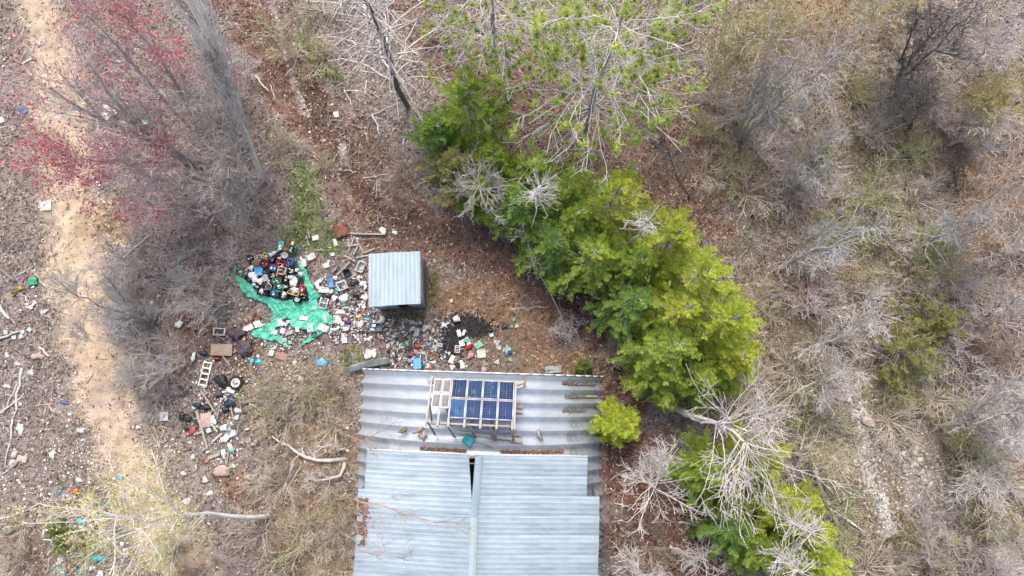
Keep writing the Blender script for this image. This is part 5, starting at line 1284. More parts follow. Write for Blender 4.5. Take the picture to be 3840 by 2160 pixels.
def tub_lid(pos, w_, l_, rz, m, label, up=.06, tilt=(0, 0), name='tote_lid', cat='lid', m2=None):
    r_ = thing(name, put(*pos, up), 0, label, cat, rot=(tilt[0], tilt[1], rz))
    MB().loft([rrect(w_, l_, .06, 0), rrect(w_, l_, .06, .045), rrect(w_ - .07, l_ - .07, .05, .05), rrect(w_ - .09, l_ - .09, .05, .03)]).build('lid_plate', m, r_)
    for s_ in (-1, 1): MB().box((0, s_ * (l_ / 2 - .02), .05), (w_ * .5, .05, .03)).build('latch', m2 or m, r_)
    return r_
def frame(pos, w_, l_, bw, th, rz, m, label, mids=0, name='frame', cat='frame', up=.05, pane=None, tilt=(0, 0)):
    r_ = thing(name, put(*pos, up), 0, label, cat, rot=(tilt[0], tilt[1], rz))
    for s_ in (-1, 1):
        MB().box((s_ * (w_ - bw) / 2, 0, th / 2), (bw, l_, th)).build('rail', m, r_); MB().box((0, s_ * (l_ - bw) / 2, th / 2), (w_ - 2 * bw - .004, bw, th * .95)).build('rail', m, r_)
    for k in range(mids): MB().box((0, -l_ / 2 + l_ * (k + 1) / (mids + 1), th / 2), (w_ - 2 * bw - .004, bw * .8, th * .9)).build('crossbar', m, r_)
    if pane: MB().box((0, 0, th * .3), (w_ - 2 * bw - .004, l_ - 2 * bw - .004, th * .3)).build('pane', pane, r_)
    return r_
def rock(pos, sx, sy, sz, m, label, seed, rz=0, name='boulder', cat='rock', grp=None):
    r_ = np.random.default_rng(seed); k = 9; a = np.arange(k) * 2 * math.pi / k + r_.normal(0, .12, k); rad = r_.uniform(.75, 1.05, k)
    ring = lambda s_, z, j: np.stack([sx * s_ * rad * np.cos(a), sy * s_ * rad * np.sin(a), sz * (z + r_.normal(0, j, k))], 1)
    b = MB(); b.loft([ring(.95, -.3, 0), ring(1.02, .3, .08), ring(.9, .75, .08), ring(.55, .98, .05)])
    return tag(b.build(name, m, None, bevel=.015, loc=put(*pos), rot=(0, 0, rz)), label, cat, grp)
def plank(a, b_, wd, th, m, label, za=.03, zb=.03, name='board', cat='board', grp='loose boards on the ground'):
    p, q = P(*a), P(*b_); p[2] += za + th / 2; q[2] += zb + th / 2; c = (p + q) / 2
    return tag(MB().bar(p - c, q - c, wd, th).build(name, m, None, bevel=.006, loc=c), label, cat, grp)
m_ = lambda v: v / 75.5            # photo pixels to metres on the ground
# ---- loose things on the pile
Q = K1
tub_lid(c1(475, 527), 88 * Q, 96 * Q, .3, LBLUE, 'light blue plastic tray lying tilted on the left of the pile', up=.24, tilt=(.15, .1), name='tray', cat='tray')
panel(c1(427, 437), 86 * Q, 60 * Q, .05, -.05, OLIVEP, 'flat olive brown board on the upper left of the pile', up=.2, tilt=(.1, .05))
panel(c1(305, 455), 80 * Q, 50 * Q, .03, .2, M('cardboard', (.27, .19, .155), .9), 'brown cardboard flap at the upper left rim of the pile', up=.06, cat='cardboard', name='cardboard')
bag(c1(740, 288), 32 * Q, 30 * Q, .13, M('brown_bag', (.26, .115, .06), .6), 'shiny brown bag at the top of the pile', seed=11)
sheet_item(c1(765, 225), 70 * Q, 40 * Q, .3, RUST, 'rusty metal scrap at the top tip of the pile', .06, 'metal_scrap', 'scrap metal')
panel(c1(678, 262), 30 * Q, 58 * Q, .05, .1, WHITE, 'white upright jug like piece beside the top tarp end', up=.10, name='white_jug', cat='jug')
panel(c1(810, 215), 32 * Q, 40 * Q, .06, -.3, CREAM, 'cream plastic piece at the top right tip of the pile', up=.05, name='plastic_piece', cat='plastic')
bucket(c1(750, 358), 32 * Q, .28, WHITE, 'white round bucket near the top of the pile', inner=GREYP, up=.10)
for i, (x, y, sx, sy, lb) in enumerate([(598, 350, 26, 20, 'white jug, left of two at the top rim of pile'), (630, 332, 20, 22, 'white jug, right of two at the top rim of pile'),
    (405, 575, 40, 48, 'big white crumpled bag at the left of the pile'), (490, 635, 40, 30, 'white crumpled bag left of the bowl'), (430, 610, 34, 40, 'white crumpled bag below the biggest left one'),
    (850, 645, 42, 46, 'white crumpled cloth on the right of the pile'), (388, 490, 30, 26, 'whitish bag above the biggest white bag'), (815, 595, 28, 26, 'pale bluish bag right of the middle of pile'),
    (880, 515, 22, 20, 'white jug at the right rim of the pile'), (920, 560, 26, 30, 'clear plastic bag at the right rim of pile'), (745, 770, 26, 24, 'pale bag in the lowest middle black crate'), (420, 670, 20, 18, 'small white wad at the lower left of pile'),
    (505, 738, 22, 22, 'white wad in the wide black crate'), (860, 730, 46, 30, 'grey plastic bag on the long yellow tray'), (695, 690, 18, 20, 'white jar lid in the lower green crate')]):
    bag(c1(x, y), sx * Q, sy * Q, .09, CLEAR if 'clear' in lb else (PALEBL if 'bluish' in lb else (LGREY if 'grey' in lb else WHITE)), lb, up=.22, seed=200 + i)
bucket(c1(552, 603), 34 * Q, .10, WHITE, 'white round basin in the left half of the pile', inner=GREYP, up=.24, name='basin', cat='basin')
bucket(c1(587, 698), 32 * Q, .16, M('tub_metal', (.45, .45, .44), .4, .6), 'round grey metal tub low in the pile', inner=BLACK, up=.2, name='metal_tub', cat='tub')
bucket(c1(876, 826), 26 * Q, .07, WHITE, 'round white bowl inside the lowest black crate', inner=GREYP, up=.24, name='bowl', cat='bowl')
lumps(c1(290, 530), 110 * Q, 70 * Q, .04, 46, WC + [(.3, .28, .25)], 'grey and white rubble at the left end of the pile', .4)
# ---- on the lower tarp
P2 = [(935, 1027, 96, 44, -.12, OFFW, 'white rectangular box lid on the middle of the tarp', .07), (1050, 912, 58, 36, .1, M('mint', (.42, .70, .60), .5), 'mint coloured plastic piece on the right of tarp', .04),
      (618, 1180, 66, 44, -.05, WHITE, 'small white box on the lower left tarp fold', .10), (708, 1165, 52, 60, -.3, LGREY, 'light grey radio like box on the lower tarp', .09),
      (1000, 1130, 62, 92, .1, WHITE, 'white patterned panel at the lower right of the tarp', .03), (775, 1185, 84, 40, .35, GREYP, 'dark grey flat case on the lower tarp', .06), (865, 1145, 40, 60, .1, CREAM, 'pale tan box left of the white patterned panel', .07),
      (580, 1405, 46, 54, -.3, WHITE, 'white square fitting below the tarp tip', .05), (765, 1065, 36, 30, .1, OFFW, 'small pale grey lump like box at centre of tarp', .06), (720, 1262, 60, 44, .1, GREYP, 'grey box at the lower left edge of tarp', .06),
      (785, 1290, 40, 36, .4, GREYP, 'small grey block below the dark grey case', .05), (740, 1095, 30, 30, .2, LGREY, 'small light grey cube left of the tarp centre', .05), (1150, 1165, 30, 24, .1, LGREY, 'small grey block at the right tarp edge', .05)]
for x, y, w_, l_, rz, m, lb, th in P2: panel(c1(x, y), w_ * Q, l_ * Q, th, rz, m, lb, up=.10, name='box', cat='box')
sheet_item(c1(680, 1080), 84 * Q, 74 * Q, .4, WHITE, 'white broken basin shell on the lower tarp', .06, 'broken_basin', 'basin', rnd=True, up=.08)
sheet_item(c1(425, 1085), 74 * Q, 70 * Q, .5, WHITE, 'white torn sheet left of the tarp, upper of two', .03, 'white_sheet', 'sheet', up=.05); sheet_item(c1(330, 1130), 100 * Q, 60 * Q, .4, WHITE, 'white torn sheet left of the tarp, lower of two', .04, 'white_sheet', 'sheet')
sheet_item(c1(455, 1100), 56 * Q, 40 * Q, .3, OFFW, 'small whitish flap between sheet and tarp edge', .03, 'white_sheet', 'sheet'); sheet_item(c1(270, 1155), 50 * Q, 26 * Q, .3, WHITE, 'thin white scrap at the far left of tarp foot', .03, 'white_sheet', 'sheet')
sheet_item(c1(1145, 1130), 120 * Q, 74 * Q, -.35, CLEAR, 'crumpled clear plastic on the right tarp corner', .08, 'clear_plastic', 'plastic', up=.09); sheet_item(c1(1160, 1030), 30 * Q, 84 * Q, .3, WHITE, 'white torn strip on the right of tarp', .05, up=.09)
tub_lid(c1(1058, 1200), 100 * Q, 62 * Q, .2, M('dark_teal', (.05, .085, .10), .45), 'dark slate suitcase like lid at the lower right of tarp', up=.11)
tub_lid(c1(940, 1165), 50 * Q, 40 * Q, .3, NAVY, 'dark navy case between patterned panel and tan box', up=.10, name='case', cat='case')
bag(c1(310, 1055), 14 * Q, 18 * Q, .05, PINKP, 'small red and white carton left above the tarp foot', 'carton', 'carton', seed=5)
lumps(c1(830, 1225), 260 * Q, 120 * Q, .08, 110, WC + [(.35, .33, .31), (.3, .3, .3)], 'grey and white broken pieces on the lowest tarp fold', 0, .04, (.025, .07)); lumps(c1(690, 1340), 200 * Q, 60 * Q, .03, 40, WC, 'white broken pieces below the tarp tip', .2, .03)
# ---- around the small shed
sheet_item(c1(1340, 75), 150 * Q, 145 * Q, .35, RUST, 'crumpled rusty brown sheet metal above the wooden frames', .16, 'rusty_sheet', 'sheet metal', seed=4, up=.04)
panel(c1(938, 428), 48 * Q, 80 * Q, .03, .1, WHITE, 'white upright panel at the right end of the crate pile', up=.1, tilt=(0, .2)); panel(c1(903, 378), 22 * Q, 34 * Q, .03, .2, WHITE, 'small white chip above the white upright panel', up=.08, name='chip', cat='plastic')
sheet_item(c1(1012, 362), 92 * Q, 66 * Q, .5, OFFW, 'crumpled pale sheet right of the pile top', .09); sheet_item(c1(1057, 155), 74 * Q, 56 * Q, .2, WHITE, 'crumpled white sheet on green grass above the pile', .06); sheet_item(c1(1270, 203), 36 * Q, 84 * Q, .35, WHITE, 'white blade shaped scrap beside the rusty sheet', .03)
sheet_item(c1(1243, 333), 44 * Q, 34 * Q, .2, WHITE, 'small white scrap below the white blade shaped scrap', .03); panel(c1(1172, 452), 70 * Q, 50 * Q, .03, .3, PALEBL, 'pale bluish folded board right of the pile', up=.03); panel(c1(1196, 420), 24 * Q, 50 * Q, .03, -.3, WHITE, 'white bent strip attached above the pale folded board', up=.05, name='strip', cat='plastic')
for a, b_, lb in [((255, 300), (325, 140), 'grey board, left upright of the broken frame by shed'), ((330, 150), (425, 325), 'grey board, right slanting one of broken frame by shed'), ((360, 235), (312, 340), 'short grey board inside the broken frame by shed'), ((210, 345), (330, 410), 'grey board at the foot of the broken frame by shed'),
                  ((340, 370), (478, 345), 'grey board lying towards the shed corner'), ((240, 240), (380, 230), 'thin grey slat across the broken frame'), ((130, 560), (275, 415), 'thin grey slat beside the black open box'), ((240, 600), (350, 550), 'grey board below the black open box'), ((255, 165), (268, 260), 'narrow grey slat left of the broken frame'),
                  ((425, 320), (545, 270), 'grey slat at the upper shed corner'), ((270, 105), (660, 118), 'long thin grey batten lying above the shed'), ((80, 530), (125, 480), 'short grey slat above the blue lid')]:
    plank(c2(*a), c2(*b_), .085, .05, greywood, lb, .05, .1)
for a, b_, lb in [((970, 60), (995, 160), 'short grey stick board on the grass above the pile, upper'), ((955, 130), (985, 240), 'short grey stick board on the grass above the pile, lower'), ((1045, 283), (1160, 292), 'thin grey slat on the grass right of the pile top')]: plank(c1(*a), c1(*b_), .06, .04, greywood, lb)
tote(c2(230, 525), .30, .36, .22, .4, NAVY, 'black open storage box beside the shed wall', tilt=(.3, .2)); tote(c2(195, 665), .48, .40, .2, .35, CLEAR, 'clear grey storage box lying beside the blue lid', tilt=(.25, -.2)); tote(c2(385, 460), .34, .52, .2, -.35, LGREY, 'crushed light grey storage box leaning on the shed wall', tilt=(.2, .35))
tub_lid(c2(62, 632), .33, .60, .14, M('lid_blue', (.10, .20, .36), .45), 'long blue tote lid between tarp and shed', up=.12, tilt=(.1, .08)); tub_lid(c1(1150, 722), 112 * Q, 54 * Q, -.05, WHITE, 'white flat canister left of the blue tote lid', up=.10, name='canister', cat='canister')
tote(c2(558, 1122), .40, .60, .2, 1.55, SLATE, 'slate blue storage box with a clear lid below the shed'); panel(c2(535, 1108), .20, .14, .05, .1, OFFW, 'pale carton inside the slate blue storage box', up=.17, name='carton', cat='carton'); panel(c2(518, 1152), .20, .13, .06, .0, PALEBL, 'pale blue jug inside the slate blue storage box', up=.17, name='jug', cat='jug')
bag(c1(1185, 782), 56 * Q, 34 * Q, .12, BLACK, 'black rubbish bag below the white canister', seed=31)
fr = frame(c1(1150, 865), 88 * Q, 118 * Q, .045, .10, -.25, WHITE, 'white two paned box frame at the right edge of tarp', 1, up=.10, pane=M('grey_glass', (.16, .175, .18), .2), name='window_frame', cat='window')
BG = [(1075, 660, 30, 24, WHITE, 'white lump left of the long blue lid'), (1100, 625, 24, 20, WHITE, 'small white bag above left of the blue lid'), (1085, 690, 22, 18, WHITE, 'small white bag below left of the blue lid'), (1270, 590, 24, 26, WHITE, 'white bag at the top right of the blue lid'),
      (1290, 718, 20, 18, TEALP, 'turquoise rag at the foot of the blue lid'), (1265, 810, 40, 30, OFFW, 'pale bag right of the black rubbish bag'), (1365, 808, 54, 44, PALEBL, 'pale blue and white bag in the middle of the shed litter'), (1382, 790, 16, 22, TEALP, 'turquoise scrap on the pale blue bag'), (1300, 830, 30, 24, BLACK, 'black bag scrap right of the two paned frame'),
      (1330, 960, 44, 30, OFFW, 'beige crumpled bag below the shed litter middle'), (1300, 1045, 44, 50, LGREY, 'grey crumpled sheet left of the pink carton'), (1260, 1150, 40, 22, M('sea', (.28, .52, .46), .5), 'faded green cloth at the right tarp end')]
for i, (x, y, sx, sy, m, lb) in enumerate(BG): bag(c1(x, y), sx * Q, sy * Q, .07, m, lb, seed=300 + i, up=.02)
BG2 = [(312, 640, 44, 36, BLACK, 'black plastic bag between clear box and shed'), (360, 770, 50, 34, BLACK, 'black plastic bag nearest the shed wall, lower'), (410, 650, 34, 30, WHITE, 'white crumpled bag nearest the shed wall'), (440, 690, 20, 26, WHITE, 'small white bag touching the shed wall'), (430, 800, 44, 36, LGREY, 'light grey bag at the shed corner'), (225, 1040, 24, 22, PINKP, 'pink carton among white scraps below the shed'),
       (262, 1066, 26, 18, M('violet', (.09, .06, .22), .5), 'violet scrap beside the pink carton'), (388, 1092, 30, 42, OFFW, 'white oval basin below the shed litter'), (190, 1090, 26, 22, WHITE, 'white jug below the pink carton'), (225, 1145, 28, 26, WHITE, 'white jug above the white broken panel'), (625, 1040, 32, 30, LGREY, 'light grey bag under the shed front'), (628, 78, 40, 36, WHITE, 'white crumpled bag on brown leaves above the shed'),
       (760, 100, 34, 22, OFFW, 'whitish scrap right of the bag above the shed'), (470, 1420, 44, 46, WHITE, 'big white bag near the hut edge, left of two'), (530, 1405, 34, 42, WHITE, 'big white bag near the hut edge, right of two'), (360, 1010, 30, 16, YELP, 'yellowish scrap in the shed litter'), (250, 880, 26, 14, DGREEN, 'green bottle in the shed litter'), (470, 1040, 22, 16, TEALP, 'turquoise scrap left of the slate box'), (535, 958, 16, 18, LBLUE, 'blue and white can at the shed front corner')]
for i, (x, y, sx, sy, m, lb) in enumerate(BG2): bag(c2(x, y), sx * Q, sy * Q, .08, m, lb, seed=330 + i, up=.01)
b = MB(); b.box((0, -.12, .015), (.27, .26, .03)); b.box((-.05, .13, .015), (.15, .24, .03)); tag(b.build('broken_sheet', WHITE, None, bevel=.01, loc=put(*c2(208, 1240), .04), rot=(0, 0, .12)), 'L shaped broken white panel below the shed litter', 'panel')
# ---- dump behind the hut
bucket(c3(1160, 385), .17, .26, WHITE, 'white bucket lying at the edge of the black ash', R(110)); sheet_item(c3(970, 470), .24, .22, .3, WHITE, 'white round dish left of the black ash', .03, 'dish', 'dish', rnd=True); sheet_item(c3(1040, 445), .2, .10, .4, OFFW, 'pale flat scrap right of the white dish', .04)
panel(c3(1300, 800), .26, .28, .05, .2, WHITE, 'white square carton beside the red bag', name='carton', cat='carton'); bag(c3(1425, 850), .19, .14, .10, REDP, 'bright red bag below the black ash', seed=41, rz=.3); sheet_item(c3(1425, 805), .2, .1, .5, WHITE, 'white flap lying on the bright red bag', .04, up=.17)
fr = frame(c3(1220, 905), .26, .36, .035, .05, -.08, WHITE, 'white slotted plastic frame left of the red bag', 3); sheet_item(c3(1250, 620), .2, .36, .3, WHITE, 'torn white sheet in the black ash, left piece', .10, n=6); sheet_item(c3(1335, 610), .14, .3, -.4, WHITE, 'torn white sheet in the black ash, right piece', .10, n=6)
tub_lid(c3(1650, 985), .42, .40, .1, OFFW, 'whitish appliance lid below the faded green cloth', up=.05, name='appliance_lid', cat='lid'); panel(c3(1120, 1085), .22, .40, .06, -.45, OFFW, 'whitish flattened carton with black triangle below the ash', name='carton', cat='carton'); MB().box((0, 0, 0), (.06, .07, .004)).build('black_mark', BLACK, bpy.data.objects[-1] if False else None, loc=put(*c3(1142, 1048), .115), rot=(0, 0, .3))
bpy.data.objects['black_mark'].name = 'paper_scrap'; tag(bpy.data.objects['paper_scrap'], 'small black triangle like scrap on the flattened carton', 'scrap')
SEA = M('faded_green', (.20, .40, .31), .7)
for i, (x, y, w_, l_, m, lb) in enumerate([(1380, 745, .46, .26, SEA, 'faded green cloth just above the bright red bag'), (1600, 830, .40, .34, SEA, 'faded green cloth right of the bright red bag'), (2120, 920, .46, .30, SEA, 'faded green cloth with blue scrap at the right end of dump'), (2165, 1090, .18, .22, SEA, 'small faded green scrap at the far right of dump'), (2190, 500, .16, .18, SEA, 'small faded green scrap in the dry grass, lower'), (2225, 370, .14, .18, SEA, 'small faded green scrap in the dry grass, upper'),
    (1930, 790, .36, .30, GREYP, 'dark grey folded sheet at the right of dump'), (1960, 880, .26, .24, GREYP, 'dark grey folded sheet below the first one'), (1450, 1010, .40, .26, M('dusty_pink', (.42, .26, .25), .8), 'dusty pink cloth below the bright red bag'), (1830, 655, .2, .18, PALEBL, 'pale foil scrap in dry grass right of the ash'), (1930, 1135, .24, .22, LGREY, 'grey and white scrap near the hut edge at right'), (1310, 1200, .24, .30, OFFW, 'torn white bag near the hut edge, right piece'), (1130, 1230, .24, .24, OFFW, 'torn white bag near the hut edge, left piece'),
    (1230, 1180, .22, .20, BLACK, 'black plastic between the torn white bags'), (2280, 490, .22, .20, LGREY, 'pale grey bag in the dry grass at right'), (2060, 500, .3, .24, BLACK, 'black scrap under bramble in dry grass'), (480, 960, .2, .18, PINKP, 'pinkish flap among the bottles of dump'), (900, 830, .22, .34, GREYP, 'grey torn cloth at the left edge of ash'), (660, 520, .5, .26, LGREY, 'large clear plastic sheet left of the ash'), (500, 600, .4, .26, LGREY, 'clear plastic sheet further left of the ash'), (430, 540, .3, .22, OFFW, 'crumpled whitish film under the clear sheets'), (800, 860, .2, .18, LGREY, 'grey bottle like film left of the grey cloth')]):
    sheet_item(c3(x, y), w_, l_, (i * .7) % 1.5, m, lb, .08, seed=500 + i, rnd=(i % 2 == 0), up=.03)
bag(c3(2150, 960), .11, .09, .05, M('royal', (.03, .05, .30), .5), 'dark blue scrap on the faded green cloth at right', seed=43, up=.08); bag(c3(515, 850), .13, .12, .09, M('redorange', (.50, .09, .03), .4), 'orange red plastic bag among bottles left of the ash', seed=44); bag(c3(320, 795), .10, .11, .06, M('mintg', (.20, .55, .36), .5), 'green and white bag among the bottles', seed=45); bag(c3(305, 860), .06, .05, .06, GREENP, 'small bright green scrap under the green and white bag', seed=46)
bag(c3(378, 690), .055, .09, .05, GREENP, 'green bottle, left of two in the dump', 'bottle', 'bottle', seed=47); bag(c3(668, 805), .05, .09, .05, GREENP, 'green bottle, right of two in the dump', 'bottle', 'bottle', seed=48); bag(c3(895, 950), .07, .09, .05, DGREEN, 'dark green bottle by the foot of the ash', 'bottle', 'bottle', seed=49); bag(c3(190, 850), .042, .10, .05, WHITE, 'white upright bottle at the left of the dump', 'bottle', 'bottle', seed=50, rough=.05)
bag(c3(590, 715), .10, .07, .05, BROWNP, 'brown pot shard above the orange red bag', 'pot_shard', 'shard', seed=51); bag(c3(800, 985), .16, .09, .05, M('redbrown', (.22, .09, .06), .7), 'reddish brown rag by the dark green bottle', 'rag', 'rag', seed=52); bag(c3(740, 1235), .05, .08, .05, ORANGEP, 'small orange jar at the hut edge', 'jar', 'jar', seed=53, rough=.08)
for i, (x, y, w_, l_, rz) in enumerate([(600, 960, .05, .26, .5), (640, 980, .05, .24, .5), (780, 1130, .26, .07, .25), (800, 1150, .2, .07, .3), (690, 1210, .12, .18, -.3), (500, 950, .3, .05, -.4), (440, 770, .05, .2, -.5)]):
    panel(c3(x, y), w_, l_, .03, rz, OFFW if i > 1 else LGREY, ['grey slat, left of a pair in the dump', 'grey slat, right of a pair in the dump', 'pale tray, upper of two by the blue cooler', 'pale tray, lower of two by the blue cooler', 'tan and white carton right of the blue cooler', 'thin pale strip below the orange red bag', 'dark grey slat left of the orange red bag'][i], name='slat', cat='slat')
# blue cooler
cp = put(*c3(515, 1165), .03); co = thing('cooler', cp, R(2), 'bright blue plastic cooler standing at the hut edge', 'cooler')
MB().loft([rrect(.36, .50, .05, 0), rrect(.38, .52, .05, .26)]).build('body', LBLUE, co); MB().loft([rrect(.40, .54, .06, .265), rrect(.40, .54, .06, .31), rrect(.34, .48, .05, .325), rrect(.28, .40, .04, .318), rrect(.20, .32, .03, .318)]).build('lid', LBLUE, co); MB().tube([(-.12, .27, .26), (-.08, .33, .27), (.08, .33, .27), (.12, .27, .26)], .015, 6).build('handle', SLATE, co)
# wooden chair with round pink seat
ch_ = thing('chair', put(*c3(1725, 1230), .0), R(-2), 'weathered chair with round pinkish cushion at the hut edge', 'chair')
for x_, y_ in ((-.15, -.2), (.15, -.2), (-.15, .2), (.15, .2)): MB().box((x_, y_, .22 if y_ < 0 else .40), (.04, .04, .44 if y_ < 0 else .80)).build('leg', greywood, ch_)
MB().box((0, .2, .66), (.26, .03, .12)).build('backrest', greywood, ch_); MB().box((0, 0, .44), (.36, .40, .035)).build('seat', greywood, ch_); MB().lathe([(.02, .56), (.12, .56), (.15, .51), (.14, .46)], 16, True, True).build('cushion', M('cushion', (.36, .26, .27), .8), ch_, loc=(-.06, -.10, 0))
# bent sheet metal left of the hut far edge
p = put(1385, 1366, .25); bs = MB(); V = []
for i in range(9):
    t = i / 8 - .5
    for dy, dz in ((-.17, .0), (-.15, .05), (.13, .02 + .03 * math.sin(i)), (.17, .06)): V.append((t * 2.1, dy * (1 - .35 * (t < -.2) * (-t)) - .22 * t * t, dz + .02 * math.sin(i * 1.3)))
F = [(i*4+j, (i+1)*4+j, (i+1)*4+j+1, i*4+j+1) for i in range(8) for j in range(3)]
bs.add(V, np.array(F)); o = bs.build('bent_sheet_metal', M('old_grey_metal', (.30, .33, .33), .5, .5, .25, 4, .2), None, loc=p, rot=(0, 0, R(13))); md = o.modifiers.new('thickness', 'SOLIDIFY'); md.thickness = .006; tag(o, 'long bent grey sheet metal trim at the hut far left corner', 'sheet metal')
sheet_item((2072, 1386), .75, .34, .05, M('greygreen', (.25, .31, .29), .7), 'grey green tarpaulin scrap behind the hut far edge', .10, up=.05); plank((2050, 1372), (2048, 1402), .04, .04, greywood, 'thin stake, left of two at the grey green scrap', .1, .2); plank((2104, 1368), (2100, 1400), .04, .04, greywood, 'thin stake, right of two at the grey green scrap', .1, .2)
bag(c3(1110, 40), .085, .085, .05, WHITE, 'round white lid on dry grass right of the shed', 'round_lid', 'lid', seed=60, rough=.1); bag((2286, 1268), .075, .075, .05, LGREY, 'round grey lid on brown leaves near the cedars', 'round_lid', 'lid', seed=61, rough=.05); sheet_item((2253, 1295), .18, .07, -.6, WHITE, 'small white scrap left of the round grey lid', .02); bag((2133, 1335), .13, .13, .07, M('dry_orange', (.26, .17, .05), .9), 'rusty yellow can in the dry grass near the seedling', 'can', 'can', seed=62, rough=.08)
# tyres
def tyre(pos, R_, label, rim=True, up=.06, tilt=(0, 0)):
    r_ = thing('tyre', put(*pos, up), 0, label, 'tyre', rot=(tilt[0], tilt[1], .3)); a = np.arange(28) * 2 * math.pi / 28
    prof = [(R_ * .62, .03), (R_ * .78, -.02), (R_ * .96, .01), (R_, .08), (R_ * .97, .17), (R_ * .80, .20), (R_ * .64, .16)]
    MB().lathe(prof, 28).build('rubber', TYRE, r_, smooth=True)
    for k in range(28):
        if k % 2 == 0: MB().box((R_ * .985 * math.cos(a[k]), R_ * .985 * math.sin(a[k]), .09), (.02, .05, .12), (0, 0, a[k])).build('tread', TYRE, r_)
    if rim:
        MB().lathe([(R_ * .64, .15), (R_ * .60, .13), (R_ * .52, .15), (R_ * .50, .16), (R_ * .44, .12)], 28).build('wheel_ring', whitem, r_, smooth=True)
        MB().lathe([(R_ * .45, .11), (R_ * .28, .13), (R_ * .24, .17), (R_ * .1, .18), (.01, .18)], 24, False, True).build('hub_cap', M('hubcap', (.55, .56, .57), .3, .8), r_, smooth=True)
    return r_
tyre(c4(940, 567), .345, 'black car tyre with white ringed steel wheel in the trash heap'); tyre((2318, 1352), .52, 'large dark tyre half hidden under the bare shrub', False, .0)
# ---- heap around the ladder
lp, lq = P(*c4(690, 377)), P(*c4(638, 598)); lc = (lp + lq) / 2; La = math.atan2(lp[1] - lq[1], lp[0] - lq[0]); Ll = np.linalg.norm(lp - lq)
ld = thing('ladder', (lc[0], lc[1], lc[2] + .12), La, 'white wooden ladder lying left of the tyre', 'ladder')
for s_ in (-1, 1): MB().box((0, s_ * .19, .03), (Ll + .06, .045, .07)).build('rail', WHITE, ld, bevel=.005)
for k in range(5): MB().box((-Ll / 2 + .05 + (Ll - .1) * k / 4, 0, .05), (.07, .33, .03)).build('rung', WHITE, ld, bevel=.004)
frame(c4(785, 107), m_(44), m_(28), .055, .06, -.04, WHITE, 'small white rectangular frame above the wooden slab', up=.06)
panel(c4(812, 270), m_(78), m_(43), .10, -.03, barnwood, 'weathered tan wooden slab above the ladder', up=.10, name='wooden_slab', cat='slab', tilt=(.05, .03))
bag(c4(940, 130), m_(24), m_(22), .15, PURPC, 'dark blue black rubbish bag at the tarp foot', seed=71, rough=.5); bag(c4(1025, 262), m_(30), m_(24), .15, PURPC, 'dark purple rubbish bag right of the wooden slab', seed=72, rough=.5); bag(c4(808, 545), m_(22), m_(20), .14, BLACK, 'shiny black rubbish bag left of the tyre', seed=73, rough=.42); tub_lid(c4(888, 636), .42, .22, -.35, WHITE, 'white flat canister below the tyre', name='canister', cat='canister', up=.06)
bag(c4(1075, 372), m_(8), m_(9), .05, TEALP, 'turquoise rag, left of two below the tarp', 'rag', 'rag', seed=74); bag(c4(1133, 377), m_(9), m_(9), .05, TEALP, 'turquoise rag, right of two below the tarp', 'rag', 'rag', seed=75)
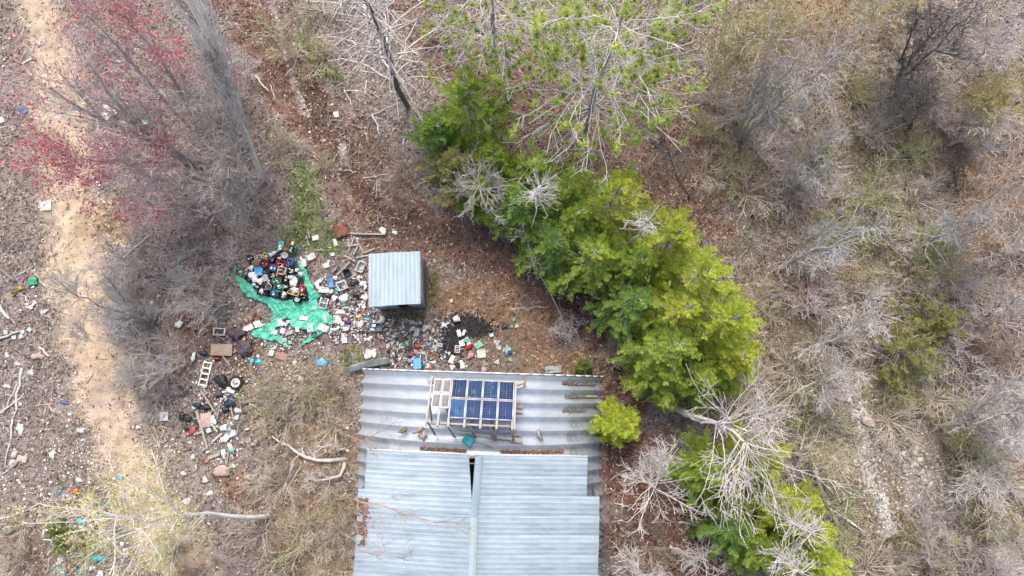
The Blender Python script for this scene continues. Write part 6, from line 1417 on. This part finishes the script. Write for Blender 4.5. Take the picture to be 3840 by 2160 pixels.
for i, (x, y, sx, sy, m, lb) in enumerate([(775, 670, 14, 12, PURPC, 'dark bag below the black bag'), (890, 740, 24, 16, NAVY, 'navy torn bag in the heap middle'), (1015, 740, 14, 18, NAVY, 'navy torn bag right in the heap'), (590, 770, 14, 12, NAVY, 'navy bag left in the heap'), (665, 790, 14, 10, BLACK, 'black wad left in the heap'), (840, 810, 12, 10, NAVY, 'navy wad above white lumps'), (450, 868, 14, 14, BLACK, 'black bag beside the white square panel'), (500, 890, 14, 12, BLACK, 'black bag left of the pink slab'), (480, 980, 7, 8, NAVY, 'small navy can left of the red scrap'),
    (725, 890, 9, 8, WHITE, 'white lump right of the pink slab, upper'), (735, 920, 10, 9, WHITE, 'white lump right of the pink slab, lower'), (690, 1000, 10, 8, WHITE, 'white cup below the pink slab'), (835, 1080, 14, 12, WHITE, 'white broken basin below the lying bucket'), (850, 1045, 10, 8, WHITE, 'white shard between bucket and basin'), (545, 1000, 11, 14, M('red_brown2', (.34, .07, .05), .6), 'red brown cushion left of the long grey plank'), (940, 885, 9, 9, WHITE, 'white square scrap right in the heap'), (955, 820, 14, 9, OFFW, 'whitish tray right in the heap'), (560, 790, 8, 7, WHITE, 'white triangular scrap left in the heap'), (880, 1140, 9, 10, WHITE, 'white shell shaped piece below the heap'), (895, 1175, 11, 10, SEA, 'faded green bag below the heap'),
    (870, 1010, 14, 10, M('pale_teal', (.40, .55, .53), .5), 'pale teal scrap beside the lying bucket'), (825, 1210, 9, 16, PALEBL, 'pale blue torn strip below the heap'), (545, 1240, 7, 10, WHITE, 'white pointed scrap on the track edge'), (725, 825, 6, 5, GREENP, 'small green tag in the heap'), (675, 1280, 6, 5, ORANGEP, 'small orange scrap below the heap'), (510, 1165, 6, 6, RUST, 'small rusty can at the track edge'), (915, 1322, 7, 8, M('palegreen', (.50, .62, .40), .6), 'pale green ball above the boulder'), (680, 1195, 7, 6, CREAM, 'cream scrap above the orange one'),
    (1085, 890, 6, 6, PINKP, 'small pink scrap right of the heap'), (1155, 745, 6, 6, BLUEP, 'small bright blue scrap right of the heap'), (1105, 715, 8, 6, PALEBL, 'pale blue scrap right of the heap'), (550, 335, 8, 15, WHITE, 'white bottle above the ladder left'), (350, 455, 15, 9, OFFW, 'whitish plastic in the shrub left of ladder, right piece'), (265, 470, 14, 14, LGREY, 'grey clear plastic in the shrub left of ladder'), (150, 520, 15, 11, OFFW, 'whitish plastic in the shrub left of ladder, left piece'), (420, 40, 16, 12, WHITE, 'white crumpled sheet under the dark track shrub'), (260, 320, 8, 8, M('viol2', (.15, .10, .35), .6), 'violet scrap in the shrub'), (640, 300, 14, 10, NAVY, 'navy rag above the ladder'), (760, 350, 12, 8, DRED, 'dark red rag above the ladder')]):
    bag(c4(x, y), m_(sx), m_(sy), .06 if sx < 12 else .09, m, lb, 'scrap' if sx < 12 else 'plastic_bag', 'scrap' if sx < 12 else 'bag', seed=600 + i, up=.02)
panel(c4(283, 872), m_(31), m_(33), .03, .02, WHITE, 'white square panel with black scribbles beside the track', up=.05); panel(c4(900, 1030), m_(30), m_(19), .08, .45, OFFW, 'whitish rectangular box lid right of the lying bucket', up=.05, name='white_carton', cat='lid')
panel(c4(668, 905), m_(40), m_(52), .05, .15, ROCKP, 'pinkish flat slab in the heap beside the long grey plank', up=.06, name='slab', cat='slab', tilt=(.08, .1)); bucket(c4(815, 978), .17, .36, WHITE, 'white plastic bin lying on its side in the heap', R(100), name='bin', cat='bin', inner=None)
for a, b_, wd, lb in [((580, 825), (680, 1165), .12, 'long grey plank beside the pinkish slab'), ((620, 640), (765, 860), .08, 'grey plank running down from the ladder'), ((555, 1035), (630, 1012), .09, 'short grey board crossing the long plank'), ((720, 940), (770, 1015), .07, 'pale slat right of the pinkish slab'), ((745, 1000), (790, 780), .05, 'thin grey slat standing towards the tyre'), ((720, 1105), (800, 1030), .09, 'pale board below the lying bin'), ((890, 790), (915, 900), .07, 'grey slat right in the heap'), ((800, 1050), (850, 1110), .06, 'dark slat under the white basin'), ((1055, 760), (1118, 775), .07, 'white painted slat at the right of heap'), ((1025, 725), (1070, 738), .05, 'short white slat above the white painted one'),
                      ((685, 1250), (790, 1210), .16, 'grey white weathered board above the boulder'), ((830, 1200), (850, 1300), .06, 'thin grey slat above the boulder, left'), ((865, 1200), (855, 1310), .06, 'thin grey slat above the boulder, right'), ((1150, 610), (1270, 510), .06, 'grey slat right of the tyre'), ((815, 325), (880, 410), .06, 'grey branch like slat under the wooden slab'), ((945, 690), (1010, 600), .04, 'thin slat leaning towards the tyre'), ((955, 1380), (1020, 1440), .10, 'brown board right of the boulder')]:
    plank(c4(*a), c4(*b_), wd, .04, WHITE if 'white painted' in lb or 'short white' in lb else (palewood if 'pale' in lb else (brownwood if 'brown' in lb else greywood)), lb, .08, .08)
frame(c4(1127, 600), m_(17), m_(25), .045, .05, .1, WHITE, 'small white frame right of the tyre'); frame(c4(1262, 300), m_(15), m_(18), .05, .05, -.2, WHITE, 'small white fitting below the tarp, right of the dark bags')
rock(c4(815, 1365), m_(36), m_(24), .22, ROCKP, 'flat tan boulder at the lower end of the trash heap', 3); rock(c4(1040, 1420), m_(14), m_(11), .12, ROCKM, 'small tan rock right of the flat boulder', 4); panel(c4(1345, 330), m_(46), m_(26), .03, -.3, M('redcard', (.30, .20, .17), .9), 'reddish brown cardboard below the tarp tip', name='cardboard', cat='cardboard')
# ---- bricks
brk = M('brick', (.24, .085, .055), .9, 0, .3, 8, .4); bm_ = MB().box((0, 0, .03), (.20, .095, .06)).mesh('brick'); bm_.materials.append(brk)
for i in range(34):
    q = (rng.uniform(715, 790), rng.uniform(1165, 1240)) if i < 28 else (rng.uniform(945, 990), rng.uniform(1180, 1200))
    lb = 'red brick in the loose scatter above the small white frame' if i < 28 else 'red brick in the few lying left of the tarp fold'
    tag(obj('brick', bm_, None, None, put(*q, .02 + .03 * (i % 2)), (rng.normal(0, .15), rng.normal(0, .15), rng.uniform(0, 3.1))), lb, 'brick', 'bricks above the white frame' if i < 28 else 'bricks beside the tarp')
# ---- left bank
sheet_item((90, 415), .40, .46, .5, DENIM, 'crumpled blue jeans on the left edge of the track', .08, 'jeans', 'clothing', seed=81); sheet_item((10, 452), .22, .30, .6, WHITE, 'white pointed sheet at the left edge below the jeans', .04); rock((40, 145), .10, .08, .08, WHITE, 'white lump at the left edge near the top', 82, name='white_lump', cat='lump'); sheet_item((20, 225), .09, .12, .3, WHITE, 'small white scrap, upper of two at the upper left edge', .03); sheet_item((15, 252), .08, .14, .3, WHITE, 'small white scrap, lower of two at the upper left edge', .03)
bag((22, 147), .06, .07, .05, ORANGEP, 'small orange scrap beside the white lump', 'scrap', 'scrap', seed=83); plank((85, 240), (120, 222), .07, .04, WHITE, 'white broken stake under the red blossom'); sheet_item((147, 165), .18, .24, .4, WHITE, 'white scrap under the red blossom near the track', .04); sheet_item((108, 163), .14, .12, .1, DENIM, 'small blue rag on the upper track', .03); panel((172, 772), m_(44), m_(38), .02, .1, M('faded_board', (.52, .49, .45), .8), 'faded grey board lying flat on the sandy track', up=.02)
sheet_item((415, 425), .7, .75, .3, OFFW, 'large white crumpled sheet under the red maple', .2, seed=84, n=11, rnd=True); sheet_item((525, 435), .5, .45, .2, GREENP, 'green crumpled bag under the red maple', .14, seed=85); sheet_item((548, 465), .3, .3, .2, M('seag2', (.20, .50, .38), .6), 'paler green scrap below the green bag', .10, seed=86); bag((530, 458), .09, .12, .06, REDP, 'small red scrap beside the green bag', 'scrap', 'scrap', seed=87); plank((435, 228), (468, 236), .05, .04, WHITE, 'white stick under the red maples'); sheet_item((372, 690), .18, .3, .4, WHITE, 'white scrap below the first red maple', .04); sheet_item((355, 665), .12, .22, .4, OFFW, 'pale scrap above the white scrap below the maple', .04)
sheet_item((128, 1057), m_(34), m_(28), .2, GREENP, 'green crumpled bag at the left bank', .08, seed=88); bucket((85, 1078), .13, .22, M('olive_yellow', (.28, .23, .05), .6), 'olive yellow bucket, upper at the left bank', .6, inner=None); bucket((58, 1102), .11, .16, M('olive_yellow', (.28, .23, .05)), 'olive yellow bucket, lower at the left bank'); bucket((93, 1093), .09, .14, CREAM, 'cream coloured pot between the olive buckets', name='pot', cat='pot')
for i, (x, y, w_, l_, rz) in enumerate([(104, 1141, .2, .1, 0), (132, 1137, .19, .26, -.4), (118, 1152, .27, .2, .1)]): sheet_item((x, y), w_, l_, rz, WHITE, ['white plate piece, left of three on the left bank', 'white plate piece, right of three on the left bank', 'white plate piece, lowest of three on the left bank'][i], .03, 'plate', 'plate', rnd=True)
for i, (x, y) in enumerate([(25, 1247), (88, 1245), (114, 1237), (55, 1266), (82, 1262)]): sheet_item((x, y), .18, .19, i * .5, PALEBL, ['pale blue square, leftmost by the dark pole', 'pale blue square right of the dark pole tip', 'pale blue square, rightmost of its row', 'pale blue square below the dark pole', 'pale blue square below the pole tip'][i], .03, 'pale_square', 'sheet')
for i, (x, y, sx, sy, m, lb) in enumerate([(131, 1015, 6, 3, WHITE, 'white stub above the green bag'), (36, 1047, 6, 3, WHITE, 'white stub left of the green bag'), (126, 1077, 7, 6, WHITE, 'white wad below the green bag'), (98, 1042, 6, 5, DRED, 'dark red can left of the green bag'), (133, 1105, 4, 4, REDP, 'small red cap above the plates'), (137, 1112, 6, 5, WHITE, 'white scrap beside the red cap'), (168, 1170, 12, 8, PALEBL, 'pale blue bag right of the plates'), (28, 1330, 9, 9, WHITE, 'white horseshoe scrap at the left bank'), (65, 1365, 12, 8, PALEBL, 'pale blue box at the left bank'), (192, 1233, 4, 3, WHITE, 'white pebble scrap by the track'), (146, 1335, 24, 15, ROCKP, 'pinkish rock on the left bank'), (120, 1400, 13, 10, LGREY, 'grey torn scrap beside the upright log'),
    (28, 1448, 14, 8, OFFW, 'whitish wad left of the crossing logs'), (80, 1515, 6, 8, PALEBL, 'pale blue bit below the crossing logs'), (245, 1508, 18, 8, DENIM, 'blue rag on the left edge of track'), (264, 1553, 7, 8, WHITE, 'white round piece by the track edge'), (262, 1576, 6, 6, WHITE, 'white curved shard under the white round piece'), (78, 1608, 14, 22, WHITE, 'white bag with pink bits at the left bank'), (305, 1614, 20, 8, PALEBL, 'pale blue torn bag at the track edge'), (197, 1704, 14, 14, WHITE, 'white crumpled bag on the lower left bank'), (170, 1726, 4, 5, WHITE, 'small white shard left of the white bag'), (174, 1757, 6, 8, LGREY, 'light grey cup below the white bag'), (298, 1800, 14, 9, LGREY, 'light grey rag right of the green weeds'), (284, 1844, 10, 12, ORANGEP, 'bright orange wad below the green weeds'), (226, 1842, 6, 5, TEALP, 'turquoise bit below the green weeds'),
    (388, 1898, 9, 13, DGREEN, 'dark green bottle right of the long poles'), (242, 1962, 12, 8, TEALP, 'turquoise rag at the top of the pine sapling'), (303, 1955, 14, 12, TEALP, 'turquoise rag beside a white wad'), (318, 1952, 8, 6, WHITE, 'white wad beside the turquoise rag'), (343, 1970, 9, 7, WHITE, 'white scrap left of the long pole'), (404, 1926, 7, 7, TEALP, 'turquoise bit right of the long pole'), (310, 1983, 13, 10, LGREY, 'grey jug left of the long pole'), (230, 2102, 16, 20, OFFW, 'whitish bag at the bottom left'), (345, 2130, 16, 10, OFFW, 'pale wad at the bottom edge'), (378, 2150, 14, 9, WHITE, 'white wad at the bottom edge, right'), (220, 2135, 8, 12, TEALP, 'turquoise scrap at the bottom edge, left'), (240, 2150, 12, 10, TEALP, 'turquoise scrap at the bottom edge, middle'), (300, 2140, 12, 10, M('steelblue', (.15, .38, .50), .5), 'steel blue scrap at the bottom edge'), (455, 1790, 8, 7, TEALP, 'turquoise bit in the birch leaves'), (430, 1795, 8, 5, WHITE, 'white bit in the birch leaves'),
    (520, 1602, 8, 9, WHITE, 'white cup on the lower track'), (700, 1880, 14, 14, WHITE, 'white crumpled sheet under the birch'), (770, 1800, 12, 10, WHITE, 'white wad right of the birch crown, upper'), (788, 1850, 12, 10, WHITE, 'white wad right of the birch crown, lower'), (690, 1775, 12, 7, OFFW, 'pale scrap under the birch twigs'), (915, 2022, 6, 8, DRED, 'dark red and white scrap below the birch trunk'), (460, 2040, 8, 9, PALEBL, 'pale blue scrap at the lower end of long pole')]):
    bag((x, y), m_(sx) * .85, m_(sy) * .85, .04, OFFW if m is WHITE and i % 2 else m, lb, 'scrap', 'scrap', seed=700 + i, up=.01, rough=.42)
# long turquoise rag
b = MB()
for i in range(60):
    t = rng.random(); c = P(335 + 55 * t + 6 * math.sin(t * 6), 2070 + 40 * t + 12 * math.sin(t * 5)) ; V, F = lump_mesh(i % 6); b.add(V * rng.uniform(.04, .10) * np.array([1, 1, .6]) + [c[0] + rng.normal(0, .05), c[1] + rng.normal(0, .05), c[2] + rng.uniform(.03, .12)], F)
V = np.concatenate(b.V); ctr = V.mean(0); tag(obj('turquoise_rag', npmesh('turquoise_rag', V - ctr, b.F), TEALP, None, ctr), 'long crumpled turquoise cloth at the foot of the pine sapling', 'cloth', kind='stuff')
rock((330, 1915), .30, .36, .18, CONC, 'flat grey rock beside the long weathered pole', 91, .3); rock((325, 2125), .27, .24, .18, CONC, 'pale rock at the bottom left edge', 92); rock((58, 1705), .18, .20, .15, CONC, 'concrete lump, upper of two at the left edge', 93); rock((52, 1738), .24, .22, .16, CONC, 'concrete lump, lower of two at the left edge', 94); panel((88, 1720), .50, .26, .12, -.3, CONC, 'broken concrete slab beside the concrete lumps', name='concrete_slab', cat='slab', up=.02); rock((35, 1985), .32, .24, .14, M('darkrock', (.26, .27, .265), .9), 'dark grey stone heap like rock near the lower left', 95)
rock((1245, 395), .14, .09, .08, ROCKM, 'small grey rock on the dark path', 96); rock((1215, 528), .16, .10, .08, ROCKP, 'pinkish flat rock on the dark path, lower', 97); rock((3255, 1580), .42, .26, .2, ROCKM, 'angular pale rock at the pale rock strip', 98, -.5); rock((3148, 1652), .17, .15, .14, M('rock_light', (.46, .46, .45), .9), 'round light grey stone left of the pale rock strip', 99); rock((3630, 2035), .16, .40, .12, ROCKM, 'narrow grey stone right of the gravel patch', 100); rock((2985, 470), .30, .5, .12, ROCKM, 'pale rock hump in the upper right woodland', 101); rock((3388, 85), .2, .2, .1, ROCKM, 'pale stone near the top right', 102); rock((3050, 115), .2, .18, .1, ROCKM, 'pale stone beneath the orange budded tree', 103)
frame((190, 2003), .50, .52, .05, .05, -.1, OFFW, 'white broken chair frame beside the pine sapling', up=.15, name='broken_chair', cat='frame', tilt=(.2, .1)); frame((476, 2072), .2, .42, .06, .05, .2, LGREY, 'grey white slotted tray at the lower end of long pole', 2); sheet_item((1262, 432), .26, .30, .1, WHITE, 'white folded sheet on the dark path', .05, seed=104, n=4); bag((1162, 497), .07, .06, .05, WHITE, 'white scrap on the left of the dark path', 'scrap', 'scrap', seed=105)
for i, (x, y, m) in enumerate([(668, 965, LBLUE), (680, 1000, PALEBL), (650, 990, LGREY), (642, 1085, LBLUE), (676, 1103, BLUEP), (595, 1110, WHITE), (570, 1135, WHITE), (660, 1135, WHITE), (720, 1152, LBLUE), (740, 1128, WHITE), (585, 1165, LBLUE), (545, 1190, LBLUE), (670, 1215, WHITE), (690, 883, WHITE), (550, 1055, LGREY), (1208, 1360, LBLUE)]):
    bag((x, y), rng.uniform(.08, .17) + (.15 if i == 15 else 0), rng.uniform(.06, .13) + (.1 if i == 15 else 0), .05, m, ['light blue bag below the pale bent stick', 'pale blue flap below the light blue bag', 'grey film left of the light blue bag', 'light blue wad above the ladder shrub', 'bright blue wad left of the tarp', 'white wad in the dark track shrub, upper', 'white wad in the dark track shrub, lower', 'white and cream wad left of the bricks', 'light blue bit above the bricks', 'white bit above the bricks', 'light blue bit under the dark shrub stems', 'blue white can at the dark shrub base', 'white crumpled bag left of the bricks', 'white bottle below the red maples', 'light grey bag at the dark shrub base', 'light blue bag above the scrub left of the hut'][i], 'scrap', 'scrap', seed=800 + i)
LANDS += [('black rubbish bag', 1229, 1110), ('two paned frame', 1217, 1138), ('blue tote lid', 1241, 1058), ('clear storage box', 1287, 1069), ('black open box', 1299, 1021), ('crushed grey box', 1353, 999), ('slate blue box', 1413, 1227), ('pink carton', 1298, 1199), ('L shaped panel', 1292, 1268), ('shed doorway', 1500, 1165), ('shed front corner', 1415, 1170), ('pale blue bag', 1291, 1119), ('white oval basin', 1354, 1217),
 ('black ash', 1690, 1270), ('blue cooler', 1568, 1364), ('orange red bag', 1568, 1298), ('bright red bag', 1759, 1298), ('white dish', 1663, 1218), ('lying white bucket', 1703, 1200), ('round pink cushioned chair', 1822, 1378), ('faded green cloth', 1795, 1294), ('green and white bag', 1527, 1287), ('clear plastic sheet', 1598, 1229), ('dark grey folded sheet', 1865, 1286), ('whitish appliance lid', 1806, 1326), ('flattened carton', 1695, 1347),
 ('lying white bin', 837, 1605), ('pinkish slab', 776, 1575), ('shiny black bag', 834, 1426), ('dark purple bag', 924, 1308), ('small white frame', 825, 1244), ('long grey plank', 760, 1610), ('green weeds', 250, 1795), ('flat grey rock', 330, 1915), ('turquoise cloth', 360, 2090), ('orange wad', 284, 1844), ('dark pole', 30, 1260), ('birch crown', 560, 1900), ('long batten', 1380, 880)]
# ---- many small alike scraps, each its own thing
_sm = []
for i in range(8):
    if i < 4: me = crumple_mesh(.17, .13, .05, 900 + i, 4, .01, i % 2 == 0)
    else:
        V, F = lump_mesh(i - 4); me = npmesh('scrap', V * np.array([.07, .07, .055]), F)
    me.materials.append(WHITE); _sm.append(me)
def scraps(n, zone, mats, label, group, s_=(.5, 1.3)):
    k = 0; tr = 0
    while k < n and tr < n * 30:
        tr += 1; q = zone()
        if q is None: continue
        o = obj('plastic_scrap', _sm[int(rng.integers(8))], None, None, put(*q, rng.uniform(.01, .06)), (rng.normal(0, .2), rng.normal(0, .2), rng.uniform(0, 6.28)))
        a = rng.uniform(*s_); o.scale = (a, a, a); o.material_slots[0].link = 'OBJECT'; o.material_slots[0].material = mats[int(rng.integers(len(mats)))]
        tag(o, where_label('small ' + {'white': 'white', 'offwhite': 'off white', 'light_grey': 'light grey', 'grey': 'dark grey', 'black': 'black'}[o.material_slots[0].material.name[8:]] + ' plastic scrap', *q, label), 'scrap', group); k += 1
def inpoly(q, pg):
    ins = False; j = len(pg) - 1
    for i in range(len(pg)):
        if (pg[i][1] > q[1]) != (pg[j][1] > q[1]) and q[0] < (pg[j][0] - pg[i][0]) * (q[1] - pg[i][1]) / (pg[j][1] - pg[i][1]) + pg[i][0]: ins = not ins
        j = i
    return ins
def zpoly(pg):
    xs_ = [p[0] for p in pg]; ys_ = [p[1] for p in pg]
    def f():
        q = (rng.uniform(min(xs_), max(xs_)), rng.uniform(min(ys_), max(ys_))); return q if inpoly(q, pg) else None
    return f
def zgauss(cx, cy, sx, sy): return lambda: (rng.normal(cx, sx), min(rng.normal(cy, sy), 1383) if cx > 1290 else rng.normal(cy, sy))
WS = [WHITE, WHITE, OFFW, LGREY]; MIXS = [WHITE, WHITE, OFFW, LGREY, GREYP, WHITE, BLACK]
SH1 = [(1200, 1040), (1300, 1030), (1385, 1040), (1385, 1165), (1430, 1185), (1480, 1190), (1470, 1270), (1380, 1290), (1240, 1285), (1225, 1180), (1210, 1110)]
scraps(80, zpoly(SH1), MIXS, 'small white plastic scrap in the dense litter left of the shed', 'small scraps left of the shed')
scraps(64, zpoly([(1465, 1195), (1600, 1190), (1720, 1200), (1700, 1250), (1640, 1300), (1700, 1330), (1760, 1370), (1470, 1370), (1440, 1290)]), MIXS, 'small white plastic scrap in the dump behind the hut', 'small scraps behind the hut')
scraps(12, zpoly([(1740, 1280), (1930, 1290), (1930, 1370), (1760, 1370)]), WS, 'small white scrap in the dry grass right of the ash', 'small scraps right of the ash', (.4, .9))
scraps(34, zgauss(830, 1560, 80, 110), MIXS, 'small white scrap in the trash heap below the tyre', 'small scraps in the heap', (.4, 1.0)); scraps(18, zgauss(1000, 1400, 90, 110), WS, 'small white scrap on the ground right of the tyre', 'small scraps right of the tyre', (.35, .8))
scraps(16, zgauss(640, 1120, 70, 70), WS, 'small white scrap under the bare shrubs beside the track', 'small scraps under the shrubs', (.4, .9)); scraps(8, zgauss(820, 1740, 110, 110), WS, 'small white scrap between the heap and the birch', 'small scraps by the birch', (.35, .8)); scraps(24, zgauss(260, 1850, 130, 170), WS, 'small white scrap on the lower left litter ground', 'small scraps lower left', (.35, .8)); scraps(12, zgauss(110, 1300, 60, 180), WS, 'small white scrap on the left bank of the track', 'small scraps left bank', (.35, .7)); scraps(10, zgauss(1350, 880, 110, 60), WS, 'small white scrap on brown leaves above the shed', 'small scraps above the shed', (.3, .7)); scraps(14, zgauss(80, 300, 50, 200), WS, 'small white scrap beside the upper track', 'small scraps upper left', (.35, .7))
# crumbs nobody could count
def crumbs(n, sampler, label, cols=None):
    C = np.array([put(*q) for q in (sampler() for _ in range(n * 3)) if q is not None][:n]); C[:, 2] += rng.uniform(.02, .06, len(C)); n = len(C)
    nr = rnd_unit(n, 1.5); U = norm(np.cross(nr, rnd_unit(n))); s_ = rng.gamma(2.5, .0105, n)[:, None] + .008; V, F = quads(C, U * s_, np.cross(nr, U) * s_ * rng.uniform(.5, 1, (n, 1)))
    cl = np.array(cols or [(.78, .78, .77), (.62, .62, .60), (.35, .35, .36), (.10, .10, .11), (.05, .05, .06), (.22, .12, .09)]); c = cl[rng.integers(len(cl), size=n)] * rng.uniform(.8, 1.1, (n, 1))
    tag(obj('litter_crumbs', npmesh('litter_crumbs', V, F, col=np.repeat(c, 4, 0)), MATS['litter']), label, 'litter', kind='stuff')
crumbs(2600, zpoly(SH1), 'tiny white, grey and black crumbs of rubbish left of the shed'); crumbs(1900, zpoly([(1440, 1195), (1720, 1200), (1640, 1300), (1760, 1375), (1460, 1375)]), 'tiny crumbs of rubbish in the dump behind the hut'); crumbs(1500, zgauss(830, 1540, 80, 110), 'tiny crumbs of rubbish in the heap below the tyre'); crumbs(700, zgauss(980, 1380, 120, 120), 'tiny pale crumbs between tyre and tarp', [(.7, .7, .7), (.5, .5, .48)]); crumbs(900, zgauss(250, 1850, 140, 180), 'tiny pale crumbs on the lower left ground', [(.66, .65, .63), (.5, .48, .46)])
# charred ash clods
C = np.array([put(*q) for q in [(rng.normal(1690, 26), rng.normal(1270, 38)) if i % 2 else (rng.normal(1765, 36), rng.normal(1222, 20)) for i in range(3000)]]); VV = []; FF = []; k = 0
for c in C:
    V, F = lump_mesh(int(rng.integers(6))); VV.append(V * rng.uniform(.025, .085) + c + [0, 0, .01]); FF.append(F + k); k += len(V)
cc = np.repeat(np.array([[.02, .02, .023]]) * rng.uniform(.5, 2.6, (len(C), 1)), len(lump_mesh(0)[0]), 0)
tag(obj('ash_clods', npmesh('ash_clods', np.concatenate(VV), FF, col=cc), MATS['litter']), 'black charred ash and cinders behind the hut', 'ash', kind='stuff')
# loose stones of the rocky ground at right
pts = []
for pl_, hw_, n_ in (([(3170, 1430), (3230, 1560), (3250, 1720), (3290, 1850), (3330, 1980)], 60, 900), ([(3370, 1660), (3440, 1780), (3520, 1950)], 110, 650), ([(3790, 1480), (3850, 1650)], 70, 400), ([(2985, 120), (2985, 480)], 30, 150), ([(1020, 10), (1075, 230), (1150, 430)], 22, 160)):
    for _ in range(n_):
        i = int(rng.integers(len(pl_) - 1)); t = rng.random(); pts.append((pl_[i][0] * (1 - t) + pl_[i+1][0] * t + rng.normal(0, hw_ * .55), pl_[i][1] * (1 - t) + pl_[i+1][1] * t + rng.normal(0, hw_ * .3)))
VV = []; FF = []; k = 0; cc = []
for q in pts:
    c = P(*q); V, F = lump_mesh(int(rng.integers(6))); VV.append(V * np.array([1, 1, .5]) * rng.gamma(2.2, .024) + c + [0, 0, .01]); FF.append(F + k); k += len(V); cc.append(np.tile(np.array([.40, .375, .355]) * rng.uniform(.5, 1.2), (len(V), 1)))
tag(obj('loose_stones', npmesh('loose_stones', np.concatenate(VV), FF, col=np.concatenate(cc)), MATS['litter']), 'pale loose stones strewn over the bare rocky ground', 'stones', kind='stuff')
